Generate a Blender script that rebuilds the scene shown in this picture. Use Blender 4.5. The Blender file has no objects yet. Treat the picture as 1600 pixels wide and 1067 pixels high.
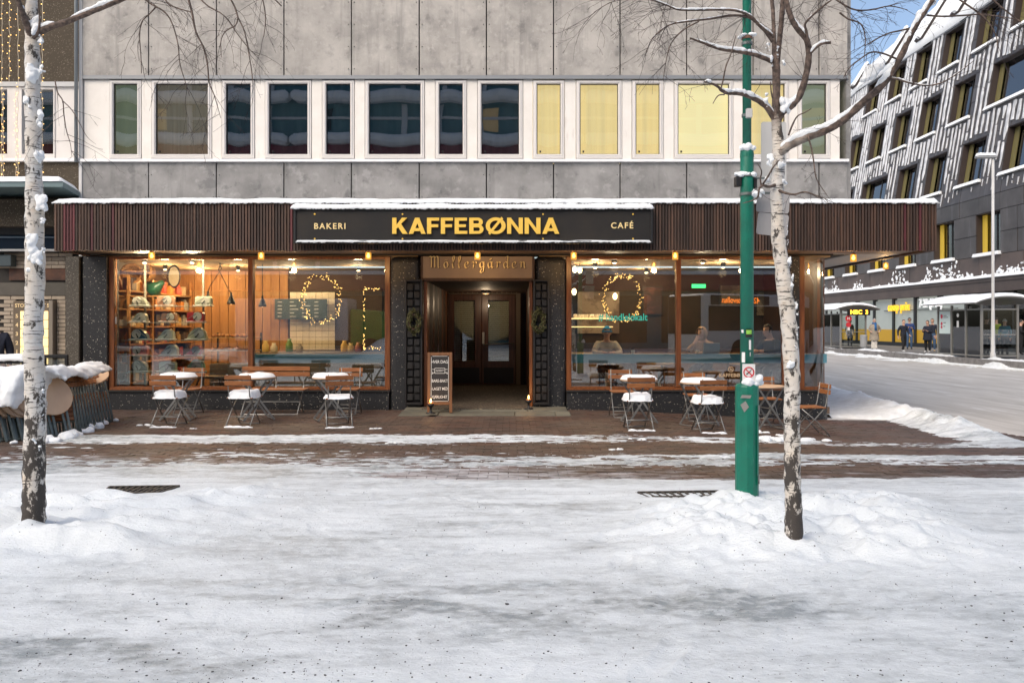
import bpy, math, random
import numpy as np
from mathutils import Matrix, Vector
R = math.radians
random.seed(7)
scene = bpy.context.scene
COL = scene.collection

# ------------------------------------------------------------------ camera, sky, sun, exposure
F = 1244.0            # focal length in photograph pixels
CAM_H = 1.6
HZ = 508.0
cam_d = bpy.data.cameras.new("camera"); cam = bpy.data.objects.new("camera", cam_d); COL.objects.link(cam)
cam.location = (0, 0, CAM_H); cam.rotation_euler = (R(90), 0, 0)
cam_d.sensor_width = 36; cam_d.lens = F/1600*36; cam_d.shift_y = -(533.5-HZ)/1600
cam_d.clip_end = 2000; cam_d.clip_start = 0.05
scene.camera = cam
world = bpy.data.worlds.new("World"); scene.world = world; world.use_nodes = True
wn = world.node_tree.nodes; wl = world.node_tree.links
sky = wn.new("ShaderNodeTexSky"); sky.sky_type = 'NISHITA'; sky.sun_disc = False
SUN_EL, SUN_AZ = 46, 215      # azimuth: compass degrees clockwise from +Y
sky.sun_elevation = R(SUN_EL); sky.sun_rotation = R(SUN_AZ)
sky.air_density = 1.0; sky.dust_density = 4.0; sky.ozone_density = 0.4; sky.altitude = 0
bg = wn["Background"]; bg.inputs["Strength"].default_value = 0.15
wl.new(sky.outputs[0], bg.inputs["Color"])
sun_d = bpy.data.lights.new("sun", 'SUN'); sun = bpy.data.objects.new("sun", sun_d); COL.objects.link(sun)
sun_d.energy = 0.85; sun_d.angle = R(50); sun_d.color = (1.0, 0.95, 0.85)
sd = Vector((math.sin(R(SUN_AZ))*math.cos(R(SUN_EL)), math.cos(R(SUN_AZ))*math.cos(R(SUN_EL)), math.sin(R(SUN_EL))))
sun.rotation_euler = sd.to_track_quat('Z', 'Y').to_euler()
sun.location = (0, -10, 30)
vs = scene.view_settings
vs.view_transform = 'Standard'; vs.look = 'None'; vs.exposure = 0.62; vs.gamma = 1; vs.use_curve_mapping = False
scene.cycles.use_denoising = True
scene.cycles.sample_clamp_indirect = 4
scene.cycles.max_bounces = 8; scene.cycles.diffuse_bounces = 3; scene.cycles.glossy_bounces = 4
scene.cycles.transparent_max_bounces = 16; scene.cycles.transmission_bounces = 6
scene.cycles.caustics_reflective = False; scene.cycles.caustics_refractive = False

# ------------------------------------------------------------------ helpers
def PX(x, Y): return (x-800.0)*Y/F
def PZ(y, Y): return CAM_H-(y-HZ)*Y/F
def P(x, y, Y): return Vector((PX(x, Y), Y, PZ(y, Y)))

def tag(o, label=None, cat=None, group=None, kind=None):
    if label: o['label'] = label
    if cat: o['category'] = cat
    if group: o['group'] = group
    if kind: o['kind'] = kind
    return o

def empty(name, loc=(0,0,0), rz=0.0, label=None, cat=None, group=None, kind=None):
    o = bpy.data.objects.new(name, None); COL.objects.link(o)
    o.location = loc; o.rotation_euler = (0, 0, rz); o.empty_display_size = 0.1
    return tag(o, label, cat, group, kind)

def copy_tree(o, parent=None):
    c = o.copy(); COL.objects.link(c)
    if parent is not None: c.parent = parent
    for ch in list(o.children): copy_tree(ch, c)
    return c

class MB:
    def __init__(self): self.v = []; self.f = []; self.m = []
    def add(self, vs, fs, m=0):
        n = len(self.v); self.v += [tuple(p) for p in vs]
        self.f += [tuple(i+n for i in f) for f in fs]; self.m += [m]*len(fs)
        return self
    def box(self, x0, x1, y0, y1, z0, z1, m=0):
        if x0 > x1: x0, x1 = x1, x0
        if y0 > y1: y0, y1 = y1, y0
        if z0 > z1: z0, z1 = z1, z0
        return self.add([(x0,y0,z0),(x1,y0,z0),(x1,y1,z0),(x0,y1,z0),(x0,y0,z1),(x1,y0,z1),(x1,y1,z1),(x0,y1,z1)],
            [(0,3,2,1),(4,5,6,7),(0,1,5,4),(1,2,6,5),(2,3,7,6),(3,0,4,7)], m)
    def hexa(self, a, b, m=0):   # two quads of four points, matching order
        return self.add(list(a)+list(b), [(0,3,2,1),(4,5,6,7),(0,1,5,4),(1,2,6,5),(2,3,7,6),(3,0,4,7)], m)
    def obox(self, c, s, rot=None, m=0):
        rot = rot or Matrix.Identity(3); c = Vector(c)
        vs = [c + rot @ Vector((sx*s[0]/2, sy*s[1]/2, sz*s[2]/2)) for sz in (-1,1) for sx,sy in ((-1,-1),(1,-1),(1,1),(-1,1))]
        return self.add(vs, [(0,3,2,1),(4,5,6,7),(0,1,5,4),(1,2,6,5),(2,3,7,6),(3,0,4,7)], m)
    def bar(self, a, b, w, h, up=(0,0,1), m=0):
        a = Vector(a); b = Vector(b); d = (b-a).normalized(); u = Vector(up)
        s = d.cross(u)
        if s.length < 1e-4: s = d.cross(Vector((1,0,0)))
        s.normalize(); u = s.cross(d)
        q = lambda p: [p+s*w/2+u*h/2, p-s*w/2+u*h/2, p-s*w/2-u*h/2, p+s*w/2-u*h/2]
        return self.hexa(q(a), q(b), m)
    def tube(self, pts, rad, n=8, m=0, cap=True, rfun=None):
        pts = [Vector(p) for p in pts]; k = len(pts)
        if not hasattr(rad, '__len__'): rad = [rad]*k
        base = len(self.v); ref = None
        for i, p in enumerate(pts):
            d = (pts[min(i+1,k-1)]-pts[max(i-1,0)])
            d = d.normalized() if d.length > 1e-9 else Vector((0,0,1))
            if ref is None:
                ref = Vector((1,0,0)) if abs(d.x) < 0.8 else Vector((0,1,0))
            s = (ref - d*ref.dot(d)); s = s.normalized() if s.length > 1e-6 else d.orthogonal().normalized(); ref = s
            t = d.cross(s)
            for j in range(n):
                a = 2*math.pi*j/n; r = rad[i]*(rfun(i, j) if rfun else 1)
                self.v.append(tuple(p + s*math.cos(a)*r + t*math.sin(a)*r))
        for i in range(k-1):
            for j in range(n):
                a = base+i*n+j; b = base+i*n+(j+1)%n
                self.f.append((a, b, b+n, a+n)); self.m.append(m)
        if cap and n > 2:
            self.f.append(tuple(base+j for j in reversed(range(n)))); self.m.append(m)
            self.f.append(tuple(base+(k-1)*n+j for j in range(n))); self.m.append(m)
        return self
    def lathe(self, prof, n=16, c=(0,0,0), rot=None, m=0, sx=1, sy=1):
        c = Vector(c); rot = rot or Matrix.Identity(3); base = len(self.v); k = len(prof)
        for r, z in prof:
            for j in range(n):
                a = 2*math.pi*j/n
                self.v.append(tuple(c + rot @ Vector((r*math.cos(a)*sx, r*math.sin(a)*sy, z))))
        for i in range(k-1):
            for j in range(n):
                a = base+i*n+j; b = base+i*n+(j+1)%n
                self.f.append((a, b, b+n, a+n)); self.m.append(m)
        self.f.append(tuple(base+j for j in reversed(range(n)))); self.m.append(m)
        self.f.append(tuple(base+(k-1)*n+j for j in range(n))); self.m.append(m)
        return self
    def ball(self, c, r, nu=10, nv=7, m=0, rot=None, jit=0.0, rng=None):
        if not hasattr(r, '__len__'): r = (r, r, r)
        rot = rot or Matrix.Identity(3); c = Vector(c); base = len(self.v)
        self.v.append(tuple(c+rot@Vector((0,0,-r[2]))))
        for i in range(1, nv):
            t = math.pi*i/nv
            for j in range(nu):
                a = 2*math.pi*j/nu; q = 1+(rng.uniform(-jit,jit) if rng else 0)
                self.v.append(tuple(c+rot@Vector((r[0]*math.sin(t)*math.cos(a)*q, r[1]*math.sin(t)*math.sin(a)*q, -r[2]*math.cos(t)*q))))
        self.v.append(tuple(c+rot@Vector((0,0,r[2]))))
        top = len(self.v)-1
        for j in range(nu):
            self.f.append((base, base+1+(j+1)%nu, base+1+j)); self.m.append(m)
            o = base+1+(nv-2)*nu
            self.f.append((top, o+j, o+(j+1)%nu)); self.m.append(m)
        for i in range(nv-2):
            for j in range(nu):
                a = base+1+i*nu+j; b = base+1+i*nu+(j+1)%nu
                self.f.append((a, b, b+nu, a+nu)); self.m.append(m)
        return self
    def prism(self, pts, d0, d1, to=lambda u, w, d: (u, d, w), m=0):   # polygon (u,w) swept from depth d0 to d1
        n = len(pts)
        return self.add([to(u,w,d0) for u,w in pts]+[to(u,w,d1) for u,w in pts],
            [tuple(range(n)), tuple(reversed(range(n,2*n)))]+[(i, i+n, (i+1)%n+n, (i+1)%n) for i in range(n)], m)
    def torus(self, c, Rm, r, n=24, k=8, rot=None, m=0, sx=1, sz=1):   # ring in the local XZ plane
        rot = rot or Matrix.Identity(3); c = Vector(c)
        base = len(self.v)
        for i in range(n):
            a = 2*math.pi*i/n
            for j in range(k):
                b = 2*math.pi*j/k
                rr = Rm + r*math.cos(b)
                self.v.append(tuple(c+rot@Vector((rr*math.cos(a)*sx, r*math.sin(b), rr*math.sin(a)*sz))))
        for i in range(n):
            for j in range(k):
                a = base+i*k+j; b = base+i*k+(j+1)%k; c2 = base+((i+1)%n)*k+(j+1)%k; d = base+((i+1)%n)*k+j
                self.f.append((a,b,c2,d)); self.m.append(m)
        return self
    def build(self, name, mats, parent=None, loc=None, smooth=False, bevel=0.0, kind=None, label=None):
        me = bpy.data.meshes.new(name); me.from_pydata(self.v, [], self.f)
        if not isinstance(mats, (list, tuple)): mats = [mats]
        for q in mats: me.materials.append(q)
        if any(self.m): me.polygons.foreach_set('material_index', self.m)
        if smooth: me.polygons.foreach_set('use_smooth', [True]*len(me.polygons))
        me.update()
        o = bpy.data.objects.new(name, me); COL.objects.link(o)
        if parent is not None: o.parent = parent
        if loc is not None: o.location = loc
        if bevel:
            b = o.modifiers.new('bevel', 'BEVEL'); b.width = bevel; b.segments = 1; b.limit_method = 'ANGLE'
        if kind: o['kind'] = kind
        if label: o['label'] = label
        return o

def merge_snow(o, vox=.011, disp=.012, ts=.05, sub=0):
    """melt heaped pieces of snow into one crumbly body"""
    r = o.modifiers.new('merge', 'REMESH'); r.mode = 'VOXEL'; r.voxel_size = vox; r.use_smooth_shade = True
    s = o.modifiers.new('soften', 'SMOOTH'); s.factor = .6; s.iterations = 3
    t = bpy.data.textures.get('crumble%d' % int(ts*1000)) or bpy.data.textures.new('crumble%d' % int(ts*1000), 'CLOUDS'); t.noise_scale = ts; t.noise_depth = 3
    d = o.modifiers.new('crumble', 'DISPLACE'); d.texture = t; d.strength = disp; d.mid_level = .5; d.texture_coords = 'GLOBAL'
    return o
def fix_normals(o):
    import bmesh
    bm = bmesh.new(); bm.from_mesh(o.data); bmesh.ops.recalc_face_normals(bm, faces=bm.faces); bm.to_mesh(o.data); bm.free()
    return o

# numpy noise
def _hash(ix, iy, seed):
    h = (ix.astype(np.int64)*374761393 + iy.astype(np.int64)*668265263 + seed*1442695041) & 0x7fffffff
    h = ((h ^ (h >> 13))*1274126177) & 0x7fffffff
    h = (h ^ (h >> 16)) & 0xffff
    return h/65535.0
def vnoise(x, y, seed=0):
    x = np.asarray(x, float); y = np.asarray(y, float)
    ix = np.floor(x); iy = np.floor(y); fx = x-ix; fy = y-iy
    fx = fx*fx*fx*(fx*(fx*6-15)+10); fy = fy*fy*fy*(fy*(fy*6-15)+10)
    a = _hash(ix,iy,seed); b = _hash(ix+1,iy,seed); c = _hash(ix,iy+1,seed); d = _hash(ix+1,iy+1,seed)
    return (a*(1-fx)+b*fx)*(1-fy)+(c*(1-fx)+d*fx)*fy
def fbm(x, y, seed=0, octv=4, gain=0.5):
    s = 0; amp = 1; tot = 0
    for i in range(octv):
        s = s + amp*vnoise(x*2**i+i*17.3, y*2**i-i*9.7, seed+i); tot += amp; amp *= gain
    return s/tot
def sstep(a, b, x):
    t = np.clip((np.asarray(x, float)-a)/(b-a), 0, 1); return t*t*(3-2*t)

# ------------------------------------------------------------------ materials
def nt(m): return m.node_tree.nodes, m.node_tree.links
def M(name, col, rough=0.6, metal=0.0, col2=None, vscale=3.0, stretch=(1,1,1), lo=0.35, hi=0.65, detail=6,
      bump=0.0, bscale=40.0, bstretch=None, rand=0.0, emit=None, estr=0.0, spec=0.5, layers=()):
    m = bpy.data.materials.new(name); m.use_nodes = True
    n, l = nt(m); b = n["Principled BSDF"]
    b.inputs["Roughness"].default_value = rough; b.inputs["Metallic"].default_value = metal
    b.inputs["Specular IOR Level"].default_value = spec
    b.inputs["Base Color"].default_value = (*col, 1)
    src = None; g = None
    if col2 is not None or bump or layers:
        g = n.new("ShaderNodeNewGeometry")
    def noise(scale, st, det=6):
        mp = n.new("ShaderNodeMapping"); mp.inputs["Scale"].default_value = st
        l.new(g.outputs["Position"], mp.inputs["Vector"])
        t = n.new("ShaderNodeTexNoise"); t.inputs["Scale"].default_value = scale; t.inputs["Detail"].default_value = det
        t.inputs["Roughness"].default_value = 0.6
        l.new(mp.outputs[0], t.inputs["Vector"]); return t.outputs["Fac"]
    def layer(prev, c2, scale, st, a, bb, det=6, amt=1.0):
        r = n.new("ShaderNodeMapRange"); r.inputs[1].default_value = a; r.inputs[2].default_value = bb
        r.inputs[3].default_value = 0; r.inputs[4].default_value = amt
        l.new(noise(scale, st, det), r.inputs[0])
        x = n.new("ShaderNodeMix"); x.data_type = 'RGBA'
        l.new(r.outputs[0], x.inputs["Factor"])
        if prev is None: x.inputs["A"].default_value = (*col, 1)
        else: l.new(prev, x.inputs["A"])
        x.inputs["B"].default_value = (*c2, 1)
        return x.outputs["Result"]
    if col2 is not None: src = layer(None, col2, vscale, stretch, lo, hi, detail)
    for (c2, sc, st, a, bb, amt) in layers: src = layer(src, c2, sc, st, a, bb, 8, amt)
    if rand:
        oi = n.new("ShaderNodeObjectInfo"); h = n.new("ShaderNodeHueSaturation")
        r = n.new("ShaderNodeMapRange"); r.inputs[3].default_value = 1-rand; r.inputs[4].default_value = 1+rand
        l.new(oi.outputs["Random"], r.inputs[0]); l.new(r.outputs[0], h.inputs["Value"])
        if src is None: h.inputs["Color"].default_value = (*col, 1)
        else: l.new(src, h.inputs["Color"])
        src = h.outputs[0]
    if src is not None: l.new(src, b.inputs["Base Color"])
    if bump:
        bp = n.new("ShaderNodeBump"); bp.inputs["Strength"].default_value = 1.0; bp.inputs["Distance"].default_value = bump
        l.new(noise(bscale, bstretch or stretch), bp.inputs["Height"]); l.new(bp.outputs[0], b.inputs["Normal"])
    if emit:
        b.inputs["Emission Color"].default_value = (*emit, 1); b.inputs["Emission Strength"].default_value = estr
    return m

def glass_mat(name, tint=(0.95,0.97,0.96), ior=1.5, boost=0.04, rough=0.0):
    m = bpy.data.materials.new(name); m.use_nodes = True; n, l = nt(m)
    n.remove(n["Principled BSDF"]); out = n["Material Output"]
    t = n.new("ShaderNodeBsdfTransparent"); t.inputs[0].default_value = (*tint, 1)
    g = n.new("ShaderNodeBsdfGlossy"); g.inputs["Roughness"].default_value = rough
    fr = n.new("ShaderNodeFresnel"); fr.inputs["IOR"].default_value = ior
    a = n.new("ShaderNodeMath"); a.operation = 'ADD'; a.inputs[1].default_value = boost; l.new(fr.outputs[0], a.inputs[0])
    x = n.new("ShaderNodeMixShader"); l.new(a.outputs[0], x.inputs[0]); l.new(t.outputs[0], x.inputs[1]); l.new(g.outputs[0], x.inputs[2])
    l.new(x.outputs[0], out.inputs[0]); return m

def emis(name, col, s):
    m = bpy.data.materials.new(name); m.use_nodes = True; n, l = nt(m)
    b = n["Principled BSDF"]; b.inputs["Base Color"].default_value = (*[c*0.5 for c in col], 1)
    b.inputs["Emission Color"].default_value = (*col, 1); b.inputs["Emission Strength"].default_value = s
    return m

def speckle(name, base, speck, scale=45, thr=0.42, rough=0.55, second=None):
    """terrazzo / pebble dash: chips of stone in a dark matrix"""
    m = bpy.data.materials.new(name); m.use_nodes = True; n, l = nt(m); b = n["Principled BSDF"]
    b.inputs["Roughness"].default_value = rough
    g = n.new("ShaderNodeNewGeometry"); v = n.new("ShaderNodeTexVoronoi"); v.inputs["Scale"].default_value = scale
    l.new(g.outputs["Position"], v.inputs["Vector"])
    sep = n.new("ShaderNodeSeparateColor"); l.new(v.outputs["Color"], sep.inputs[0])
    size = n.new("ShaderNodeMath"); size.operation = 'MULTIPLY'; size.inputs[1].default_value = thr
    pw = n.new("ShaderNodeMath"); pw.operation = 'POWER'; pw.inputs[1].default_value = 3.0
    l.new(sep.outputs[0], pw.inputs[0]); l.new(pw.outputs[0], size.inputs[0])
    lt = n.new("ShaderNodeMath"); lt.operation = 'LESS_THAN'; l.new(v.outputs["Distance"], lt.inputs[0]); l.new(size.outputs[0], lt.inputs[1])
    x = n.new("ShaderNodeMix"); x.data_type = 'RGBA'; l.new(lt.outputs[0], x.inputs["Factor"])
    nz = n.new("ShaderNodeTexNoise"); nz.inputs["Scale"].default_value = 2.5; nz.inputs["Detail"].default_value = 8; l.new(g.outputs["Position"], nz.inputs["Vector"])
    y = n.new("ShaderNodeMix"); y.data_type = 'RGBA'; l.new(nz.outputs[0], y.inputs["Factor"])
    y.inputs["A"].default_value = (*base, 1); y.inputs["B"].default_value = (*(second or [c*1.7 for c in base]), 1)
    l.new(y.outputs["Result"], x.inputs["A"])
    hs = n.new("ShaderNodeMix"); hs.data_type = 'RGBA'; l.new(sep.outputs[1], hs.inputs["Factor"])
    hs.inputs["A"].default_value = (*speck, 1); hs.inputs["B"].default_value = (*[c*0.35 for c in speck], 1)
    l.new(hs.outputs["Result"], x.inputs["B"])
    l.new(x.outputs["Result"], b.inputs["Base Color"])
    bp = n.new("ShaderNodeBump"); bp.inputs["Distance"].default_value = 0.004; l.new(v.outputs["Distance"], bp.inputs["Height"]); l.new(bp.outputs[0], b.inputs["Normal"])
    return m

SNOW = M("snow", (0.78,0.81,0.825), 0.75, col2=(0.66,0.685,0.69), vscale=6, bump=0.006, bscale=55, spec=0.3)
SNOW2 = M("roof_snow", (0.82,0.85,0.87), 0.8, col2=(0.76,0.79,0.81), vscale=8, bump=0.005, bscale=60, spec=0.3)
CONC = M("concrete", (0.455,0.428,0.392), 0.85, col2=(0.29,0.275,0.254), vscale=1.6, lo=0.36, hi=0.66, detail=12, bump=0.006, bscale=26, spec=0.3, rand=0.05,
         layers=[((0.20,0.195,0.19),5.0,(1,1,1),0.55,0.72,0.5),((0.16,0.155,0.15),1.3,(4,4,0.30),0.54,0.72,0.5),((0.52,0.49,0.45),9.0,(1,1,1),0.56,0.7,0.5),((0.13,0.125,0.12),3.2,(1,1,1),0.60,0.68,0.35),((0.50,0.47,0.43),2.4,(1,1,.6),0.58,0.66,0.35)])
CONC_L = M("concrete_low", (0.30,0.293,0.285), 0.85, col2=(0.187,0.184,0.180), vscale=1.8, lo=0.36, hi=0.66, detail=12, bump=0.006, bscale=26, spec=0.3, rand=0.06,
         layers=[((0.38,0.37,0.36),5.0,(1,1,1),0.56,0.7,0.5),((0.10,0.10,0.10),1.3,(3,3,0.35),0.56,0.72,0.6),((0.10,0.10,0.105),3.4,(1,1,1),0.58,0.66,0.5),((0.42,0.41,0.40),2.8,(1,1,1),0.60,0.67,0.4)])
WHITE = M("white_paint", (0.79,0.75,0.695), 0.55, col2=(0.71,0.67,0.61), vscale=2, layers=[((0.42,0.36,0.30),3.0,(2.5,2.5,0.5),0.62,0.78,0.6)])
FRAME_W = M("window_frame_paint", (0.66,0.63,0.60), 0.45)
DARKGAP = M("dark_gap", (0.015,0.015,0.016), 0.9)
TERR = speckle("terrazzo", (0.011,0.012,0.014), (0.50,0.46,0.38), 38, 0.36, 0.45)
TERR_B = speckle("granite_brown", (0.045,0.038,0.028), (0.30,0.27,0.22), 75, 0.6, 0.5)
PEBBLE = speckle("pebble_dash", (0.050,0.038,0.024), (0.26,0.22,0.16), 55, 0.55, 0.9, (0.085,0.066,0.045))
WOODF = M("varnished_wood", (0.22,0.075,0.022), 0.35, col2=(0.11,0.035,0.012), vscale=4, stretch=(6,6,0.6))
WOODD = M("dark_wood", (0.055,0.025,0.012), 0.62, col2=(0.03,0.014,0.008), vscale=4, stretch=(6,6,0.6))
SLAT = M("slat_wood", (0.070,0.036,0.022), 0.65, col2=(0.038,0.021,0.015), vscale=3, stretch=(8,8,0.8), rand=0.45, bump=0.002, bscale=30, bstretch=(8,8,0.6))
SLAT_R = M("slat_red", (0.11,0.022,0.026), 0.55, col2=(0.07,0.018,0.02), vscale=3, stretch=(8,8,0.8), rand=0.3)
BLACK = M("black_metal", (0.011,0.011,0.012), 0.45)
BLACKM = M("matte_black", (0.012,0.012,0.013), 0.8)
GOLD = M("gold_letter", (0.78,0.50,0.09), 0.38, 0.25, emit=(0.9,0.55,0.08), estr=0.12)
BRASS = M("brass", (0.70,0.48,0.20), 0.35, 0.8)
STEEL = M("galvanised", (0.30,0.30,0.29), 0.45, 0.6, col2=(0.22,0.22,0.21), vscale=12)
STEEL_D = M("galvanised_dark", (0.16,0.19,0.18), 0.5, 0.4, col2=(0.10,0.12,0.115), vscale=9)
TEAK = M("teak_slat", (0.30,0.115,0.036), 0.5, col2=(0.19,0.068,0.022), vscale=5, stretch=(1,6,6), rand=0.18)
TAN = M("table_laminate", (0.62,0.43,0.28), 0.4, col2=(0.55,0.37,0.24), vscale=3, rand=0.1)
GREEN = M("green_paint", (0.0,0.165,0.105), 0.45, col2=(0.003,0.125,0.082), vscale=5, bump=0.002, bscale=90, layers=[((0.03,0.055,0.05),7.0,(1,1,1),0.62,0.72,0.6),((0.12,0.25,0.21),16.0,(1,1,.25),0.60,0.72,0.4),((0.015,0.06,0.045),38.0,(1,1,2),0.60,0.68,0.6)])
GREY = M("grey_paint", (0.30,0.31,0.32), 0.5)
GREY_L = M("light_grey", (0.50,0.50,0.49), 0.5)
GLASS = glass_mat("shop_glass", (0.91,0.94,0.93), 1.5, 0.11)
GLASS_UP = glass_mat("office_glass", (0.82,0.88,0.87), 1.6, 0.20)
GLASS_LIT = glass_mat("lit_office_glass", (0.93,0.95,0.90), 1.5, 0.07)
GLASS_S = glass_mat("shelter_glass", (0.86,0.89,0.87), 1.5, 0.05)
BULB = emis("bulb", (1.0,0.55,0.14), 16)
FAIRY = emis("fairy_bulb", (1.0,0.56,0.16), 3.2)
AMBER = bpy.data.materials.new("amber_jar"); AMBER.use_nodes = True
_n, _l = nt(AMBER); _n.remove(_n["Principled BSDF"]); _t = _n.new("ShaderNodeBsdfTransparent"); _t.inputs[0].default_value = (1,.72,.35,1)
_e = _n.new("ShaderNodeEmission"); _e.inputs[0].default_value = (1,.50,.10,1); _e.inputs[1].default_value = 0.75
_m = _n.new("ShaderNodeMixShader"); _m.inputs[0].default_value = .55; _l.new(_t.outputs[0], _m.inputs[1]); _l.new(_e.outputs[0], _m.inputs[2]); _l.new(_m.outputs[0], _n["Material Output"].inputs[0])
BLUEBAND = M("blue_board", (0.16,0.42,0.52), 0.5)
SKIN = M("skin", (0.55,0.33,0.24), 0.55)
EYE = M("eye", (0.03,0.02,0.02), 0.3)
LIP = M("lip", (0.40,0.16,0.13), 0.5)
PLASTER = M("plaster", (0.42,0.34,0.25), 0.8, col2=(0.36,0.29,0.21), vscale=2)
# ------------------------------------------------------------------ the ground
D = 15.08                   # the cafe's wall plane
def G(x, y): return -0.20*sstep(1.0, 6.4, x)*sstep(9.0, 13.5, y)
def grid_mesh(name, xs, ys, zf, mats, parent=None, kind=None, attr=None, smooth=True):
    X, Y = np.meshgrid(xs, ys); Z = zf(X, Y)
    nx, ny = len(xs), len(ys)
    co = np.stack([X, Y, Z], -1).reshape(-1, 3)
    i = (np.arange(ny-1)[:, None]*nx + np.arange(nx-1)[None, :]).reshape(-1)
    faces = np.stack([i, i+1, i+nx+1, i+nx], -1)
    me = bpy.data.meshes.new(name)
    me.vertices.add(len(co)); me.vertices.foreach_set('co', co.reshape(-1))
    me.loops.add(faces.size); me.loops.foreach_set('vertex_index', faces.reshape(-1))
    me.polygons.add(len(faces)); me.polygons.foreach_set('loop_start', np.arange(0, faces.size, 4))
    me.polygons.foreach_set('loop_total', np.full(len(faces), 4))
    me.polygons.foreach_set('use_smooth', np.full(len(faces), smooth))
    for q in (mats if isinstance(mats, list) else [mats]): me.materials.append(q)
    me.update(calc_edges=True); me.validate()
    if attr is not None:
        for k, fn in attr.items():
            a = me.attributes.new(k, 'FLOAT', 'POINT'); a.data.foreach_set('value', fn(X, Y).reshape(-1).astype(np.float32))
    o = bpy.data.objects.new(name, me); COL.objects.link(o)
    if parent: o.parent = parent
    if kind: o['kind'] = kind
    return o

PACKED = M("packed_snow", (0.60,0.61,0.62), 0.7, col2=(0.50,0.49,0.47), vscale=0.7, stretch=(1,0.5,1), bump=0.01, bscale=9,
           layers=[((0.40,0.38,0.35),1.2,(2.5,0.35,1),0.55,0.72,0.6),((0.72,0.73,0.74),2.5,(1,0.3,1),0.58,0.7,0.5)])
gm = MB(); gm.add([(-600,-300,-0.45),(600,-300,-0.45),(600,1200,-0.45),(-600,1200,-0.45)], [(0,1,2,3)])
gm.build('ground', PACKED, kind='structure')

# street beside the cafe: a packed-snow road, then the far pavement with its kerb
road = grid_mesh('road', np.linspace(6.6, 20.1, 40), np.linspace(3, 140, 160), lambda X, Y: -0.22+0.03*sstep(9,19,X)+0.02*fbm(X*0.6, Y*0.15, 3), 
    M("road_snow", (0.50,0.485,0.455), 0.75, col2=(0.40,0.38,0.35), vscale=1.0, stretch=(2.2,0.35,1), bump=0.01, bscale=6, bstretch=(3,0.5,1),
      layers=[((0.27,0.25,0.225),1.1,(3.0,0.18,1),0.52,0.70,0.6),((0.64,0.64,0.63),2.0,(1.5,0.25,1),0.57,0.7,0.6)]), kind='structure')
STONE_W = M("wet_asphalt", (0.13,0.125,0.12), 0.6, col2=(0.20,0.19,0.18), vscale=1.5, layers=[((0.5,0.5,0.51),1.6,(1,0.4,1),0.60,0.68,0.7)])
sp_ = MB(); sp_.box(5.9, 7.75, 14.9, 60, -.5, -.205); sp_.build('side_pavement', PACKED, kind='structure')
pav = MB(); pav.box(20.25, 32, 20, 140, -0.4, 0.15)
o_fp = pav.build('far_pavement', STONE_W, kind='structure')
kb = MB()
for k in range(40):
    y0 = 24+k*1.6; kb.box(19.98, 20.25, y0, y0+1.58, -0.4, 0.155)
    if k < 36: pass
ks = []
for k in range(40):
    y0 = 24+k*1.6; b = MB(); b.box(19.98, 20.25, y0, y0+1.58, -0.4, 0.153+0.004*(k%3))
    b.build('kerb_stone', M("kerb", (0.27,0.26,0.25), 0.8, col2=(0.18,0.17,0.165), vscale=4) if k == 0 else bpy.data.materials["kerb"], o_fp)
def kerb_snow(X, Y):
    n = fbm(X*2.2, Y*0.9, 5, 4)
    return 0.02+0.34*np.maximum(n-0.52, 0)*3.0*np.exp(-((X-19.9)/0.75)**2)-0.24*(X < 19.95)
grid_mesh('kerb_snow', np.linspace(18.8, 21.6, 40), np.linspace(24, 80, 500), lambda X, Y: np.where(X < 19.97, -0.22, 0.13)+np.maximum(fbm(X*2.0, Y*0.7, 5, 4)-0.47, -0.06)*0.55*np.exp(-((X-19.9)/0.8)**2), SNOW, kind='stuff')

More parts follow.
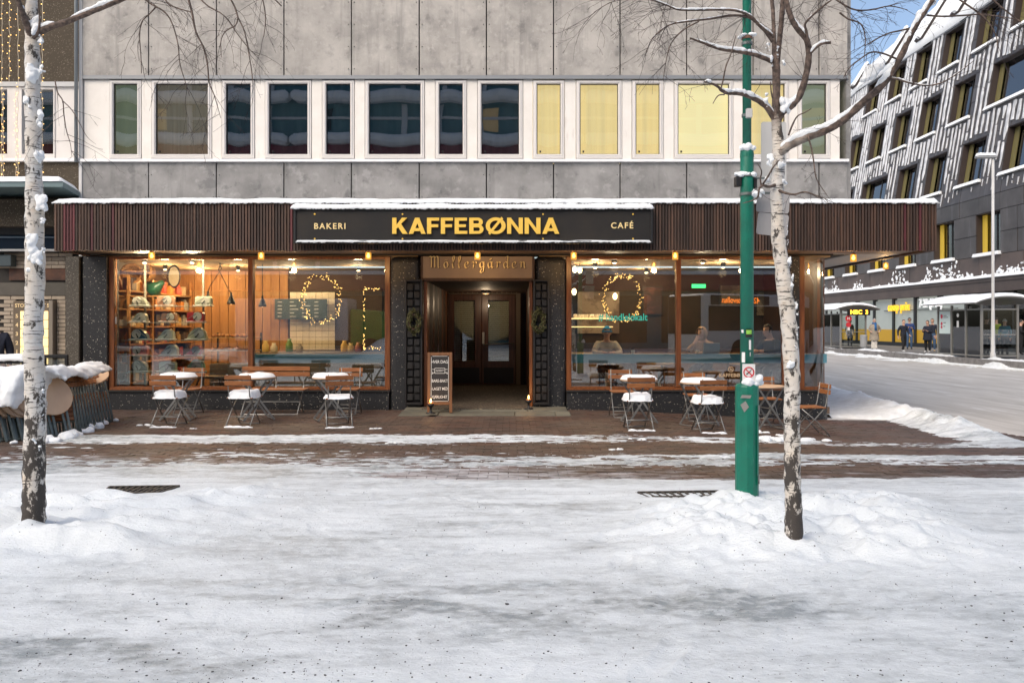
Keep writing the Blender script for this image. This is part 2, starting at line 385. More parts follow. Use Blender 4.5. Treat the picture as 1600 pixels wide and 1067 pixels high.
# paving of clinker bricks in front of the cafe
BRICK = M("clinker", (0.088,0.045,0.031), 0.62, col2=(0.046,0.032,0.026), vscale=2.2, rand=0.25, bump=0.003, bscale=30,
          layers=[((0.080,0.060,0.047),0.9,(1,1,1),0.42,0.62,0.8),((0.038,0.028,0.023),1.6,(1,2.5,1),0.50,0.66,0.75)])
def frost_material():
    m = BRICK.copy(); m.name = "frosted_clinker"; n, l = nt(m); b = n["Principled BSDF"]
    src = b.inputs["Base Color"].links[0].from_socket
    g = n.new("ShaderNodeNewGeometry"); sp = n.new("ShaderNodeSeparateXYZ"); l.new(g.outputs["Position"], sp.inputs[0])
    mp = n.new("ShaderNodeMapping"); mp.inputs["Scale"].default_value = (0.8, 3.2, 1); l.new(g.outputs["Position"], mp.inputs[0])
    t = n.new("ShaderNodeTexNoise"); t.inputs["Scale"].default_value = 2.6; t.inputs["Detail"].default_value = 10; t.inputs["Roughness"].default_value = 0.72; l.new(mp.outputs[0], t.inputs["Vector"])
    yr = n.new("ShaderNodeMapRange"); yr.inputs[1].default_value = 11.4; yr.inputs[2].default_value = 8.2; yr.inputs[3].default_value = -0.30; yr.inputs[4].default_value = 0.13
    l.new(sp.outputs[1], yr.inputs[0])
    xr = n.new("ShaderNodeMapRange"); xr.inputs[1].default_value = -0.5; xr.inputs[2].default_value = 2.0; xr.inputs[3].default_value = 0.0; xr.inputs[4].default_value = -0.16
    l.new(sp.outputs[0], xr.inputs[0])
    a = n.new("ShaderNodeMath"); l.new(t.outputs[0], a.inputs[0]); l.new(yr.outputs[0], a.inputs[1])
    a2 = n.new("ShaderNodeMath"); l.new(a.outputs[0], a2.inputs[0]); l.new(xr.outputs[0], a2.inputs[1])
    r = n.new("ShaderNodeMapRange"); r.inputs[1].default_value = 0.44; r.inputs[2].default_value = 0.66; r.inputs[4].default_value = 0.85; l.new(a2.outputs[0], r.inputs[0])
    x = n.new("ShaderNodeMix"); x.data_type = 'RGBA'; l.new(r.outputs[0], x.inputs["Factor"]); l.new(src, x.inputs["A"])
    x.inputs["B"].default_value = (0.52, 0.52, 0.54, 1); l.new(x.outputs["Result"], b.inputs["Base Color"])
    return m
FBRICK = frost_material()
pavement = grid_mesh('pavement', np.linspace(-14, 8.4, 60), np.linspace(7.4, 15.3, 30), lambda X, Y: G(X, Y)-0.022,
    M("sand_joint", (0.045,0.035,0.028), 0.9), kind='structure')
rb = random.Random(3)
bw, bd = 0.215, 0.108
rest = MB(); single = 0; shared = None
rows = int((15.2-7.5)/bd)
for r in range(rows):
    y = 7.5+r*bd; off = 0.5*bw*(r % 2)
    for c in range(int((8.3+13.8)/bw)):
        x = -13.8+off+c*bw
        if x > 7.6+0.12*(y-7.5): continue
        if -1.75 < x < 0.5 and y > 15.0: continue
        z = float(G(x+bw/2, y+bd/2))+rb.uniform(-0.006, 0.0)
        near = (8.18 < y < 8.72 and 0.2 < x < 8.2) or (10.35 < y < 10.6 and 1.0 < x < 7)
        if near and single < 300:
            b = MB() if shared is None else None
            if shared is None:
                b.box(0.004, bw-0.004, 0.004, bd-0.004, -0.05, 0.0)
                shared = b.build('paving_brick', FBRICK, pavement, bevel=0)
                shared.location = (x, y, z)
            else:
                q = shared.copy(); COL.objects.link(q); q.location = (x, y, z)
            single += 1
        else:
            t1, t2 = rb.uniform(-.003,.003), rb.uniform(-.003,.003)
            rest.hexa([(x+.004,y+.004,z-.05),(x+bw-.004,y+.004,z-.05),(x+bw-.004,y+bd-.004,z-.05),(x+.004,y+bd-.004,z-.05)],
                      [(x+.004,y+.004,z+t1),(x+bw-.004,y+.004,z+t2),(x+bw-.004,y+bd-.004,z-t1),(x+.004,y+bd-.004,z-t2)])
rest.build('paving_bricks', FBRICK, pavement, kind='stuff')

# snow over the square
TL = (-3.53, 5.9); TR = (1.94, 5.5); POLE = (PX(1167, 6.84), 6.84)
def mound(X, Y):
    wx = X+0.35*(fbm(X*0.9, Y*0.9, 21)-0.5)*2; wy = Y+0.3*(fbm(X*0.9, Y*0.9, 31)-0.5)*2
    ml = np.exp(-(((wx+4.1)/1.9)**4+((wy-6.35)/0.9)**4)*0.9)
    ml = np.maximum(ml, 0.9*np.exp(-(((wx+2.7)/0.65)**2+((wy-7.15)/0.38)**2)))
    mr = np.exp(-(((wx-2.15)/1.15)**4+((wy-6.1)/1.0)**4)*0.9)
    mr = np.maximum(mr, 0.85*np.exp(-(((wx-3.0)/0.55)**2+((wy-7.0)/0.42)**2)))
    return ml, mr
def snow_h(X, Y):
    ml, mr = mound(X, Y); m = np.maximum(ml, mr)
    base = 0.020+0.016*(fbm(X*0.7, Y*1.3, 2)-0.5)+0.010*(fbm(X*2.2, Y*6, 12)-0.5)
    l1 = fbm(X*2.6+0.4*Y, Y*3.4, 41, 4); l2 = fbm(X*6.5, Y*8, 51, 3); l3 = 1-np.abs(2*fbm(X*1.9, Y*3.2, 61, 3)-1)
    lump_r = 0.09*(l1-0.5)+0.075*(l2-0.5)+0.07*(l3-0.75)
    lump_l = 0.08*(fbm(X*1.2+0.3*Y, Y*2.8, 42, 4)-0.5)+0.030*(l2-0.5)+0.07*(1-np.abs(2*fbm(X*0.9, Y*2.6, 71, 3)-1)-0.75)
    h = base+ml*(0.115+1.95*lump_l)+mr*(0.115+1.85*lump_r)
    for (tx, ty), a, s in ((TL, 0.07, 0.15), (TR, 0.02, 0.13), (POLE, 0.075, 0.17)):
        d = np.hypot(X-tx, (Y-ty)); h = h+a*np.exp(-(d/s)**2)*(0.8+0.4*l2)
    # thin, streaky cover over the clinker strip
    st = 0.33*fbm(X*0.6, Y*4.0, 81, 5, 0.62)+0.47*fbm(X*2.4, Y*13, 91, 5, 0.72)+0.20*fbm(X*9, Y*20, 93, 2)
    right = sstep(-1.8, 1.2, X); farr = sstep(5.6, 7.2, X)
    thr = np.full_like(X, 0.9)
    wy = Y+0.22*(fbm(X*0.45, Y*0.2, 95)-0.5)*2
    def band(y0, y1, s=0.12): return sstep(y0-s, y0+s, wy)*(1-sstep(y1-s, y1+s, wy))
    thr = thr-(0.475-0.055*right)*band(10.75, 11.75, 0.30)*(sstep(-6.9, -6.3, X))*(1-0.10*right)   # white strip before the chairs
    thr = thr-0.445*band(8.95, 10.0, 0.36)*right                                     # second strip
    thr = thr-(0.325-0.05*sstep(9.2, 10.2, wy))*band(8.3, 10.6, 0.3)*(1-right)                                   # grey frosted patch
    thr = thr-0.55*(1-sstep(8.15, 8.35, wy))-0.10*(1-sstep(7.9, 8.3, wy))
    thr = thr-0.50*(1-sstep(8.2, 9.4, wy))*(1-sstep(-2.6, -0.8, X))
    bank = sstep(5.5, 8.5, X-0.10*(Y-11))*sstep(10.4, 11.8, Y)
    thr = thr-0.9*bank*sstep(6.2, 7.4, X)*sstep(10.6, 11.6, Y)
    cover = st-thr
    thin = np.clip(cover*0.10, -0.03, 0.013)
    w = 1-sstep(7.95, 8.25, wy)
    out = np.where(Y < 7.6, h, h*w+(1-w)*thin)
    # ridge ploughed up along the road
    xr = 7.35+0.12*(Y-11.6)+0.25*(fbm(X*0.3, Y*0.5, 7)-0.5)*2
    ridge = np.exp(-((X-xr)/0.45)**2)*sstep(11.0, 15.0, Y)*(0.25+0.55*fbm(X*3, Y*2.0, 8, 4))
    out = out+0.30*ridge*(0.5+l2)
    out = np.where(X > xr+0.2, out-0.45*sstep(0.2, 0.9, X-xr)*sstep(9.5, 12.5, Y), out)
    return G(X, Y)+out
STEPS = []
_rs = random.Random(12)
for _k in range(26):
    _x, _y, _a = _rs.uniform(-3.2, 3.2), _rs.uniform(3.4, 7.6), _rs.choice([-1,1])*_rs.uniform(.2, 1.3); _a += _rs.choice([0, math.pi])
    for _i in range(6):
        STEPS.append((_x+math.cos(_a)*.62*_i-math.sin(_a)*.11*(-1)**_i, _y+math.sin(_a)*.62*_i+math.cos(_a)*.11*(-1)**_i, _a+_rs.uniform(-.2,.2), _rs.uniform(.004,.011)))
def footprints(X, Y):
    out = np.zeros_like(X)
    for x, y, a, d in STEPS:
        if not (2.4 < y < 8.0 and abs(x) < 6): continue
        m = (np.abs(X-x) < .35) & (np.abs(Y-y) < .35)
        u = (X[m]-x)*math.cos(a)+(Y[m]-y)*math.sin(a); v = -(X[m]-x)*math.sin(a)+(Y[m]-y)*math.cos(a)
        q = (u/.15)**4+(v/.058)**4
        out[m] += -d*np.exp(-q)+d*.45*np.exp(-((np.sqrt(np.sqrt(q))-1.35)/.28)**2)
    return out
def snow_full(X, Y): return snow_h(X, Y)+footprints(X, Y)
def dirt(X, Y):
    ml, mr = mound(X, Y); m = np.clip(np.maximum(ml, mr)*1.25, 0, 1)
    a = fbm(X*0.45+3, Y*0.9, 101, 5, 0.6); b = fbm(X*1.5, Y*4.6, 111, 6, 0.7)
    d = sstep(0.42, 0.72, 0.5*a+0.5*b+0.05)
    p = np.exp(-(((X-1.5)/0.75)**2+((Y-4.55)/0.22)**2))*0.65+np.exp(-(((X+0.6)/1.6)**2+((Y-4.5)/0.35)**2))*0.30
    p = p+np.exp(-(((X+2.2)/1.6)**2+((Y-3.85)/0.35)**2))*0.28+np.exp(-(((X+0.1)/1.1)**2+((Y-6.6)/0.8)**2))*0.16
    d = d*0.42+0.20*sstep(0.5,0.72,fbm(X*0.5, Y*9, 121, 5, 0.6))*sstep(3.0,4.5,Y)+p*(0.35+1.5*sstep(0.42,0.72,b))+0.22*sstep(6.9, 8.2, Y)*(0.2+b)+0.42*sstep(8.1, 8.6, Y)*sstep(0.40, 0.62, fbm(X*2.0, Y*9, 131, 4, 0.7))*(X < 6.2)
    return np.clip(d*(1-m)+0.06*m*b, 0, 1)
def snow_material():
    m = bpy.data.materials.new("square_snow"); m.use_nodes = True; n, l = nt(m); b = n["Principled BSDF"]
    at = n.new("ShaderNodeAttribute"); at.attribute_name = 'dirt'
    g = n.new("ShaderNodeNewGeometry")
    def noise(sc, st, det=8, ro=0.65):
        mp = n.new("ShaderNodeMapping"); mp.inputs["Scale"].default_value = st; l.new(g.outputs["Position"], mp.inputs[0])
        t = n.new("ShaderNodeTexNoise"); t.inputs["Scale"].default_value = sc; t.inputs["Detail"].default_value = det; t.inputs["Roughness"].default_value = ro
        l.new(mp.outputs[0], t.inputs["Vector"]); return t.outputs[0]
    def mul(a, v):
        q = n.new("ShaderNodeMath"); q.operation = 'MULTIPLY'; l.new(a, q.inputs[0])
        if isinstance(v, float): q.inputs[1].default_value = v
        else: l.new(v, q.inputs[1])
        return q.outputs[0]
    def rng(a, lo, hi, t0=0.0, t1=1.0):
        q = n.new("ShaderNodeMapRange"); l.new(a, q.inputs[0]); q.inputs[1].default_value = lo; q.inputs[2].default_value = hi; q.inputs[3].default_value = t0; q.inputs[4].default_value = t1
        return q.outputs[0]
    fine = rng(noise(11, (0.8, 1.5, 1), 10, 0.72), 0.38, 0.60)
    f = mul(at.outputs["Fac"], rng(fine, 0, 1, 0.45, 1.35))
    x = n.new("ShaderNodeMix"); x.data_type = 'RGBA'; l.new(f, x.inputs["Factor"])
    w = n.new("ShaderNodeMix"); w.data_type = 'RGBA'; l.new(noise(3.0, (1,1,1)), w.inputs["Factor"]); w.inputs["A"].default_value = (0.685,0.73,0.755,1); w.inputs["B"].default_value = (0.775,0.815,0.83,1)
    l.new(w.outputs["Result"], x.inputs["A"]); x.inputs["B"].default_value = (0.27,0.305,0.325,1)
    dk = rng(noise(16, (0.6, 1.6, 1), 4, 0.6), 0.63, 0.70); dk2 = mul(mul(dk, at.outputs["Fac"]), 0.75)
    y = n.new("ShaderNodeMix"); y.data_type = 'RGBA'; l.new(dk2, y.inputs["Factor"]); l.new(x.outputs["Result"], y.inputs["A"]); y.inputs["B"].default_value = (0.07,0.075,0.08,1)
    vo = n.new("ShaderNodeTexVoronoi"); vo.inputs["Scale"].default_value = 42; l.new(g.outputs["Position"], vo.inputs["Vector"])
    sc_ = n.new("ShaderNodeSeparateColor"); l.new(vo.outputs["Color"], sc_.inputs[0])
    pwr = n.new("ShaderNodeMath"); pwr.operation = 'POWER'; pwr.inputs[1].default_value = 9; l.new(sc_.outputs[0], pwr.inputs[0])
    ml2 = n.new("ShaderNodeMath"); ml2.operation = 'MULTIPLY'; ml2.inputs[1].default_value = .24; l.new(pwr.outputs[0], ml2.inputs[0])
    lt = n.new("ShaderNodeMath"); lt.operation = 'LESS_THAN'; l.new(vo.outputs["Distance"], lt.inputs[0]); l.new(ml2.outputs[0], lt.inputs[1])
    z2 = n.new("ShaderNodeMix"); z2.data_type = 'RGBA'; l.new(mul(lt.outputs[0], .8), z2.inputs["Factor"]); l.new(y.outputs["Result"], z2.inputs["A"]); z2.inputs["B"].default_value = (0.10,0.10,0.10,1)
    l.new(z2.outputs["Result"], b.inputs["Base Color"])
    l.new(rng(f, 0.0, 0.7, 0.75, 0.38), b.inputs["Roughness"]); b.inputs["Specular IOR Level"].default_value = 0.35
    bp = n.new("ShaderNodeBump"); bp.inputs["Distance"].default_value = 0.016; l.new(noise(30, (0.8, 1.3, 1), 8, .7), bp.inputs["Height"]); l.new(bp.outputs[0], b.inputs["Normal"])
    return m
SQ = snow_material()
ys = np.concatenate([np.arange(2.3, 5.0, 0.03), np.arange(5.0, 8.0, 0.032), np.arange(8.0, 12.2, 0.026), np.arange(12.2, 15.05, 0.05)])
xg = np.concatenate([np.linspace(-11.5,-4.6,150,endpoint=False), np.linspace(-4.6,4.6,420,endpoint=False), np.linspace(4.6,11.5,150)])
grid_mesh('snow_ground', xg, ys, snow_full, SQ, kind='structure', attr={'dirt': dirt})
# the rest of the square, behind and beside the camera
grid_mesh('square', np.linspace(-60, 60, 60), np.linspace(-60, 2.32, 40), lambda X, Y: 0.0+0.02*fbm(X, Y, 4)*(Y < 2), PACKED, kind='structure')
grid_mesh('square', np.linspace(-60, -11.48, 20), np.linspace(2.32, 15, 12), lambda X, Y: 0*X+0.005, PACKED, kind='structure')
def bank_h(X, Y):
    nz_ = 0.9*(fbm(X*1.3, Y*1.3, 14, 4)-0.5)
    lowered = 0.5*(1-sstep(14.5, 15.5, Y+nz_))
    xr = 7.75+0.085*(Y-15)+0.2*(fbm(X*0.3, Y*0.4, 9)-0.5)*2
    return -0.20+0.20*np.exp(-((X-xr)/0.55)**2)*(0.35+1.1*fbm(X*2.6, Y*1.7, 10, 4))-0.12*sstep(0.3, 1.0, X-xr)+0.05*(X < xr)-lowered
grid_mesh('snow_bank', np.linspace(6.2, 10.8, 90), np.linspace(14.2, 44, 470), bank_h, SNOW, kind='stuff')
rp = random.Random(11)   # spare bits of snow on the swept paving
sb = MB()
for x, y, r in ((225,663,.06),(395,666,.03),(1195,676,.11),(1212,680,.16),(1180,664,.09),(1265,676,.10),(1123,712,.06),(590,668,.05),(965,700,.05),(1228,668,.07),(610,690,.04),(300,668,.03),(1000,684,.05)):
    Y = 1.6*F/(y-HZ); Y = Y*0.99; X = PX(x, Y)
    for k in range(5):
        xx, yy = X+rp.gauss(0, r), Y+rp.gauss(0, r*0.5)
        sb.ball((xx, yy, float(G(xx, yy))), (r*rp.uniform(.4,1), r*rp.uniform(.4,.8), r*rp.uniform(.2,.4)), 8, 5, jit=.15, rng=rp)
sb.build('snow_scraps', SNOW, smooth=True, kind='stuff')
# grit scattered on the ice
gt = MB()
def zat(x, y): return float(snow_h(np.array([[x]]), np.array([[y]]))[0,0])
pts = []
while len(pts) < 2800:
    y = 3.1+rp.random()**2.4*4.6; x = rp.uniform(-0.66, 0.66)*y
    p = 0.30+0.7*math.exp(-((x+1.3)/1.0)**2)*math.exp(-((y-3.3)/0.6)**2)
    if rp.random() < p: pts.append((x, y))
ax = np.array([pts]); zz = snow_h(ax[:, :, 0], ax[:, :, 1])[0]
for (x, y), z in zip(pts, zz):
    r = 0.0020+0.0046*rp.random()**3.5
    if rp.random() < 0.02: r *= 1.5
    gt.ball((x, y, float(z)+r*0.2), (r*rp.uniform(.8,1.4), r*rp.uniform(.8,1.4), r*.7), 5, 3, jit=.3, rng=rp)
gt.build('grit', M("grit", (0.06,0.06,0.065), 0.7), kind='stuff')
# ------------------------------------------------------------------ the cafe building
def X0(x): return PX(x, D)
def Z0(y): return PZ(y, D)
cafe = empty('cafe_building', (0,0,0), label="grey concrete panelled building with a dark timber-slatted cafe canopy along its ground floor", cat="building")
zt1, zb1 = 11.5, Z0(118)           # upper concrete band
zt2, zb2 = Z0(253), Z0(318)        # lower concrete band
# core walls behind the cladding
w = MB()
w.box(X0(128)+.03, X0(1323), D+.12, D+.5, zb1-.05, zt1)
w.box(X0(128)+.03, X0(1323), D+.12, D+.5, 2.93, zt2-.02)
w.box(X0(1323)-.4, X0(1323), D+.5, D+30, 2.93, zt1)
w.box(X0(128)+.03, X0(1323)-.4, D+.5, D+30, zt1-.3, zt1)
w.build('wall', DARKGAP, cafe)
ed = [127, 232, 338, 443.5, 549, 655, 760, 865, 969, 1073, 1177, 1280, 1325]
rc = random.Random(5)
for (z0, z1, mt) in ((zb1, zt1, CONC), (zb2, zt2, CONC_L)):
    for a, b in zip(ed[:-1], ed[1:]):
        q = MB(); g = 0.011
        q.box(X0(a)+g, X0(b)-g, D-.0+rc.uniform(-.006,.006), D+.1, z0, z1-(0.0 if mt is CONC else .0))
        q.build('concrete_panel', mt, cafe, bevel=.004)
fx = MB()
for (z0, z1) in ((zb1, PZ(-20, D)), (zb2, zt2)):
    for a in ed[1:-1]:
        for s in (-1, 1):
            for k in range(5 if z0 == zb1 else 2):
                z = z0+.12+k*(.42)
                if z < z1: fx.ball((X0(a)+s*.055, D-.006, z), (.011, .01, .011), 6, 4)
fx.build('panel_fixings', M("fixing", (0.10,0.095,0.09), 0.6), cafe, kind='stuff')
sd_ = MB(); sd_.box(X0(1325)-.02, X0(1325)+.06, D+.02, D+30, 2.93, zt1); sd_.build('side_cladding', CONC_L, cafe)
# window band
zB0, zB1 = Z0(249), Z0(120)
wins = [(176,213.5,'g'),(242,324,'c'),(352,391,'d'),(419.5,480,'d'),(509,547,'d'),(576,657,'d'),(686,723,'d'),(752,811,'d'),(839,876,'y'),(906.5,966,'y'),(994,1031,'y'),(1060,1140,'yb'),(1168,1227,'y'),(1254,1292,'b')]
zw0, zw1 = Z0(241), Z0(130.5)
FR = 0.075
pb = MB(); prev = X0(128)+.02
yb0, yb1 = D+.03, D+.14
for a, b, k in wins:
    xa, xb = X0(a)-FR, X0(b)+FR
    if xa-prev > .01:
        q = MB(); q.box(prev+.004, xa-.004, yb0+rc.uniform(0,.006), yb1, zB0+.004, zB1-.05); q.build('spandrel_panel', WHITE, cafe, bevel=.003)
    prev = xb
q = MB(); q.box(prev+.004, X0(1313), yb0, yb1, zB0+.004, zB1-.05); q.build('spandrel_panel', WHITE, cafe)
q = MB(); q.box(X0(128), X0(1325), D-.015, D+.16, zB1-.047, zb1-.003); q.build('head_flashing', M("flashing_grey", (0.25,0.26,0.27), 0.4, 0.3), cafe)
q = MB()
for a, b in ((127, 425), (425, 622), (622, 1325)):
    q = MB(); q.box(X0(a)+.003, X0(b)-.003, D-.06, D+.12, Z0(253.5), Z0(248.6)-rc.uniform(0,.012)); q.build('sill_flashing', M("white_metal", (0.80,0.80,0.80), 0.4) if a == 127 else bpy.data.materials["white_metal"], cafe)
BLIND_G = M("office_wall_green", (0.30,0.32,0.21), 0.8, emit=(0.55,0.58,0.32), estr=0.13)
CURT = M("curtain_cream", (0.55,0.43,0.30), 0.8, emit=(0.7,0.52,0.33), estr=0.10, col2=(0.42,0.32,0.22), vscale=2, stretch=(9,9,.3))
DIN = M("dark_office", (0.05,0.06,0.065), 0.9, col2=(0.09,0.10,0.11), vscale=1.2, stretch=(4,4,.3))
YEL = M("lit_curtain", (0.80,0.70,0.42), 0.8, col2=(0.72,0.60,0.32), vscale=2, stretch=(10,10,.25), emit=(1.0,0.79,0.38), estr=0.42)
YBL = M("lit_blind", (0.80,0.74,0.45), 0.7, emit=(0.98,0.88,0.56), estr=0.42)
BLN = M("dim_blind", (0.45,0.48,0.40), 0.7, emit=(0.6,0.62,0.40), estr=0.22)
for a, b, k in wins:
    xa, xb = X0(a), X0(b)
    f = MB()
    e = FR
    f.box(xa-e+.004, xb+e-.004, D+.02, D+.13, zw1, zw1+e-.01); f.box(xa-e+.004, xb+e-.004, D+.01, D+.13, zw0-e, zw0)
    f.box(xa-e+.004, xa, D+.02, D+.13, zw0, zw1); f.box(xb, xb+e-.004, D+.02, D+.13, zw0, zw1)
    s = .022
    f.box(xa-.035, xb+.035, D+.008, D+.02, zw1+.013, zw1+.035); f.box(xa-.035, xb+.035, D+.004, D+.02, zw0-.037, zw0-.015)
    f.box(xa-.037, xa-.015, D+.006, D+.02, zw0-.015, zw1+.013); f.box(xb+.015, xb+.037, D+.006, D+.02, zw0-.015, zw1+.013)
    fo = f.build('window', FRAME_W, cafe, bevel=.003)
    gs = MB(); gs.box(xa, xa+.012, D+.05, D+.06, zw0, zw1); gs.box(xb-.012, xb, D+.05, D+.06, zw0, zw1); gs.box(xa+.012, xb-.012, D+.05, D+.06, zw1-.012, zw1); gs.box(xa+.012, xb-.012, D+.05, D+.06, zw0, zw0+.012)
    gs.box(xa+.05, xa+.08, D+.045, D+.07, zw0+.04, zw0+.075)
    gs.build('gasket', BLACKM, fo)
    p = MB(); nx = 8; pv = []
    for iz in range(7):
        for ix in range(nx+1):
            u, v = ix/nx, iz/6
            bow = (0.0004+0.0011*((a*7.3) % 5)/5)*math.sin(math.pi*u)*math.sin(math.pi*v)+.00025*math.sin(a+3*u+2*v)
            pv.append((xa+.002+(xb-xa-.004)*u, D+.075+bow, zw0+.002+(zw1-zw0-.004)*v))
    pf = [(iz*(nx+1)+ix, iz*(nx+1)+ix+1, (iz+1)*(nx+1)+ix+1, (iz+1)*(nx+1)+ix) for iz in range(6) for ix in range(nx)]
    p.add(pv, pf); p.build('pane', GLASS_LIT if 'y' in k else GLASS_UP, fo, smooth=True)
    c = MB(); y = D+.24
    if k in ('yb', 'b'):
        n = 44
        for i in range(n):
            z = zw0-.05+(zw1-zw0+.1)*i/n
            c.obox(((xa+xb)/2, y, z), (xb-xa+.3, .004, .040), Matrix.Rotation(R(25), 3, 'X'))
        c.build('blind_slats', YBL if k == 'yb' else BLN, fo, kind='stuff')
        c = MB(); c.box(xa-.3, xb+.3, y+.08, y+.1, zw0-.2, zw1+.2); c.build('room_back', YBL if k == 'yb' else BLN, fo)
    else:
        n = 40
        vs_ = []; wd = xb-xa+.5
        for i in range(n+1):
            u = i/n; yy = y+.03*math.sin(u*wd*22+a)*(1 if k != 'd' else .5)
            vs_ += [(xa-.25+wd*u, yy, zw0-.2), (xa-.25+wd*u, yy, zw1+.2)]
        c.add(vs_, [(2*i, 2*i+2, 2*i+3, 2*i+1) for i in range(n)])
        c.build('curtain', {'g': BLIND_G, 'c': CURT, 'd': DIN, 'y': YEL}[k], fo, smooth=True)
# drainpipe and joint to the neighbour
dp = MB(); dp.tube([(X0(122.5), D-.08, Z0(255)), (X0(122.5), D-.08, zt1)], .033, 10); dp.build('drainpipe', M("pipe", (0.20,0.22,0.23), 0.5, 0.3), cafe, smooth=True)
dj = MB(); dj.box(X0(124), X0(128.5), D-.02, D+.3, 2.9, zt1); dj.build('joint_cover', M("joint", (0.55,0.54,0.53), 0.5), cafe)

# ground floor: pillars, plinths, timber frames, glass
zs = Z0(608)           # sill
zsof = 2.90
def pil(a, b, name='pillar', y0=D-.02, y1=D+.45, z0=-.5, z1=zsof, m=TERR, rnd=0.0):
    q = MB(); q.box(X0(a), X0(b), y0, y1, z0, z1); return q.build(name, m, cafe, bevel=rnd or .01)
pil(130, 168); pil(104, 126, y0=D-.05, m=TERR_B)
gp = MB(); gp.box(X0(126), X0(130), D+.1, D+.4, -.5, zsof); gp.build('pillar_gap', DARKGAP, cafe)
o = pil(608.5, 659, rnd=.12); o.modifiers[0].segments = 4
o = pil(834, 885, rnd=.12); o.modifiers[0].segments = 4
pil(1233, 1249)
for a, b in ((168, 608.5), (885, 1180)):
    q = MB(); q.box(X0(a)+.003, X0(b)-.003, D-.015, D+.42, -.5, zs-.045); q.build('plinth', TERR, cafe, bevel=.008)
    q = MB(); q.box(X0(a)-.01, X0(b)+.01, D-.05, D+.3, zs-.045, zs-.02); q.build('sill_flashing', M("black_sill", (0.03,0.03,0.03), 0.4) if a == 168 else bpy.data.materials["black_sill"], cafe)
# rounded corner plinth
def corner_prof(off=0.0, n=8):
    x1 = X0(1304); r = .45
    pts = [(X0(1180), D-.02-off), (x1-r, D-.02-off)]
    for i in range(n+1):
        t = -math.pi/2+(math.pi/2)*i/n
        pts.append((x1-r+(r+off)*math.cos(t), D-.02+r+(r+off)*math.sin(t)))
    return pts
cp = corner_prof()
full = cp+[(X0(1304), D+5), (X0(1304)-.3, D+5), (X0(1304)-.3, D+.5), (X0(1180), D+.42)]
q = MB(); q.prism(full, -.5, zs-.045, to=lambda u, w, d: (u, w, d)); fix_normals(q.build('plinth', TERR, cafe))
q = MB(); full2 = corner_prof(.03)+[(X0(1304)-.05, D+5), (X0(1304)-.3, D+5), (X0(1304)-.3, D+.5), (X0(1180), D+.3)]
q.prism(full2, zs-.045, zs-.02, to=lambda u, w, d: (u, w, d)); fix_normals(q.build('sill_flashing', bpy.data.materials["black_sill"], cafe))
# timber shop window frames with panes
def shop_window(a, b, mull, name='shop_window'):
    q = MB(); xa, xb = X0(a), X0(b); y0, y1 = D+.04, D+.16
    fw = .10
    q.box(xa, xa+fw, y0, y1, zs-.02, zsof); q.box(xb-fw, xb, y0, y1, zs-.02, zsof)
    q.box(xa+fw, xb-fw, y0, y1, zs-.02, zs+.045); q.box(xa+fw, xb-fw, y0, y1, zsof-.05, zsof)
    q.box(xa+.03, xb-.03, y0-.035, y0, zs-.02, zs+.012)
    for mxy in mull: q.box(X0(mxy)-.045, X0(mxy)+.045, y0-.02, y1, zs+.045, zsof-.05)
    fo = q.build(name, WOODF, cafe, bevel=.006)
    xs = [xa+fw]+[v for mxy in mull for v in (X0(mxy)-.045, X0(mxy)+.045)]+[xb-fw]
    for i in range(0, len(xs), 2):
        p = MB(); p.box(xs[i]+.002, xs[i+1]-.002, D+.10, D+.112, zs+.047, zsof-.052); p.build('pane', GLASS, fo)
    return fo
sw1 = shop_window(168, 609, [390.5])
sw2 = shop_window(885, 1233, [1061])
# corner bay: post, curved glass, end post
q = MB(); q.box(X0(1249), X0(1258), D+.02, D+.16, zs-.02, zsof); q.box(X0(1296.5), X0(1303), D+.45, D+.62, zs-.02, zsof)
cf = q.build('corner_window', WOODF, cafe, bevel=.006)
g = []; x1 = X0(1299); r = .40
g.append((X0(1258), D+.06))
for i in range(9):
    t = -math.pi/2+(math.pi/2)*i/8; g.append((x1-r+r*math.cos(t), D+.06+r+r*math.sin(t)))
gm_ = MB(); n = len(g); gm_.add([(x, y, zs+.0) for x, y in g]+[(x, y, zsof) for x, y in g], [(i, i+1, i+1+n, i+n) for i in range(n-1)])
gm_.build('pane', GLASS, cf, smooth=True)
tl = MB(); g2 = [(x, y) for x, y in g]
tl.add([(x, y-.012, zs-.02) for x, y in g]+[(x, y-.012, zs+.045) for x, y in g]+[(x, y+.05, zs+.045) for x, y in g], [(i, i+1, i+1+n, i+n) for i in range(n-1)]+[(i+n, i+1+n, i+1+2*n, i+2*n) for i in range(n-1)])
tl.build('rail', WOODF, cf)
q = MB(); q.box(X0(1300), X0(1304), D+.62, D+6, zs-.02, zsof); q.build('side_wall', WOODD, cafe)
# little white label on the frame, and window stickers are flat print
q = MB(); q.box(X0(175), X0(178.5), D+.085, D+.098, Z0(506), Z0(495)); q.build('door_bell', GREY_L, sw1)

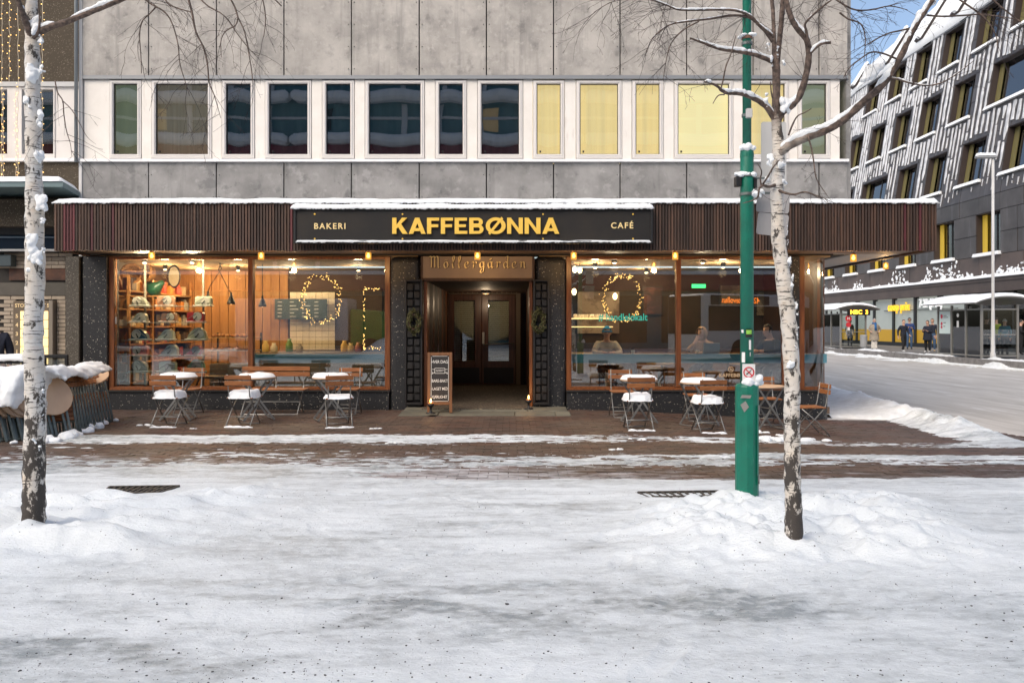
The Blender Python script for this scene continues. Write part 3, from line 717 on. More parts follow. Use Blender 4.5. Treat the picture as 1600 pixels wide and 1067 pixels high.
# entrance recess
xl, xr = X0(662), X0(832); yb = 20.5
zc = Z0(438)
q = MB()
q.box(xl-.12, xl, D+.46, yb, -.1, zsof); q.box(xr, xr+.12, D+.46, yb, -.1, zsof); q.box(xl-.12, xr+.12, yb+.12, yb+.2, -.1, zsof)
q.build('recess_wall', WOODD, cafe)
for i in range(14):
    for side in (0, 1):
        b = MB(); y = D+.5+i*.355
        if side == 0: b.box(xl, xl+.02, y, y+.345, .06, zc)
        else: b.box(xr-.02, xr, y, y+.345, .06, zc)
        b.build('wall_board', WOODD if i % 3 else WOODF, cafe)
q = MB(); q.box(xl, xr, D+.05, yb+.1, zc, zc+.06); q.build('recess_ceiling', WOODD, cafe)
q = MB()
for i in range(16):
    y = yb-.06; x = xl+.05+i*.125
    q.box(x, x+.10, y, y+.05, 2.42, zc)
q.build('transom_slats', WOODD, cafe, kind='stuff')
q = MB(); q.box(xl, xr, D-.35, yb+.1, -.3, .06); q.build('recess_floor', speckle("pebble_floor", (0.05,0.04,0.03), (0.34,0.28,0.20), 40, 0.8, 0.7), cafe)
q = MB(); q.box(xl, xl+.06, D+.02, D+.2, .06, zc); q.box(xr-.06, xr, D+.02, D+.2, .06, zc); q.build('door_post', WOODF, cafe, bevel=.006, kind='stuff')
# double doors with blinds
zd0, zd1 = .06, 2.40; xd0, xd1 = PX(699, yb), PX(806, yb)
q = MB(); q.box(xd0-.12, xd0, yb-.05, yb+.1, zd0, zd1+.1); q.box(xd1, xd1+.12, yb-.05, yb+.1, zd0, zd1+.1); q.box(xd0, xd1, yb-.05, yb+.1, zd1, zd1+.1)
q.build('door_frame', M("door_frame_grey", (0.16,0.12,0.08), 0.5), cafe)
xm = (xd0+xd1)/2
BLD = M("door_blind", (0.80,0.72,0.60), 0.6)
for i, (a, b) in enumerate(((xd0+.01, xm-.004), (xm+.004, xd1-.01))):
    d = MB(); st = .17
    d.box(a, a+st, yb-.02, yb+.05, zd0+.01, zd1-.01); d.box(b-st, b, yb-.02, yb+.05, zd0+.01, zd1-.01)
    d.box(a+st, b-st, yb-.02, yb+.05, zd1-.16, zd1-.01); d.box(a+st, b-st, yb-.02, yb+.05, zd0+.01, zd0+.62)
    do = d.build('door', WOODF if 0 else M("door_wood", (0.12,0.05,0.024), 0.35, col2=(0.06,0.025,0.012), vscale=3, stretch=(6,6,.5)), cafe, bevel=.006)
    kp = MB(); kp.box(a+.05, b-.05, yb-.028, yb-.021, zd0+.05, zd0+.45); kp.build('kick_plate', BLACK, do)
    p = MB(); p.box(a+st, b-st, yb+.01, yb+.016, zd0+.62, zd1-.16); p.build('pane', GLASS_LIT, do)
    bl = MB(); n = 30
    for k in range(n):
        z = zd0+.64+(zd1-.80-zd0)*k/n
        bl.obox(((a+b)/2, yb+.10, z), (b-a-2*st+.08, .003, .038), Matrix.Rotation(R(-24), 3, 'X'))
    bl.build('blind_slats', BLD, do, kind='stuff')
    if i == 1:
        h = MB(); h.tube([(a+.03, yb-.12, 1.10), (b-.05, yb-.12, 1.13)], .018, 8); h.tube([(a+.08, yb-.02, 1.10), (a+.08, yb-.12, 1.10)], .012, 8); h.tube([(b-.1, yb-.02, 1.128), (b-.1, yb-.12, 1.128)], .012, 8)
        h.build('push_bar', STEEL, do, smooth=True)
        lk = MB(); lk.box(a+.01, a+.07, yb-.05, yb-.02, 1.12, 1.42); lk.build('lock_plate', GREY_L, do, bevel=.006)
q = MB(); q.box(xl, xr, yb+.13, yb+.17, -.1, 2.9); q.build('hall_back', M("hall_brown", (0.10,0.07,0.05), 0.8), cafe)  # plain dark brown back of the hall
# step slabs before the door
SLABM = M("slate_step", (0.16,0.155,0.12), 0.65, col2=(0.085,0.085,0.07), vscale=1.8, rand=0.2, bump=0.004, bscale=20)
for row, (ya, yb_, xs) in enumerate(((14.06, 14.52, (-2.02, -1.32, .05, .78, 1.05)), (14.53, 15.06, (-2.0, -.95, .28, 1.02)))):
    for a, b in zip(xs[:-1], xs[1:]):
        s = MB(); z1 = .02+row*.03+rc.uniform(-.004,.004)
        s.hexa([(a+.006,ya,-.2),(b-.006,ya,-.2),(b-.006,yb_,-.2),(a+.006,yb_,-.2)], [(a+.006,ya,z1-.012),(b-.006,ya,z1-.012),(b-.006,yb_,z1+.012),(a+.006,yb_,z1+.012)])
        s.build('step_slab', SLABM, cafe, bevel=.006)

# canopy
Yc = 13.98; zc0, zc1 = 2.905, PZ(316, 13.98)
xc0, xc1 = PX(85, Yc), PX(1465, Yc)
cn = MB()
cn.box(xc0+.05, xc1-.05, Yc+.09, D-.01, zc1-.12, zc1-.03); cn.box(xc1-1.0, xc1-.05, D-.01, D+16, zc1-.12, zc1-.03)
cn.box(xc0+.05, xc1-.05, Yc+.06, Yc+.09, zc0+.02, zc1-.03); cn.box(xc0+.05, xc0+.08, Yc+.09, D-.03, zc0+.02, zc1-.12); cn.box(xc1-.08, xc1-.05, Yc+.09, D+16, zc0+.02, zc1-.12)
can = cn.build('canopy', DARKGAP, cafe)
sf = MB()
for i in range(int((D-Yc-.1)/.125)):
    pass
for i in range(8):
    y = Yc+.1+i*.122; b = MB(); b.box(xc0+.09, xc1-.09, y, y+.118, zc0+.04, zc0+.06); b.build('soffit_board', M("soffit_dark", (0.13,0.085,0.06), 0.6) if i == 0 else bpy.data.materials["soffit_dark"], can)
b = MB(); b.box(X0(1304)+.02, xc1-.09, D+.0, D+16, zc0+.04, zc0+.06); b.build('soffit_board', M("soffit_white", (0.42,0.38,0.34), 0.6), can)
n = 292; step = (xc1-xc0)/n
s0 = None
for i in range(n):
    x = xc0+i*step
    red = (3 <= i <= 6) or i in (12, 19, 78, 281, 286)
    if i == 0:
        b = MB(); b.box(0, step*.66, 0, .06, 0, zc1-zc0); s0 = b.build('slat', SLAT, can); sm = s0.data
        b = MB(); b.box(0, step*.66, 0, .06, 0, zc1-zc0); tmp = b.build('slat', SLAT_R, can); rm = tmp.data; bpy.data.objects.remove(tmp)
        o = s0
    else:
        o = bpy.data.objects.new('slat', rm if red else sm); COL.objects.link(o); o.parent = can
    o.location = (x, Yc+rc.uniform(-.004,.004), zc0+rc.uniform(-.004,.004))
ss = MB()
for i in range(300):
    y = Yc+.07+i*step
    if y < D+16: ss.box(xc1-.05, xc1+.0, y, y+step*.66, zc0, zc1)
for i in range(20):
    y = Yc+.07+i*step
    if y < D-.05: ss.box(xc0, xc0+.05, y, y+step*.66, zc0, zc1)
ss.build('side_slats', SLAT, can, kind='stuff')
bt = MB(); bt.box(xc0+.02, xc1-.05, Yc+.062, Yc+.10, zc0+.008, zc0+.03); bt.box(xc1-.1, xc1-.052, Yc+.11, D+16, zc0+.004, zc0+.11); bt.build('canopy_trim', WOODD, can)
def snow_strip(name, x0, x1, y0, y1, z, th, parent, seed, nx=None, ny=7, axis='x', over=.02):
    nx = nx or max(6, int((x1-x0)/.05)); rr = random.Random(seed)
    xs = np.linspace(x0-over, x1+over, nx); ys_ = np.linspace(y0-over, y1+over, ny)
    X, Y = np.meshgrid(xs, ys_)
    ex = np.minimum(X-xs[0], xs[-1]-X); ey = np.minimum(Y-ys_[0], ys_[-1]-Y); e = np.minimum(ex, ey)
    prof = np.sqrt(np.clip(e/(th*.8), 0, 1))
    Z = z-.012+prof*th*(0.72+0.56*fbm(X*2.3+seed, Y*5, seed, 4))
    Yj = Y+0.025*(fbm(X*3.5+seed*3.1, Y*0+seed, seed+5, 3)-.5)*2
    mb = MB(); co = [(float(a), float(b), float(c)) for a, b, c in zip(X.ravel(), Yj.ravel(), Z.ravel())]
    mb.add(co, [(j*nx+i, j*nx+i+1, (j+1)*nx+i+1, (j+1)*nx+i) for j in range(ny-1) for i in range(nx-1)])
    # underside lip
    b0 = len(mb.v); front = [(c[0], c[1]+.015, z-.035+.02*rr.random()) for c in co[:nx]]
    mb.add(front, []); mb.f += [(b0+i, b0+i+1, i+1, i) for i in range(nx-1)]; mb.m += [0]*(nx-1)
    return mb.build(name, SNOW2, parent, smooth=True)
snow_strip('snow', xc0-.02, xc1+.02, Yc-.02, D-.05, zc1, .085, can, 3, nx=420, ny=12)
snow_strip('snow', xc1-1.0, xc1+.02, D-.0, D+15.9, zc1, .09, can, 4, nx=20, ny=60)

# interiors (open towards the windows)
INW = M("interior_wood", (0.42,0.22,0.08), 0.55, col2=(0.30,0.14,0.05), vscale=3, stretch=(5,5,.4))
IND = M("interior_dark", (0.055,0.034,0.022), 0.7, col2=(0.06,0.037,0.024), vscale=2)
INF = M("interior_floor", (0.16,0.12,0.09), 0.5)
INC = M("interior_ceiling", (0.30,0.22,0.14), 0.8)
TILE = M("white_tile", (0.70,0.62,0.47), 0.3)
LFX0, LFX1 = X0(130)+.05, xl-.13; RFX0, RFX1 = xr+.13, X0(1303)
yB = 19.2
q = MB()
q.box(LFX0-.1, LFX0, D+.46, yB, -.1, 2.95); q.box(LFX0, LFX1, yB, yB+.1, -.1, 2.95)
q.build('interior_wall', IND, cafe)
q = MB(); q.box(RFX0, RFX1, yB, yB+.1, -.1, 2.95); q.build('interior_wall', M('interior_darker', (0.024,0.016,0.011), .7, col2=(.05,.03,.02), vscale=1.2), cafe)
q = MB(); q.box(RFX1-.02, RFX1, D+.7, yB, -.1, 2.95); q.build('interior_wall', M("teal_blind_wall", (0.04,0.16,0.19), 0.5, col2=(0.02,0.07,0.09), vscale=2, stretch=(5,5,.3)), cafe)
for (a, b) in ((LFX0, LFX1), (RFX0, RFX1)):
    q = MB(); q.box(a, b, D+.2, yB, -.1, .03); q.build('interior_floor', INF, cafe)
    q = MB(); q.box(a, b, D+.17, yB, 2.90, 2.97); q.build('interior_ceiling', INC, cafe)
for i in range(13):
    b = MB(); x = LFX0+.02+i*.205; b.box(x, x+.195, yB-.03-(.012 if i % 2 else 0), yB-.001, .03, 2.9); b.build('wall_board', INW, cafe)
for i in range(7):      # tiled kitchen wall
    for j in range(9):
        b = MB(); x = LFX0+2.72+i*.155; z = 1.0+j*.155
        b.box(x+.004, x+.151, yB-.02, yB-.001, z+.004, z+.151); b.build('tile', TILE, cafe)
# brick strip inside, beside the first window
BRI = M("pale_brick", (0.42,0.29,0.18), 0.8, rand=0.12)
for j in range(34):
    b = MB(); z = .42+j*.072; b.box(LFX0+.0, LFX0+.19, D+.50, D+.62, z, z+.064); b.build('brick', BRI, cafe)
# ------------------------------------------------------------------ signs on the cafe
def text_mesh(name, s, size, depth, mat, parent=None, offset=0.0, spacing=1.0, mtx=None, align='CENTER', shear=0.0, xs=1.0, label=None):
    cu = bpy.data.curves.new(name, 'FONT'); cu.body = s; cu.size = size; cu.extrude = depth; cu.offset = offset
    cu.align_x = align; cu.align_y = 'CENTER'; cu.space_character = spacing; cu.shear = shear; cu.resolution_u = 4
    t = bpy.data.objects.new(name, cu); COL.objects.link(t)
    bpy.context.view_layer.update()
    me = bpy.data.meshes.new_from_object(t.evaluated_get(bpy.context.evaluated_depsgraph_get()))
    bpy.data.objects.remove(t); me.name = name
    me.materials.clear(); me.materials.append(mat)
    o = bpy.data.objects.new(name, me); COL.objects.link(o)
    if parent is not None: o.parent = parent
    o.matrix_local = (mtx or Matrix.Identity(4)) @ Matrix.Diagonal((xs, 1, 1, 1))
    if label: o['label'] = label
    return o
FRONT = Matrix.Rotation(R(90), 4, 'X')                       # text that faces -Y
def at_front(x, y, z): return Matrix.Translation((x, y, z)) @ FRONT
Ys = 13.86
def xs_(x): return PX(x, Ys)
def zs_(y): return PZ(y, Ys)
sign = empty('shop_sign', (0,0,0), label="long black fascia sign with gold lettering mounted on the slatted canopy", cat="sign")
b = MB(); b.box(xs_(461), xs_(1018), Ys, Yc-.004, zs_(379), zs_(327))
b.build('sign_board', M("sign_black", (0.020,0.019,0.018), 0.33, col2=(0.032,0.027,0.022), vscale=1.5), sign, bevel=.006)
b = MB(); e = .045
b.box(xs_(460)-.01, xs_(1019)+.01, Ys-.03, Ys+.02, zs_(379)-.02, zs_(379)+.03); b.box(xs_(460)-.01, xs_(1019)+.01, Ys-.03, Ys+.02, zs_(327)-.02, zs_(327)+.02)
b.box(xs_(460)-.01, xs_(460)+.03, Ys-.028, Ys+.02, zs_(379)+.03, zs_(327)-.02); b.box(xs_(1019)-.03, xs_(1019)+.01, Ys-.028, Ys+.02, zs_(379)+.03, zs_(327)-.02)
b.build('sign_frame', BLACK, sign, bevel=.004)
# bold geometric capitals, drawn as outlines in a unit-high box
def ell(cx, cy, rx, ry, a0, a1, n=14): return [(cx+rx*math.cos(R(a0+(a1-a0)*i/n)), cy+ry*math.sin(R(a0+(a1-a0)*i/n))) for i in range(n+1)]
T = .22
GL = {}
GL['K'] = (.80, [[(0,0),(T,0),(T,1),(0,1)], [(T,.30),(T,.56),(.52,1),(.79,1),(.40,.55)], [(.30,.44),(.47,.62),(.82,0),(.55,0)]])
GL['A'] = (.90, [[(0,0),(.23,0),(.58,1),(.34,1)], [(.67,0),(.90,0),(.56,1),(.40,1),(.40,.86)], [(.20,.17),(.70,.17),(.66,.35),(.24,.35)]])
GL['F'] = (.66, [[(0,0),(T,0),(T,1),(0,1)], [(T,.82),(.64,.82),(.64,1),(T,1)], [(T,.41),(.59,.41),(.59,.59),(T,.59)]])
GL['E'] = (.70, [[(0,0),(T,0),(T,1),(0,1)], [(T,.82),(.65,.82),(.65,1),(T,1)], [(T,.415),(.59,.415),(.59,.585),(T,.585)], [(T,0),(.67,0),(.67,.18),(T,.18)]])
GL['N'] = (.86, [[(0,0),(T,0),(T,1),(0,1)], [(.62,0),(.84,0),(.84,1),(.62,1)], [(.0,1),(.20,1),(.84,.0),(.64,0)]])
def bowl(cy, r, x0, x1):
    o = ell(x1-r, cy, r, r, -90, 90); i = ell(x1-r, cy, r-T*.92, r-.17, 90, -90); return [(x0, cy-r)]+o+[(x0, cy+r), (x0, cy+r-.17)]+i+[(x0, cy-r+.17)]
GL['B'] = (.80, [[(0,0),(T,0),(T,1),(0,1)], bowl(.285, .285, T, .76), bowl(.735, .265, T, .72)])
oo = ell(.53, .5, .53, .52, 0, 360, 36); oi = ell(.53, .5, .31, .33, 0, 360, 36)
GL['Ø'] = (1.06, ['RING', [(.13,.06),(.22,-.06),(.93,.94),(.84,1.06)]])
lett = MB()
word = "KAFFEBØNNA"; gap = .075
tot = sum(GL[c][0] for c in word)+gap*(len(word)-1)
W = xs_(873.5)-xs_(613.5); Hh = zs_(341)-zs_(366); k = W/tot; x = xs_(613.5); zb_ = zs_(366)
for c in word:
    wd, polys = GL[c]
    for pi, p in enumerate(polys):
        if p == 'RING':
            n = 36
            to = lambda q, d: [(x+a*k, d, zb_+bb*Hh) for a, bb in q[:n]]
            v = to(oo, Ys-.055)+to(oi, Ys-.055)+to(oo, Ys-.02)+to(oi, Ys-.02); fs = []
            for i in range(n):
                j = (i+1) % n
                fs += [(i, j, n+j, n+i), (i, 2*n+i, 2*n+j, j), (n+i, n+j, 3*n+j, 3*n+i)]
            lett.add(v, fs); continue
        y0 = Ys-.055-.0015*pi
        pts = [(x+a*k, zb_+bb*Hh) for a, bb in p]
        lett.prism(pts, y0, Ys-.02)
    x += (wd+gap)*k
fix_normals(lett.build('lettering', GOLD, sign))
GOLD_P = M("gold_print", (0.75,0.58,0.28), 0.45, emit=(0.9,0.65,0.25), estr=0.08)
text_mesh('lettering', "BAKERI", .142, .004, GOLD_P, sign, .0025, 1.28, at_front(xs_(515.5), Ys-.006, zs_(354)))
text_mesh('lettering', "CAFÉ", .142, .004, GOLD_P, sign, .0025, 1.28, at_front(xs_(972), Ys-.006, zs_(353)))
b = MB()
for xx in (492, 629, 848.5, 989):
    for yy in (335, 373.5): b.ball((xs_(xx), Ys-.01, zs_(yy)), (.016, .014, .016), 8, 5)
b.build('bolts', GOLD, sign, kind='stuff')
snow_strip('snow', xs_(457), xs_(1020), Ys-.05, Yc-.0, zs_(327)+.02, .085, sign, 12, nx=260, ny=7)
snow_strip('snow', xs_(463), xs_(1017), Ys-.045, Ys-.005, zs_(378)+.01, .030, sign, 13, nx=220, ny=5, over=.0)

# painted board over the doorway
yb2 = D-.06
mol = empty('doorway_sign', (0,0,0), label="pale brown board with engraved gold script above the doorway", cat="sign")
b = MB(); b.box(X0(661), X0(832), yb2, D+.02, Z0(435), 2.895); b.build('sign_board', M("sign_brown", (0.26,0.19,0.135), 0.55, col2=(0.21,0.155,0.115), vscale=2), mol)
b = MB(); b.box(X0(658), X0(835), yb2-.02, D+.05, Z0(439.5), Z0(435)); b.box(X0(658), X0(661), yb2-.02, D+.05, Z0(435), 2.895); b.box(X0(832), X0(835), yb2-.02, D+.05, Z0(435), 2.895); b.build('sign_frame', WOODD, mol, bevel=.004)
def cr(pts, n=7):
    pts = [Vector((*p, 0)) for p in pts]; out = []
    for i in range(len(pts)-1):
        p0 = pts[max(i-1,0)]; p1 = pts[i]; p2 = pts[i+1]; p3 = pts[min(i+2, len(pts)-1)]
        for j in range(n):
            t = j/n; out.append(0.5*((2*p1)+(-p0+p2)*t+(2*p0-5*p1+4*p2-p3)*t*t+(-p0+3*p1-3*p2+p3)*t**3))
    out.append(pts[-1]); return out
SC = {   # pen strokes of a script hand; x-height .52, ascender 1
 'M': (1.02, [[(0,.90),(.07,1.0),(.17,.94),(.19,.75),(.19,.06)], [(.19,.78),(.30,.98),(.42,.96),(.46,.78),(.46,.06)], [(.46,.78),(.57,.98),(.70,.96),(.74,.78),(.74,.16),(.79,.03),(.90,.10)]]),
 'ö': (.55, [[(.30,.52),(.14,.50),(.06,.28),(.14,.05),(.28,.04),(.38,.24),(.32,.48),(.20,.50)], [(.14,.66),(.16,.70)], [(.28,.66),(.30,.70)]]),
 'l': (.36, [[(.02,.30),(.18,.70),(.22,.92),(.15,1.0),(.08,.88),(.08,.18),(.14,.03),(.28,.10)]]),
 'e': (.50, [[(.04,.22),(.24,.30),(.34,.42),(.26,.54),(.12,.46),(.06,.26),(.12,.06),(.26,.03),(.42,.16)]]),
 'r': (.46, [[(.0,.44),(.10,.54),(.15,.46),(.12,.06)], [(.14,.34),(.24,.52),(.36,.50),(.38,.42)]]),
 'g': (.52, [[(.36,.46),(.22,.53),(.08,.40),(.08,.14),(.20,.03),(.34,.20)], [(.38,.54),(.37,.10),(.33,-.26),(.20,-.38),(.08,-.28),(.20,-.10),(.46,.14)]]),
 'å': (.54, [[(.36,.46),(.22,.53),(.08,.40),(.08,.14),(.20,.03),(.35,.24)], [(.38,.54),(.37,.14),(.44,.03),(.54,.12)], [(.28,.70),(.22,.76),(.28,.82),(.33,.76),(.28,.70)]]),
 'd': (.56, [[(.36,.46),(.22,.53),(.08,.40),(.08,.14),(.20,.03),(.35,.24)], [(.24,.90),(.32,1.0),(.40,.92),(.38,.16),(.44,.03),(.56,.12)]]),
 'n': (.66, [[(.0,.44),(.10,.54),(.15,.46),(.14,.05)], [(.14,.34),(.26,.52),(.37,.50),(.40,.36),(.40,.14),(.46,.03),(.60,.10)]]),
}
wrd = "Möllergården"; gp_ = .14
totw = sum(SC[c][0] for c in wrd)+gp_*(len(wrd)-1)
Wm = X0(824)-X0(671); km = Wm/totw; Hm = Z0(401)-Z0(419.5); xm_ = X0(671)
lm, sh = MB(), MB()
nib = Vector((.045, .028, 0))
for c in wrd:
    wd, strokes = SC[c]
    for s in strokes:
        pts = cr(s)
        for mb, dx, dz, y in ((lm, 0, 0, yb2-.014), (sh, .014, -.010, yb2-.006)):
            v = []
            for p in pts:
                for sg in (-1, 1):
                    q = p+nib*sg; v.append((xm_+q.x*km+dx, y, Z0(419.5)+q.y*Hm+dz))
            n = len(pts)
            v += [(a, yb2-.001, bb) for a, _, bb in v]
            fs = [(2*i, 2*i+2, 2*i+3, 2*i+1) for i in range(n-1)]
            fs += [(2*i, 2*n+2*i, 2*n+2*i+2, 2*i+2) for i in range(n-1)]+[(2*i+1, 2*i+3, 2*n+2*i+3, 2*n+2*i+1) for i in range(n-1)]
            mb.add(v, fs)
    xm_ += (wd+gp_)*km
lm.build('lettering', M("script_gold", (0.72,0.55,0.26), 0.4, 0.2), mol)
sh.build('letter_offset_copy', M("script_brown", (0.055,0.03,0.015), 0.6), mol)  # dark copy of the script, offset down and sideways

# wrought gates folded back on both sides of the doorway, with wreaths
def gate(a, b, label):
    t = empty('folding_gate', (0,0,0), label=label, cat="gate", group="black iron gates beside the doorway")
    y0, y1 = D-.13, D-.03
    f = MB(); xa, xb = X0(a), X0(b); z0, z1 = Z0(633)+.02, Z0(437)
    for xx in (xa, xb-.035): f.box(xx, xx+.035, y0, y1, z0, z1)
    f.box(xa+.035, xb-.035, y0, y1, z0, z0+.04); f.box(xa+.035, xb-.035, y0, y1, z1-.04, z1)
    f.build('gate_frame', BLACK, t, bevel=.004)
    nz = 15
    for j in range(nz):
        for i in range(2):
            zc_ = z0+.07+(z1-z0-.14)*(j+.5)/nz; xc_ = xa+.035+(xb-xa-.07)*(i+.5)/2
            p = MB(); hw = (xb-xa-.07)/4-.012; hh = (z1-z0-.14)/nz/2-.012
            d = .03 if (i+j) % 2 else .0
            p.box(xc_-hw, xc_+hw, y0+.015+d, y0+.045+d, zc_-hh, zc_+hh)
            p.build('gate_plate', BLACK if (i+j) % 2 else BLACKM, t, bevel=.008)
    bk = MB(); bk.box(xa+.036, xb-.036, y1-.012, y1-.004, z0+.041, z1-.041); bk.build('back_plate', BLACKM, t)
    return t
gate(633.5, 661, "black iron lattice gate standing open beside the chalkboard stand")
gate(833, 858, "black iron lattice gate standing open beside the lone candle")
LEAFG = M("wreath_green", (0.045,0.055,0.018), 0.7, col2=(0.09,0.085,0.03), vscale=20)
def wreath(x, y, label, seed):
    t = empty('wreath', (X0(x), D-.20, Z0(y)), label=label, cat="wreath", group="green wreaths on the iron gates")
    rr = random.Random(seed); rg = MB(); rg.torus((0,0,0), .14, .028, 20, 6, sx=.72); rg.build('ring', WOODD, t)
    lf = MB()
    for i in range(520):
        a = rr.uniform(0, 2*math.pi); r0 = .14+rr.gauss(0,.03); c = Vector((r0*math.cos(a)*.72, rr.uniform(-.05,.03), r0*math.sin(a)*1.25))
        d = Vector((-math.sin(a)+rr.gauss(0,.6), rr.gauss(0,.5), math.cos(a)+rr.gauss(0,.6))).normalized()*rr.uniform(.04,.085)
        s = d.cross(Vector((rr.random(), rr.random(), rr.random()))).normalized()*.010
        lf.add([c-d*.5, c+s, c+d*.5, c-s], [(0,1,2,3)])
    lf.build('leaves', LEAFG, t, kind='stuff')
wreath(649, 503, "green leafy wreath hanging on the gate above the chalkboard", 1)
wreath(841, 502, "green leafy wreath hanging on the gate farther from the chalkboard", 2)

# chalkboard stand
yA = 14.25
cb = empty('chalkboard_stand', (PX(687, yA), yA, 0.03), R(3), label="wooden A-frame chalkboard with white handwriting standing by the doorway", cat="sign")
hB = PZ(551, yA)-.03; wB = (PX(706.5, yA)-PX(667.5, yA))
fb = MB(); e = .055; z0 = .14
tilt = .10
def fy(z): return .0+tilt*z/hB
for sx in (-1, 1):
    fb.hexa([(sx*wB/2-(e if sx > 0 else 0), 0, 0), (sx*wB/2+(e if sx < 0 else 0), 0, 0), (sx*wB/2+(e if sx < 0 else 0), .025, 0), (sx*wB/2-(e if sx > 0 else 0), .025, 0)],
            [(sx*wB/2-(e if sx > 0 else 0), tilt, hB), (sx*wB/2+(e if sx < 0 else 0), tilt, hB), (sx*wB/2+(e if sx < 0 else 0), tilt+.025, hB), (sx*wB/2-(e if sx > 0 else 0), tilt+.025, hB)])
for za, zb_2 in ((z0, z0+e), (hB-e, hB)):
    fb.hexa([(-wB/2+e, fy(za), za), (wB/2-e, fy(za), za), (wB/2-e, fy(za)+.024, za), (-wB/2+e, fy(za)+.024, za)], [(-wB/2+e, fy(zb_2), zb_2), (wB/2-e, fy(zb_2), zb_2), (wB/2-e, fy(zb_2)+.024, zb_2), (-wB/2+e, fy(zb_2)+.024, zb_2)])
fb.build('frame', M("a_frame_wood", (0.20,0.088,0.035), 0.5, col2=(0.13,0.055,0.02), vscale=6, stretch=(4,4,.6)), cb, bevel=.004)
lg = MB()
for sx in (-1, 1): lg.bar((sx*(wB/2-.03), .34, 0), (sx*(wB/2-.03), tilt+.03, hB), .04, .025)
lg.build('rear_legs', bpy.data.materials["a_frame_wood"], cb)
bd_ = MB(); za, zb_2 = z0+e, hB-e; bd_.hexa([(-wB/2+e, fy(za)+.01, za), (wB/2-e, fy(za)+.01, za), (wB/2-e, fy(za)+.02, za), (-wB/2+e, fy(za)+.02, za)], [(-wB/2+e, fy(zb_2)+.01, zb_2), (wB/2-e, fy(zb_2)+.01, zb_2), (wB/2-e, fy(zb_2)+.02, zb_2), (-wB/2+e, fy(zb_2)+.02, zb_2)])
bo = bd_.build('blackboard', M("slate_black", (0.020,0.019,0.019), 0.7), cb)
CHALK = M("chalk", (0.75,0.74,0.70), 0.9)
tl_ = math.atan2(tilt, hB)
def on_board(u, v): # v: 0..1 up the board
    z = z0+e+(hB-2*e-z0)*v
    return Matrix.Translation((u, fy(z)+.006, z)) @ Matrix.Rotation(R(90)-tl_, 4, 'X')
for s, v, sz, sp, sxx in (("HVER DAG:", .86, .078, .92, .86), ("GODT", .67, .046, 1.1, 1.0), ("BARE-BAKT", .45, .076, .92, .80), ("-LAGET MED", .28, .074, .92, .76), ("KJÆRLIGHET", .105, .072, .9, .72)):
    text_mesh('chalk_writing', s, sz, .0006, CHALK, bo, .0002, sp, on_board(0, v), xs=sxx)
fl = MB(); 
def chalk_line(u0, v0, u1, v1, w=.007):
    zA = z0+e+(hB-2*e-z0)*v0; zB_ = z0+e+(hB-2*e-z0)*v1
    fl.bar((u0, fy(zA)+.006, zA), (u1, fy(zB_)+.006, zB_), w, .003, up=(0,1,0) if abs(v1-v0) > 1e-6 and abs(u1-u0) < 1e-6 else (0,1,.001))
hw = wB/2-e-.014
for a in ((-hw,.03,-hw,.97),(hw,.03,hw,.97),(-hw+.02,.985,hw-.02,.985),(-hw,.015,hw,.015),(-.09,.615,.09,.615),(-.09,.725,.09,.725),(-.09,.615,-.09,.725),(.09,.615,.09,.725),(-.14,.60,-.09,.64),(.14,.60,.09,.64),(-.14,.70,-.09,.70),(.14,.70,.09,.70),(-.14,.60,-.125,.65),(.14,.60,.125,.65)): chalk_line(*a)
fl.build('chalk_border', CHALK, bo, kind='stuff')
# candles on the step
for x, yy, lab in ((673, 14.0, "small lit candle on a black holder in front of the chalkboard"), (826, 14.75, "small lit candle on a black holder by the gate, away from the chalkboard")):
    t = empty('candle', (PX(x, yy), yy, .045 if yy > 14.5 else .05), label=lab, cat="candle", group="candles at the doorway")
    h = MB(); h.lathe([(.085,0),(.09,.012),(.03,.02),(.018,.06),(.02,.10),(.055,.13),(.065,.17),(.06,.17),(.05,.135)], 14); h.build('holder', BLACK, t, smooth=True)
    wx = MB(); wx.lathe([(.048,.135),(.048,.185),(.02,.183)], 12); wx.build('wax', M("wax", (0.45,0.16,0.05), 0.5), t)
    fm = MB(); fm.lathe([(.002,.186),(.014,.205),(.010,.235),(.001,.262)], 8); fm.build('flame', emis("flame", (1.0,0.50,0.12), 14), t, smooth=True)
    ld = bpy.data.lights.new('candle_light', 'POINT'); ld.energy = 1.2; ld.color = (1,.5,.18); ld.shadow_soft_size = .03; lo = bpy.data.objects.new('candle_light', ld); COL.objects.link(lo); lo.parent = t; lo.location = (0, -.02, .30)

# lanterns under the canopy
def lantern(x, y, z, label, en=11):
    t = empty('canopy_lantern', (x, y, z), label=label, cat="lantern", group="amber lanterns under the canopy")
    c = MB(); c.lathe([(.008,.0),(.008,-.02),(.035,-.025),(.040,-.05),(.020,-.055)], 12); c.build('cap', BRASS, t, smooth=True)
    j = MB(); j.lathe([(.050,-.045),(.054,-.055),(.054,-.165),(.050,-.17)], 18); j.build('jar', AMBER, t, smooth=True)
    b = MB(); b.lathe([(.010,-.055),(.014,-.07),(.028,-.10),(.024,-.125),(.006,-.14)], 10); b.build('bulb', BULB, t, smooth=True)
    ld = bpy.data.lights.new('lantern_light', 'POINT'); ld.energy = en; ld.color = (1,.58,.22); ld.shadow_soft_size = .05; lo = bpy.data.objects.new('lantern_light', ld); COL.objects.link(lo); lo.parent = t; lo.location = (0, 0, -.22)
yl = 14.12; zl = 2.93
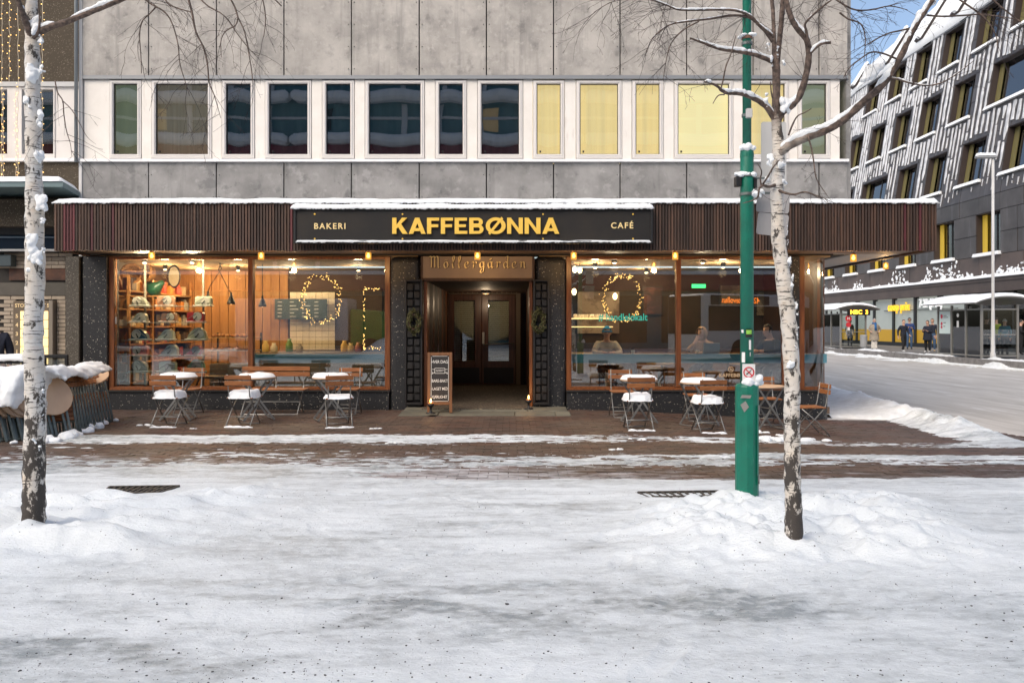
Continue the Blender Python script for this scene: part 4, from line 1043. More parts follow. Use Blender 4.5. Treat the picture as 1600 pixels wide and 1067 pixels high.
for x, lab in ((237, "amber jar lantern over the window corner with the baskets"), (408, "amber jar lantern by the timber mullion right of the slicer shelves"), (575.5, "amber jar lantern at the window edge before the doorway pillar"),
               (746, "amber jar lantern hanging in front of the script sign"), (896.5, "amber jar lantern over the corner of the window past the doorway"), (1055, "amber jar lantern by the mullion nearest the green pole"), (1213, "amber jar lantern half hidden by the birch near the green pole")):
    lantern(PX(x, yl), yl, zl, lab)
lantern(PX(1333.5, 14.2), 14.2, 2.90, "amber jar lantern just beyond the curved corner window")
lantern(PX(1384, 16.5), 16.5, 2.93, "amber jar lantern farthest along the side street soffit")

# lamp added to brighten the entrance passage and its doors
t = empty('added_passage_lamp', ((xl+xr)/2, 19.5, zc), label="small round lamp added to brighten the entrance passage", cat="ceiling light")
b = MB(); b.lathe([(.12,0),(.12,-.05),(.09,-.07)], 16); b.build('housing', BLACKM, t); b = MB(); b.lathe([(.088,-.071),(.07,-.09),(.02,-.10)], 14); b.build('diffuser', emis("added_passage_glow", (1,.60,.28), .25), t, smooth=True)
ld = bpy.data.lights.new('added_passage_light', 'POINT'); ld.energy = 9; ld.color = (1,.74,.48); ld.shadow_soft_size = .025; lo = bpy.data.objects.new('added_passage_light', ld); COL.objects.link(lo); lo.parent = t; lo.location = (0, 0, -.32)
# ------------------------------------------------------------------ inside the cafe
def pt_light(x, y, z, e, r=.12, col=(1,.62,.28)):
    ld = bpy.data.lights.new('room_light', 'POINT'); ld.energy = e; ld.color = col; ld.shadow_soft_size = r
    lo = bpy.data.objects.new('room_light', ld); COL.objects.link(lo); lo.location = (x, y, z); return lo
# ceiling spots (fixtures seen through the glass; those right behind it are added fill)
def spot(px, y, e, label, col=(1,.60,.26)):
    x = PX(px, y); t = empty('ceiling_spot', (x, y, 2.90), label=label, cat="ceiling light", group="ceiling spots in the cafe")
    b = MB(); b.lathe([(.05,0),(.05,-.10),(.035,-.10)], 12); b.build('housing', BLACK, t, smooth=True)
    b = MB(); b.lathe([(.034,-.101),(.030,-.112)], 12); b.build('diffuser', emis("spot_glow", (1,.66,.32), 18) if "spot_glow" not in bpy.data.materials else bpy.data.materials["spot_glow"], t)
    ld = bpy.data.lights.new('spot_light', 'POINT'); ld.energy = e; ld.color = col; ld.shadow_soft_size = .08
    lo = bpy.data.objects.new('spot_light', ld); COL.objects.link(lo); lo.parent = t; lo.location = (0, 0, -.22)
spot(258, 17.2, 40, "ceiling spot above the wicker baskets")
spot(312, 18.2, 50, "ceiling spot above the slicer shelves, towards the back wall")
spot(226, 15.30, 60, "added fill spot between the slicer shelves and the glass, nearer the baskets", (1,.74,.46))  # this spot and the next are added to light the slicer fronts
spot(300, 15.30, 60, "added fill spot between the slicer shelves and the glass, nearer the mullion", (1,.74,.46))
spot(372, 17.5, 40, "ceiling spot above the bread counter")
spot(455, 18.0, 45, "ceiling spot in front of the tiled wall", (1,.72,.42))
spot(560, 17.5, 28, "ceiling spot behind the fairy light frame", (1,.72,.42))
spot(930, 16.7, 46, "ceiling spot above the man in the blue beanie", (1,.66,.34))
spot(1010, 18.2, 34, "ceiling spot behind the window lettering", (1,.66,.34))
spot(1130, 16.6, 42, "ceiling spot above the laptop seat", (1,.66,.34))
spot(960, 15.34, 15, "added fill spot just inside the glass above the man in the blue beanie", (1,.78,.52))  # this spot and the next are added to light the seated customers
spot(1098, 15.34, 15, "added fill spot just inside the glass above the laptop", (1,.78,.52))
spot(1225, 16.6, 18, "ceiling spot near the curved corner window", (1,.72,.42))

# shelves of slicers
ySh = 15.62
def shx(x): return PX(x, ySh)
def shz(y): return PZ(y, ySh)
rack = empty('display_rack', (0,0,0), label="slim display rack with glass shelves of enamel bread slicers behind the window", cat="shelf")
shelf_y = [478.5, 503.5, 531, 555.5, 581]
GSH = M("shelf_glass_edge", (0.50,0.52,0.42), 0.25)
for sy_, (a, b) in zip(shelf_y, ((206,327),(200,327),(195,327),(190,330),(185,327))):
    s = MB(); s.box(shx(a), shx(b), ySh-.14, ySh+.16, shz(sy_)-.012, shz(sy_)); so_ = s.build('shelf', GLASS_S, rack)
    s = MB(); s.box(shx(a), shx(b), ySh-.146, ySh-.141, shz(sy_)-.012, shz(sy_)); s.build('shelf_edge', GSH, so_)
for xx in (312,):
    s = MB(); s.box(shx(xx)-.018, shx(xx)+.018, ySh+.17, ySh+.20, .03, 2.9); s.build('upright', M("upright", (0.30,0.27,0.22), 0.4), rack)
s = MB(); s.box(shx(220)-.018, shx(220)+.018, ySh+.17, ySh+.20, .03, 2.9); s.build('upright', bpy.data.materials["upright"], rack)
BLADE = M("slicer_blade", (0.62,0.62,0.57), 0.35)
def enamel(name, c): return M("enamel_"+name, c, 0.3, col2=[q*.8 for q in c], vscale=6)
def slicer(px, sy_, w, c, shape, label, blade=None, flip=1):
    t = empty('bread_slicer', (shx(px), ySh, shz(sy_)+.001), label=label, cat="bread slicer", group="enamel bread slicers on the shelves")
    wm = w*ySh/F; c = tuple(min(.8, q*1.25) for q in c); mt = enamel(label.split(' enamel')[0].replace(' ', '_'), c)
    b = MB(); b.box(-wm*.52, wm*.52, -.10, .10, 0, .022); b.build('base_plate', M("base_"+str(px)+str(int(sy_)), tuple(min(.8, .4+q*.6) for q in c), .4), t, bevel=.006)
    body = MB(); h = wm*.62
    if shape == 'dome':
        pts = [(-wm*.48,.024)]+[(-wm*.48+wm*.10, h*.30)]+[(wm*.13+wm*.33*math.cos(R(a)), h*.45+h*.55*math.sin(R(a))) for a in range(150, -1, -15)]+[(wm*.46,.024)]
    elif shape == 'box':
        pts = [(-wm*.46,.024),(-wm*.44,h*.82),(-wm*.30,h*.92),(wm*.38,h*.92),(wm*.46,h*.78),(wm*.46,.024)]
    else:
        pts = [(-wm*.46,.024)]+[(wm*.1+wm*.36*math.cos(R(a))-wm*.2*(a > 90)*(a-90)/90, h*(.05)+h*.92*math.sin(R(a))) for a in range(172, -1, -14)]+[(wm*.46,.024)]
    pts = [(x*flip, z) for x, z in pts]
    body.prism(pts, -.045, .075); fix_normals(body.build('body', mt, t, bevel=.008))
    d = MB(); r = h*.40
    d.lathe([(r*.98,0),(r,.004),(r*.96,.010),(.01,.012)], 18, c=(wm*.14*flip, -.048, h*.52), rot=Matrix.Rotation(R(90), 3, 'X'))
    d.build('blade', BLADE if blade is None else mt, t, smooth=False)
    hd = MB(); hd.bar((wm*.14*flip, -.066, h*.52), (wm*.02*flip, -.075, h*.24), .016, .012); hd.ball((wm*.02*flip, -.095, h*.24), (.014,.025,.014), 8, 5); hd.build('crank', BLACK, t)
    lv = MB(); lv.bar((-wm*.40*flip, -.06, .06), (wm*.10*flip, -.06, h*.78), .012, .01); lv.build('guide', STEEL, t)
SL = [(219,478.5,26,(.34,.36,.30),'round',"grey green enamel bread slicer, first on the top shelf"),
 (259,478.5,28,(.50,.28,.17),'box',"copper brown enamel bread slicer on the top shelf"),
 (318,478.5,27,(.55,.60,.47),'box',"cream green enamel bread slicer at the end of the top shelf beside the black lamp"),
 (218,503.5,25,(.55,.58,.52),'dome',"whitish enamel bread slicer on the second shelf"),
 (264,503.5,25,(.42,.22,.13),'box',"brown box-shaped enamel bread slicer on the second shelf"),
 (306,503.5,28,(.42,.03,.035),'box',"dark red enamel bread slicer on the second shelf"),
 (219,531,29,(.012,.075,.13),'round',"navy blue enamel bread slicer on the middle shelf"),
 (259.5,531,27,(.58,.66,.55),'dome',"pale mint enamel bread slicer on the middle shelf"),
 (308,531,32,(.60,.62,.43),'round',"big cream enamel bread slicer on the middle shelf"),
 (219,555.5,27,(.60,.22,.25),'box',"pink and red enamel bread slicer, first on the fourth shelf"),
 (265,555.5,28,(.60,.64,.62),'dome',"silver white enamel bread slicer on the fourth shelf"),
 (304,555.5,26,(.66,.16,.20),'dome',"bright pink enamel bread slicer at the end of the fourth shelf"),
 (219,581,30,(.13,.15,.12),'round',"dark olive enamel bread slicer on the lowest shelf"),
 (262,581,28,(.52,.63,.53),'box',"box-shaped pale mint enamel bread slicer on the lowest shelf"),
 (304,581,32,(.30,.66,.48),'dome',"bright mint green enamel bread slicer behind the chair back")]
for i, a in enumerate(SL): slicer(*a[:5], a[5], flip=1 if i % 3 else -1) if a[4] != 'dome' else slicer(*a[:5], a[5])

# wooden shelf unit along the inner side wall with rows of small goods
su = empty('wall_shelf_unit', (0,0,0), label="tall wooden shelving glowing orange along the side wall of the shop room", cat="shelf")
SHW = M("shelf_wood", (0.46,0.23,0.08), 0.5, col2=(0.32,0.15,0.05), vscale=3, stretch=(5,.6,5))
lev = (.45, .85, 1.22, 1.58, 1.94, 2.30)
for z in lev:
    b = MB(); b.box(LFX0+.01, LFX0+.42, 15.95, 19.1, z-.03, z); b.build('board', SHW, su)
for y in (15.97, 17.0, 18.05, 19.06):
    b = MB(); b.box(LFX0+.36, LFX0+.41, y-.03, y+.03, .03, 2.6); b.build('post', SHW, su)
b = MB(); b.box(LFX0+.002, LFX0+.009, 15.9, 19.1, .05, 2.6); b.build('back_panel', INW, su)
rs = random.Random(9); gd = {}
cols_ = {"ochre":(.50,.32,.12), "brown":(.26,.11,.05), "cream":(.55,.46,.32), "dark":(.08,.06,.05), "red":(.42,.08,.06), "grey":(.35,.33,.30), "orange":(.55,.22,.05)}
for z in lev:
    y = 16.08
    while y < 19.0:
        wd = rs.uniform(.10, .24); hh = rs.uniform(.12, .28); cn_ = rs.choice(list(cols_)); mt = gd.setdefault(cn_, M("goods_"+cn_, cols_[cn_], .55, rand=.15))
        b = MB()
        if rs.random() < .5: b.lathe([(wd*.42,0),(wd*.46,.02),(wd*.44,hh*.7),(wd*.25,hh*.8),(wd*.25,hh)], 10); nm = 'jar'
        else: b.box(-.10, .10, -wd*.45, wd*.45, 0, hh); nm = 'carton'
        o = b.build(nm, mt, None, loc=(LFX0+.24+rs.uniform(-.04,.06), y+wd/2, z+.001), bevel=.006 if nm == 'carton' else 0)
        row = lev.index(z); tag(o, "small %s %s on the %s board of the orange side-wall shelving" % (cn_, nm, ["lowest","second lowest","third","fourth","second highest","highest"][row]), nm, "goods on the side-wall shelving")
        y += wd+rs.uniform(.02, .12)
# high shelf with baskets, lampshade and tray
yH = 16.2
hs = MB(); hs.box(PX(184, yH), PX(290, yH), yH-.16, yH+.2, PZ(462, yH)-.03, PZ(462, yH)); o = hs.build('high_shelf', SHW); tag(o, "dark wooden shelf board carrying baskets and the green lamp shade", "shelf")
WICK = M("wicker", (0.36,0.17,0.05), 0.7, col2=(0.22,0.10,0.03), vscale=40)
def basket(px, py, r, tilt_, label):
    t = empty('wicker_basket', (PX(px, yH), yH, PZ(py, yH)), label=label, cat="basket", group="wicker baskets on the high shelf")
    rot = Matrix.Rotation(R(tilt_), 3, 'Z') @ Matrix.Rotation(R(80), 3, 'X')
    b = MB()
    for i, (rr, z) in enumerate(((.55,-.6),(.72,-.5),(.85,-.35),(.93,-.2),(.98,-.05),(1.0,.1))):
        n = 22; pts = [rot@Vector((rr*r*math.cos(2*math.pi*j/n), rr*r*math.sin(2*math.pi*j/n), z*r*1.1)) for j in range(n+1)]
        b.tube(pts, .022 if i < 5 else .028, 5)
    for j in range(14):
        a = 2*math.pi*j/14; pts = [rot@Vector((q*r*math.cos(a), q*r*math.sin(a), z*r*1.1)) for q, z in ((.05,-.64),(.55,-.6),(.85,-.35),(.98,-.05),(1.0,.1))]
        b.tube(pts, .016, 4)
    b.build('weave', WICK, t, smooth=True)
    h = MB(); pts = [rot@Vector((r*math.cos(a), 0, .1*r+r*1.1*math.sin(a))) for a in [math.pi*i/12 for i in range(13)]]; h.tube(pts, .022, 6); h.build('handle', WICK, t, smooth=True)
basket(205, 428, .19, 18, "round wicker basket nearest the window edge on the high shelf")
basket(230, 428, .17, -35, "tilted wicker basket beside the green lamp shade")
t = empty('gramophone_horn', (PX(247, yH), yH, PZ(447, yH)), label="green funnel shade with brass inside on the high shelf", cat="lamp shade")
b = MB(); rot = Matrix.Rotation(R(-55), 3, 'Y') @ Matrix.Rotation(R(-15), 3, 'X')
b.lathe([(.05,.14),(.06,.10),(.10,.0),(.20,-.16)], 18, rot=rot.inverted()); b.build('shade', M("green_enamel", (0.02,0.10,0.055), 0.35), t, smooth=True)
b = MB(); b.lathe([(.195,-.163),(.05,-.10),(.01,-.08)], 18, rot=rot.inverted()); b.build('inside', BRASS, t, smooth=True)
t = empty('round_tray', (PX(272, yH+.3), yH+.3, PZ(432, yH+.3)), label="round dark-rimmed tray standing on edge under the ceiling spots", cat="tray")
b = MB(); b.torus((0,0,0), .22, .022, 28, 6, sx=.55); b.build('rim', BLACK, t, smooth=True)
b = MB(); b.lathe([(.21,0),(.20,.012),(.08,.016),(.0,.018)], 26, rot=Matrix.Rotation(R(90), 3, 'X'), sx=.55); b.build('plate', M("tray_cream", (.42,.33,.2), .5), t)
# pendant lamps
def pendant(px, py, y, rod, label, r=.085):
    x, z = PX(px, y), PZ(py, y); t = empty('pendant_lamp', (x, y, z), label=label, cat="pendant lamp", group="black pendant lamps in the cafe")
    b = MB(); b.lathe([(r,-.10),(r*.95,-.06),(r*.55,.03),(r*.28,.08),(r*.25,.14),(.01,.15)], 18); b.build('shade', BLACK, t, smooth=True)
    b = MB(); b.ball((0,0,-.07), .035, 10, 6); b.build('bulb', emis("pendant_bulb", (1,.66,.3), 5) if "pendant_bulb" not in bpy.data.materials else bpy.data.materials["pendant_bulb"], t, smooth=True)
    b = MB(); b.tube([(0,0,.14)]+[(p[0], 0, p[1]) for p in rod], .009, 5); b.build('arm', BLACK, t)
yp = 16.6
zc_ = PZ(392, yp)
pendant(325, 466, yp, [(.04,.25),(.28,.62),(.08,1.15)], "black pendant lamp on a scissor arm beside the cream slicer")
pendant(361, 468, yp, [(-.05,.2),(-.26,.62),(-.10,1.15)], "black pendant lamp on a scissor arm nearest the timber mullion")
pendant(410, 472, 17.0, [(0,1.1)], "black pendant lamp hanging before the white tiles")
# bread counter
yC = 16.9
bc = empty('bread_counter', (0,0,0), label="glazed bread counter with trays behind the mullion", cat="counter")
b = MB(); b.box(PX(330, yC), PX(396, yC), yC-.1, yC+.5, .03, .78); b.build('body', M("counter_front", (.20,.19,.17), .5, col2=(.14,.13,.12), vscale=3), bc, bevel=.01)
for yy in (527, 547):
    b = MB(); b.box(PX(327, yC), PX(398, yC), yC-.12, yC+.5, PZ(yy, yC)-.015, PZ(yy, yC)); b.build('tray', BRASS if yy == 527 else GREY_L, bc)
for x in (328, 397):
    b = MB(); b.box(PX(x, yC)-.015, PX(x, yC)+.015, yC+.44, yC+.48, .78, PZ(520, yC)); b.build('post', BLACK, bc)
BUN = M("bun", (0.50,0.22,0.06), 0.55, col2=(0.32,0.12,0.03), vscale=14)
rr = random.Random(4); bun_me = None
for yy, n in ((527, 8), (547, 9)):
    for i in range(n):
        x = PX(334+i*7.2+rr.uniform(-1,1), yC-.02); r = rr.uniform(.055, .075)
        if bun_me is None:
            b = MB(); b.ball((0,0,.55), (1,.9,.62), 12, 8, jit=.06, rng=rr); o = b.build('bun', BUN, smooth=True); bun_me = o.data
        else: o = bpy.data.objects.new('bun', bun_me); COL.objects.link(o)
        o.scale = (r, r, r); o.location = (x, yC-.02+rr.uniform(-.03,.1), PZ(yy, yC)+.001)
        tag(o, "golden bread bun on the %s tray of the bread counter" % ("upper" if yy == 527 else "lower"), "bun", "buns on the %s counter tray" % ("upper" if yy == 527 else "lower"))
# low sofa table behind the first window, seen between the cafe chairs
t = empty('low_table', (PX(330, 16.2), 16.2, .03), label="low wooden table with bent legs inside the first window", cat="table")
b = MB(); b.lathe([(.46,.50),(.47,.52),(.46,.54),(.01,.545)], 24, sy=.6); b.build('table_top', M("grey_table", (.24,.22,.2), .45), t)
for sx in (-1, 1):
    for sy in (-1, 1):
        b = MB(); b.tube([(sx*.2, sy*.12, .5), (sx*.26, sy*.14, .3), (sx*.38, sy*.18, 0)], .02, 6); b.build('leg', WOODD, t, smooth=True)
# kitchen counter in the second pane
yK = 18.2
kc = empty('kitchen_counter', (0,0,0), label="long grey kitchen counter with jugs before the tiled wall", cat="counter")
b = MB(); b.box(PX(402, yK), PX(598, yK), yK-.2, yK+.5, .03, .95); b.build('body', M("kitchen_front", (.13,.14,.135), .5, col2=(.09,.10,.10), vscale=2), kc, bevel=.01)
b = MB(); b.box(PX(400, yK), PX(600, yK), yK-.24, yK+.5, .95, .99); b.build('worktop', M("worktop", (.30,.29,.27), .3), kc)
rr = random.Random(6)
for i, (x, c, h) in enumerate(((415,(.55,.40,.12),.26),(428,(.5,.45,.35),.2),(452,(.12,.22,.05),.3),(468,(.35,.30,.22),.18),(538,(.62,.40,.10),.26),(548,(.6,.45,.2),.2),(560,(.3,.1,.06),.22))):
    b = MB(); b.lathe([(.075,0),(.085,.04),(.08,h*.6),(.045,h*.8),(.05,h)], 12)
    o = b.build('jug', M("jug_%d" % i, c, .4), loc=(PX(x, yK-.05), yK-.05, .991), smooth=True)
    tag(o, ["yellow", "cream", "green", "beige", "amber", "light ochre", "dark red"][i]+" jug on the long kitchen counter", "jug", "jugs on the kitchen counter")
mb_ = empty('menu_board', (PX(470, 18.9), 18.9, 1.98), label="dark green menu board over the kitchen counter", cat="menu board")
b = MB(); b.box(-.62, .62, 0, .04, -.24, .24); b.build('board', M("menu_green", (0.015,0.035,0.028), 0.6), mb_)
b = MB()
for i in range(5):
    for j in range(4): b.box(-.55+j*.29, -.55+j*.29+.10+.1*((i*j) % 3)/2, -.004, 0, .16-i*.085, .172-i*.085)
b.build('menu_lines', CHALK, mb_, kind='stuff')
ck = MB()
# blue window counter boards with stools
yW = D+.42
def wcounter(a, b_, label):
    t = empty('window_counter', (0,0,0), label=label, cat="counter", group="light blue counters along the windows")
    xa, xb = PX(a, yW), PX(b_, yW)
    q = MB(); q.box(xa, xb, yW, yW+.03, PZ(567, yW), PZ(553, yW)); q.build('front_board', BLUEBAND, t)
    q = MB(); q.box(xa, xb, yW+.03, yW+.42, PZ(553, yW)-.035, PZ(553, yW)-.002); q.build('counter_top', M("counter_oak", (.35,.25,.15), .4) if "counter_oak" not in bpy.data.materials else bpy.data.materials["counter_oak"], t)
wcounter(396, 600, "light blue counter board along the window with the first light wreath")
wcounter(893, 1232, "light blue counter board along the window where customers sit")
wcounter(1254, 1292, "short light blue counter board in the curved corner window")
def stool(px, y, label):
    t = empty('bar_stool', (PX(px, y), y, .03), label=label, cat="stool", group="stools at the window counters")
    b = MB(); b.lathe([(.17,.66),(.18,.68),(.17,.70),(.01,.705)], 16); b.build('seat', BLACK, t)
    b = MB(); b.lathe([(.05,.03),(.03,.05),(.025,.66)], 10); b.build('column', GREY_L, t, smooth=True)
    b = MB(); b.lathe([(.18,0),(.18,.02),(.05,.04)], 16); b.build('foot', BLACK, t)
for x, l in ((432, "bar stool under the blue counter behind the slatted bench"), (545, "bar stool under the blue counter behind the turned chair"), (945, "bar stool under the man in the blue beanie"), (1030, "empty bar stool between the seated man and the hooded customer"), (1102, "bar stool under the hooded customer"), (1206, "bar stool under the customer in black")):
    stool(x, 15.98, l)
# light wreaths and light frame in the windows
def light_wreath(px, py, rx, rz, label, seed):
    y = D+.22; t = empty('light_wreath', (PX(px, y), y, PZ(py, y)), label=label, cat="light wreath", group="round fairy light wreaths in the windows")
    rr = random.Random(seed); w_ = MB(); bb = MB()
    for k in range(4):
        pts = []
        for i in range(61):
            a = 2*math.pi*i/60; q = 1+.07*math.sin(a*(7+k)+k*2)
            pts.append((rx*q*math.cos(a), .03*math.cos(a*9+k), rz*q*math.sin(a)))
        w_.tube(pts, .0035, 4)
    w_.build('wire', M("wire_brown", (.08,.05,.03), .5) if "wire_brown" not in bpy.data.materials else bpy.data.materials["wire_brown"], t)
    for i in range(150):
        a = rr.uniform(0, 2*math.pi); q = 1+rr.gauss(0, .075); bb.ball((rx*q*math.cos(a), rr.uniform(-.04,.04), rz*q*math.sin(a)), rr.uniform(.007,.011), 5, 3)
    bb.build('bulbs', FAIRY, t, kind='stuff')
light_wreath(502, 467, .37, .44, "round wreath of fairy lights hanging in the window before the doorway", 2)
light_wreath(972.5, 466, .36, .43, "round wreath of fairy lights above the teal window lettering", 3)
y = D+.9; t = empty('fairy_light_decoration', (PX(586, y), y, PZ(500, y)), label="rectangular frame strung with fairy lights at the window edge", cat="light frame")
f_ = MB(); x0_, x1_, z0_, z1_ = -.22, .16, -.62, .62
for a, b in (((x0_,z0_),(x0_,z1_)),((x0_,z1_),(x1_,z1_)),((x1_,z1_),(x1_,z0_)),((x0_,z0_),(x1_,z0_))): f_.bar((a[0],0,a[1]), (b[0],0,b[1]), .03, .03)
f_.build('frame', BLACK, t); bb = MB()
for i in range(70):
    u = rr.random(); s = rr.choice([0,0,1,2]); p = (x0_, z0_+(z1_-z0_)*u) if s == 0 else ((x0_+(x1_-x0_)*u, z1_) if s == 1 else (x0_+(x1_-x0_)*u, z0_+.05))
    bb.ball((p[0]+rr.gauss(0,.015), -.03, p[1]+rr.gauss(0,.015)), rr.uniform(.007,.011), 5, 3)
bb.build('bulbs', FAIRY, t, kind='stuff')
# lettering on the glass
o = text_mesh('window_lettering', "# handlelokalt", .185, .0015, M("teal_print_glow", (0.03,0.52,0.43), 0.5, emit=(.05,.6,.5), estr=.10), sw2, .0025, 1.02, at_front(X0(974.5), D+.096, Z0(496)), xs=.86)  # print gives no light; a slight glow stands in for skylight on it
LOGO = M("logo_print", (0.55,0.40,0.24), 0.5)
text_mesh('window_lettering', "KAFFEBØNNA", .095, .0015, LOGO, sw2, .002, 1.15, at_front(X0(1151), D+.096, Z0(587)), xs=.92)
b = MB(); b.torus((X0(1144), D+.095, Z0(577.5)), .047, .006, 24, 4); b.build('window_logo', LOGO, sw2)
text_mesh('window_lettering', "B", .06, .0015, LOGO, sw2, .001, 1, at_front(X0(1144), D+.096, Z0(577.5)))
# light strip along the head of the windows (fixture)
for a, b_ in ((396, 598), (896, 1054), (1068, 1230)):
    q = MB(); q.box(X0(a), X0(b_), D+.19, D+.23, 2.70, 2.725); o = q.build('strip_light', emis("strip", (.75,.85,.9), .9) if "strip" not in bpy.data.materials else bpy.data.materials["strip"]); tag(o, {396: "pale strip light over the window with the first light wreath", 896: "pale strip light over the window with teal lettering", 1068: "pale strip light over the window behind the green pole"}[a], "strip light", "strip lights over the windows")
# service counter, bulbs and cases in the second room
yR = 17.2
sc_ = empty('service_counter', (0,0,0), label="service counter with lit shelves inside the window past the doorway", cat="counter")
b = MB(); b.box(PX(893, yR), PX(960, yR), yR, yR+.6, .03, 1.0); b.build('body', M("oak_front", (.22,.15,.09), .5, col2=(.15,.10,.06), vscale=3), sc_, bevel=.01)
for yy in (497, 510):
    b = MB(); b.box(PX(893, yR), PX(957, yR), yR-.05, yR+.5, PZ(yy, yR)-.02, PZ(yy, yR)); b.build('shelf', emis("shelf_glow", (1,.66,.28), 1.6) if "shelf_glow" not in bpy.data.materials else bpy.data.materials["shelf_glow"], sc_)
for i, (x, yy) in enumerate(((898, 421), (906, 422), (897, 456), (961, 463))):
    yq = 16.8+.2*i; t = empty('glass_pendant', (PX(x, yq), yq, PZ(yy, yq)), label=["glowing glass pendant nearest the window frame, by the lantern", "second glowing glass pendant beside the first under the ceiling", "lower glowing glass pendant near the window frame", "glass pendant glowing inside the second light wreath"][i], cat="pendant lamp", group="glass pendants in the second room")
    b = MB(); b.ball((0,0,0), (.05,.05,.075), 10, 7); b.build('globe', emis("globe", (1,.72,.36), 6) if i == 0 else bpy.data.materials["globe"], t, smooth=True)
    b = MB(); b.tube([(0,0,.07),(0,0,2.9-PZ(yy, yq))], .005, 4); b.build('cord', BLACK, t)
pp = empty('wall_poster', (PX(935, 19.1), 19.1, 1.9), label="large pale poster on the dark wall behind the light wreath", cat="poster")
b = MB(); b.box(-.5, .5, 0, .03, -.5, .5); b.build('sheet', M("poster", (.33,.27,.22), .6, col2=(.16,.12,.10), vscale=2.2, lo=.45, hi=.55), pp)
ex = empty('exit_sign', (PX(1092, 18.6), 18.6, PZ(447, 18.6)), label="small glowing green emergency sign on the far wall", cat="sign")
b = MB(); b.box(-.16, .16, 0, .03, -.045, .045); b.build('lamp_panel', emis("exit_green", (.05,1,.25), 1.6), ex)
lp = empty('laptop', (PX(1109, D+.62), D+.62, PZ(553, yW)+.0), label="open grey laptop on the window counter before the hooded customer", cat="laptop")
b = MB(); b.box(-.16, .16, -.1, .11, 0, .015); b.build('keyboard_base', GREY, lp); b = MB(); b.hexa([(-.16,-.105,.012),(.16,-.105,.012),(.16,-.09,.012),(-.16,-.09,.012)], [(-.16,-.175,.21),(.16,-.175,.21),(.16,-.165,.213),(-.16,-.165,.213)]); b.build('screen', GREY, lp)
for i, (x, l) in enumerate(((989, "white cup on the blue counter beside the man in the beanie"), (1090, "white cup on the blue counter beside the laptop"))):
    b = MB(); b.lathe([(.03,0),(.04,.05),(.042,.07),(.036,.07),(.03,.01)], 12); o = b.build('cup', M("cup_white", (.7,.66,.6), .3) if i == 0 else bpy.data.materials["cup_white"], loc=(PX(x, D+.55), D+.55, PZ(553, yW)), smooth=True); tag(o, l, "cup", "cups on the window counter")
# dark wall shelf units at the back of the second room
dsu = empty('dark_sideboard', (0,0,0), label="dark sideboard along the back wall behind the customers", cat="cabinet")
b = MB(); b.box(PX(990, 18.9), PX(1190, 18.9), 18.7, 19.15, .03, 1.05); b.build('body', WOODD, dsu, bevel=.01)
for i in range(4):
    b = MB(); x = PX(995+i*48, 18.7); b.box(x, x+.66, 18.675, 18.70, .1, .98); b.build('cabinet_door', M("cab_door", (.13,.07,.04), .5) if i == 0 else bpy.data.materials["cab_door"], dsu, bevel=.006)

# ------------------------------------------------------------------ neighbouring house
nb = empty('neighbour_building', (0,0,0), label="brown pebble-dashed neighbouring house with pale brick ground floor behind the birch", cat="building")
xL = PX(-120, D); xR = X0(124)
NW = M("neighbour_white", (0.72,0.69,0.65), 0.55, col2=(0.66,0.62,0.58), vscale=2)
def nbx(name, a, b, y0, y1, za, zb, m, bev=0, parent=nb):
    q = MB(); q.box(a, b, y0, y1, za, zb); return q.build(name, m, parent, bevel=bev)
nbx('wall', xL, xR, D+.02, D+.4, Z0(128), zt1-.4, PEBBLE); nbx('wall', xL, xR, D+.02, D+.4, Z0(336), Z0(253), PEBBLE)
nbx('wall', xL, xR, D-.35, D+.4, Z0(357), Z0(316), PEBBLE)
nbx('wall', xL, xR, D+.25, D+.45, -.4, Z0(357), DARKGAP)
nbx('sill_flashing', xL, xR, D-.05, D+.3, Z0(253), Z0(248), bpy.data.materials["white_metal"])
nbx('head_trim', xL, xR, D-.0, D+.3, Z0(135), Z0(128), GREY_L)
for a, b in ((-120, -30), (84, 123.5)): nbx('spandrel_panel', X0(a), X0(b)-.004, D+.05, D+.2, Z0(248), Z0(135), NW, .004)
for a, b, c in ((-30, 12, 0), (25, 84, 1)):
    f = MB(); xa, xb = X0(a), X0(b); f.box(xa, xa+.09, D+.03, D+.2, Z0(247.5), Z0(135.5)); f.box(xb-.03, xb, D+.03, D+.2, Z0(247.5), Z0(135.5)); f.box(xa+.09, xb-.03, D+.03, D+.2, Z0(247.5), Z0(240)); f.box(xa+.09, xb-.03, D+.03, D+.2, Z0(139), Z0(135.5))
    fo = f.build('window', NW, nb, bevel=.004)
    p = MB(); p.box(xa+.09, xb-.03, D+.12, D+.128, Z0(240), Z0(139)); p.build('pane', GLASS, fo)
    p = MB(); p.box(xa, xb, D+.3, D+.32, Z0(245), Z0(133)); p.build('curtain', M("brown_curtain", (.10,.065,.035), .8, col2=(.06,.04,.022), vscale=2, stretch=(8,8,.3)) if c == 0 else bpy.data.materials["brown_curtain"], fo)
nbx('post', X0(12), X0(25), D+.03, D+.2, Z0(247.5), Z0(135.5), NW)
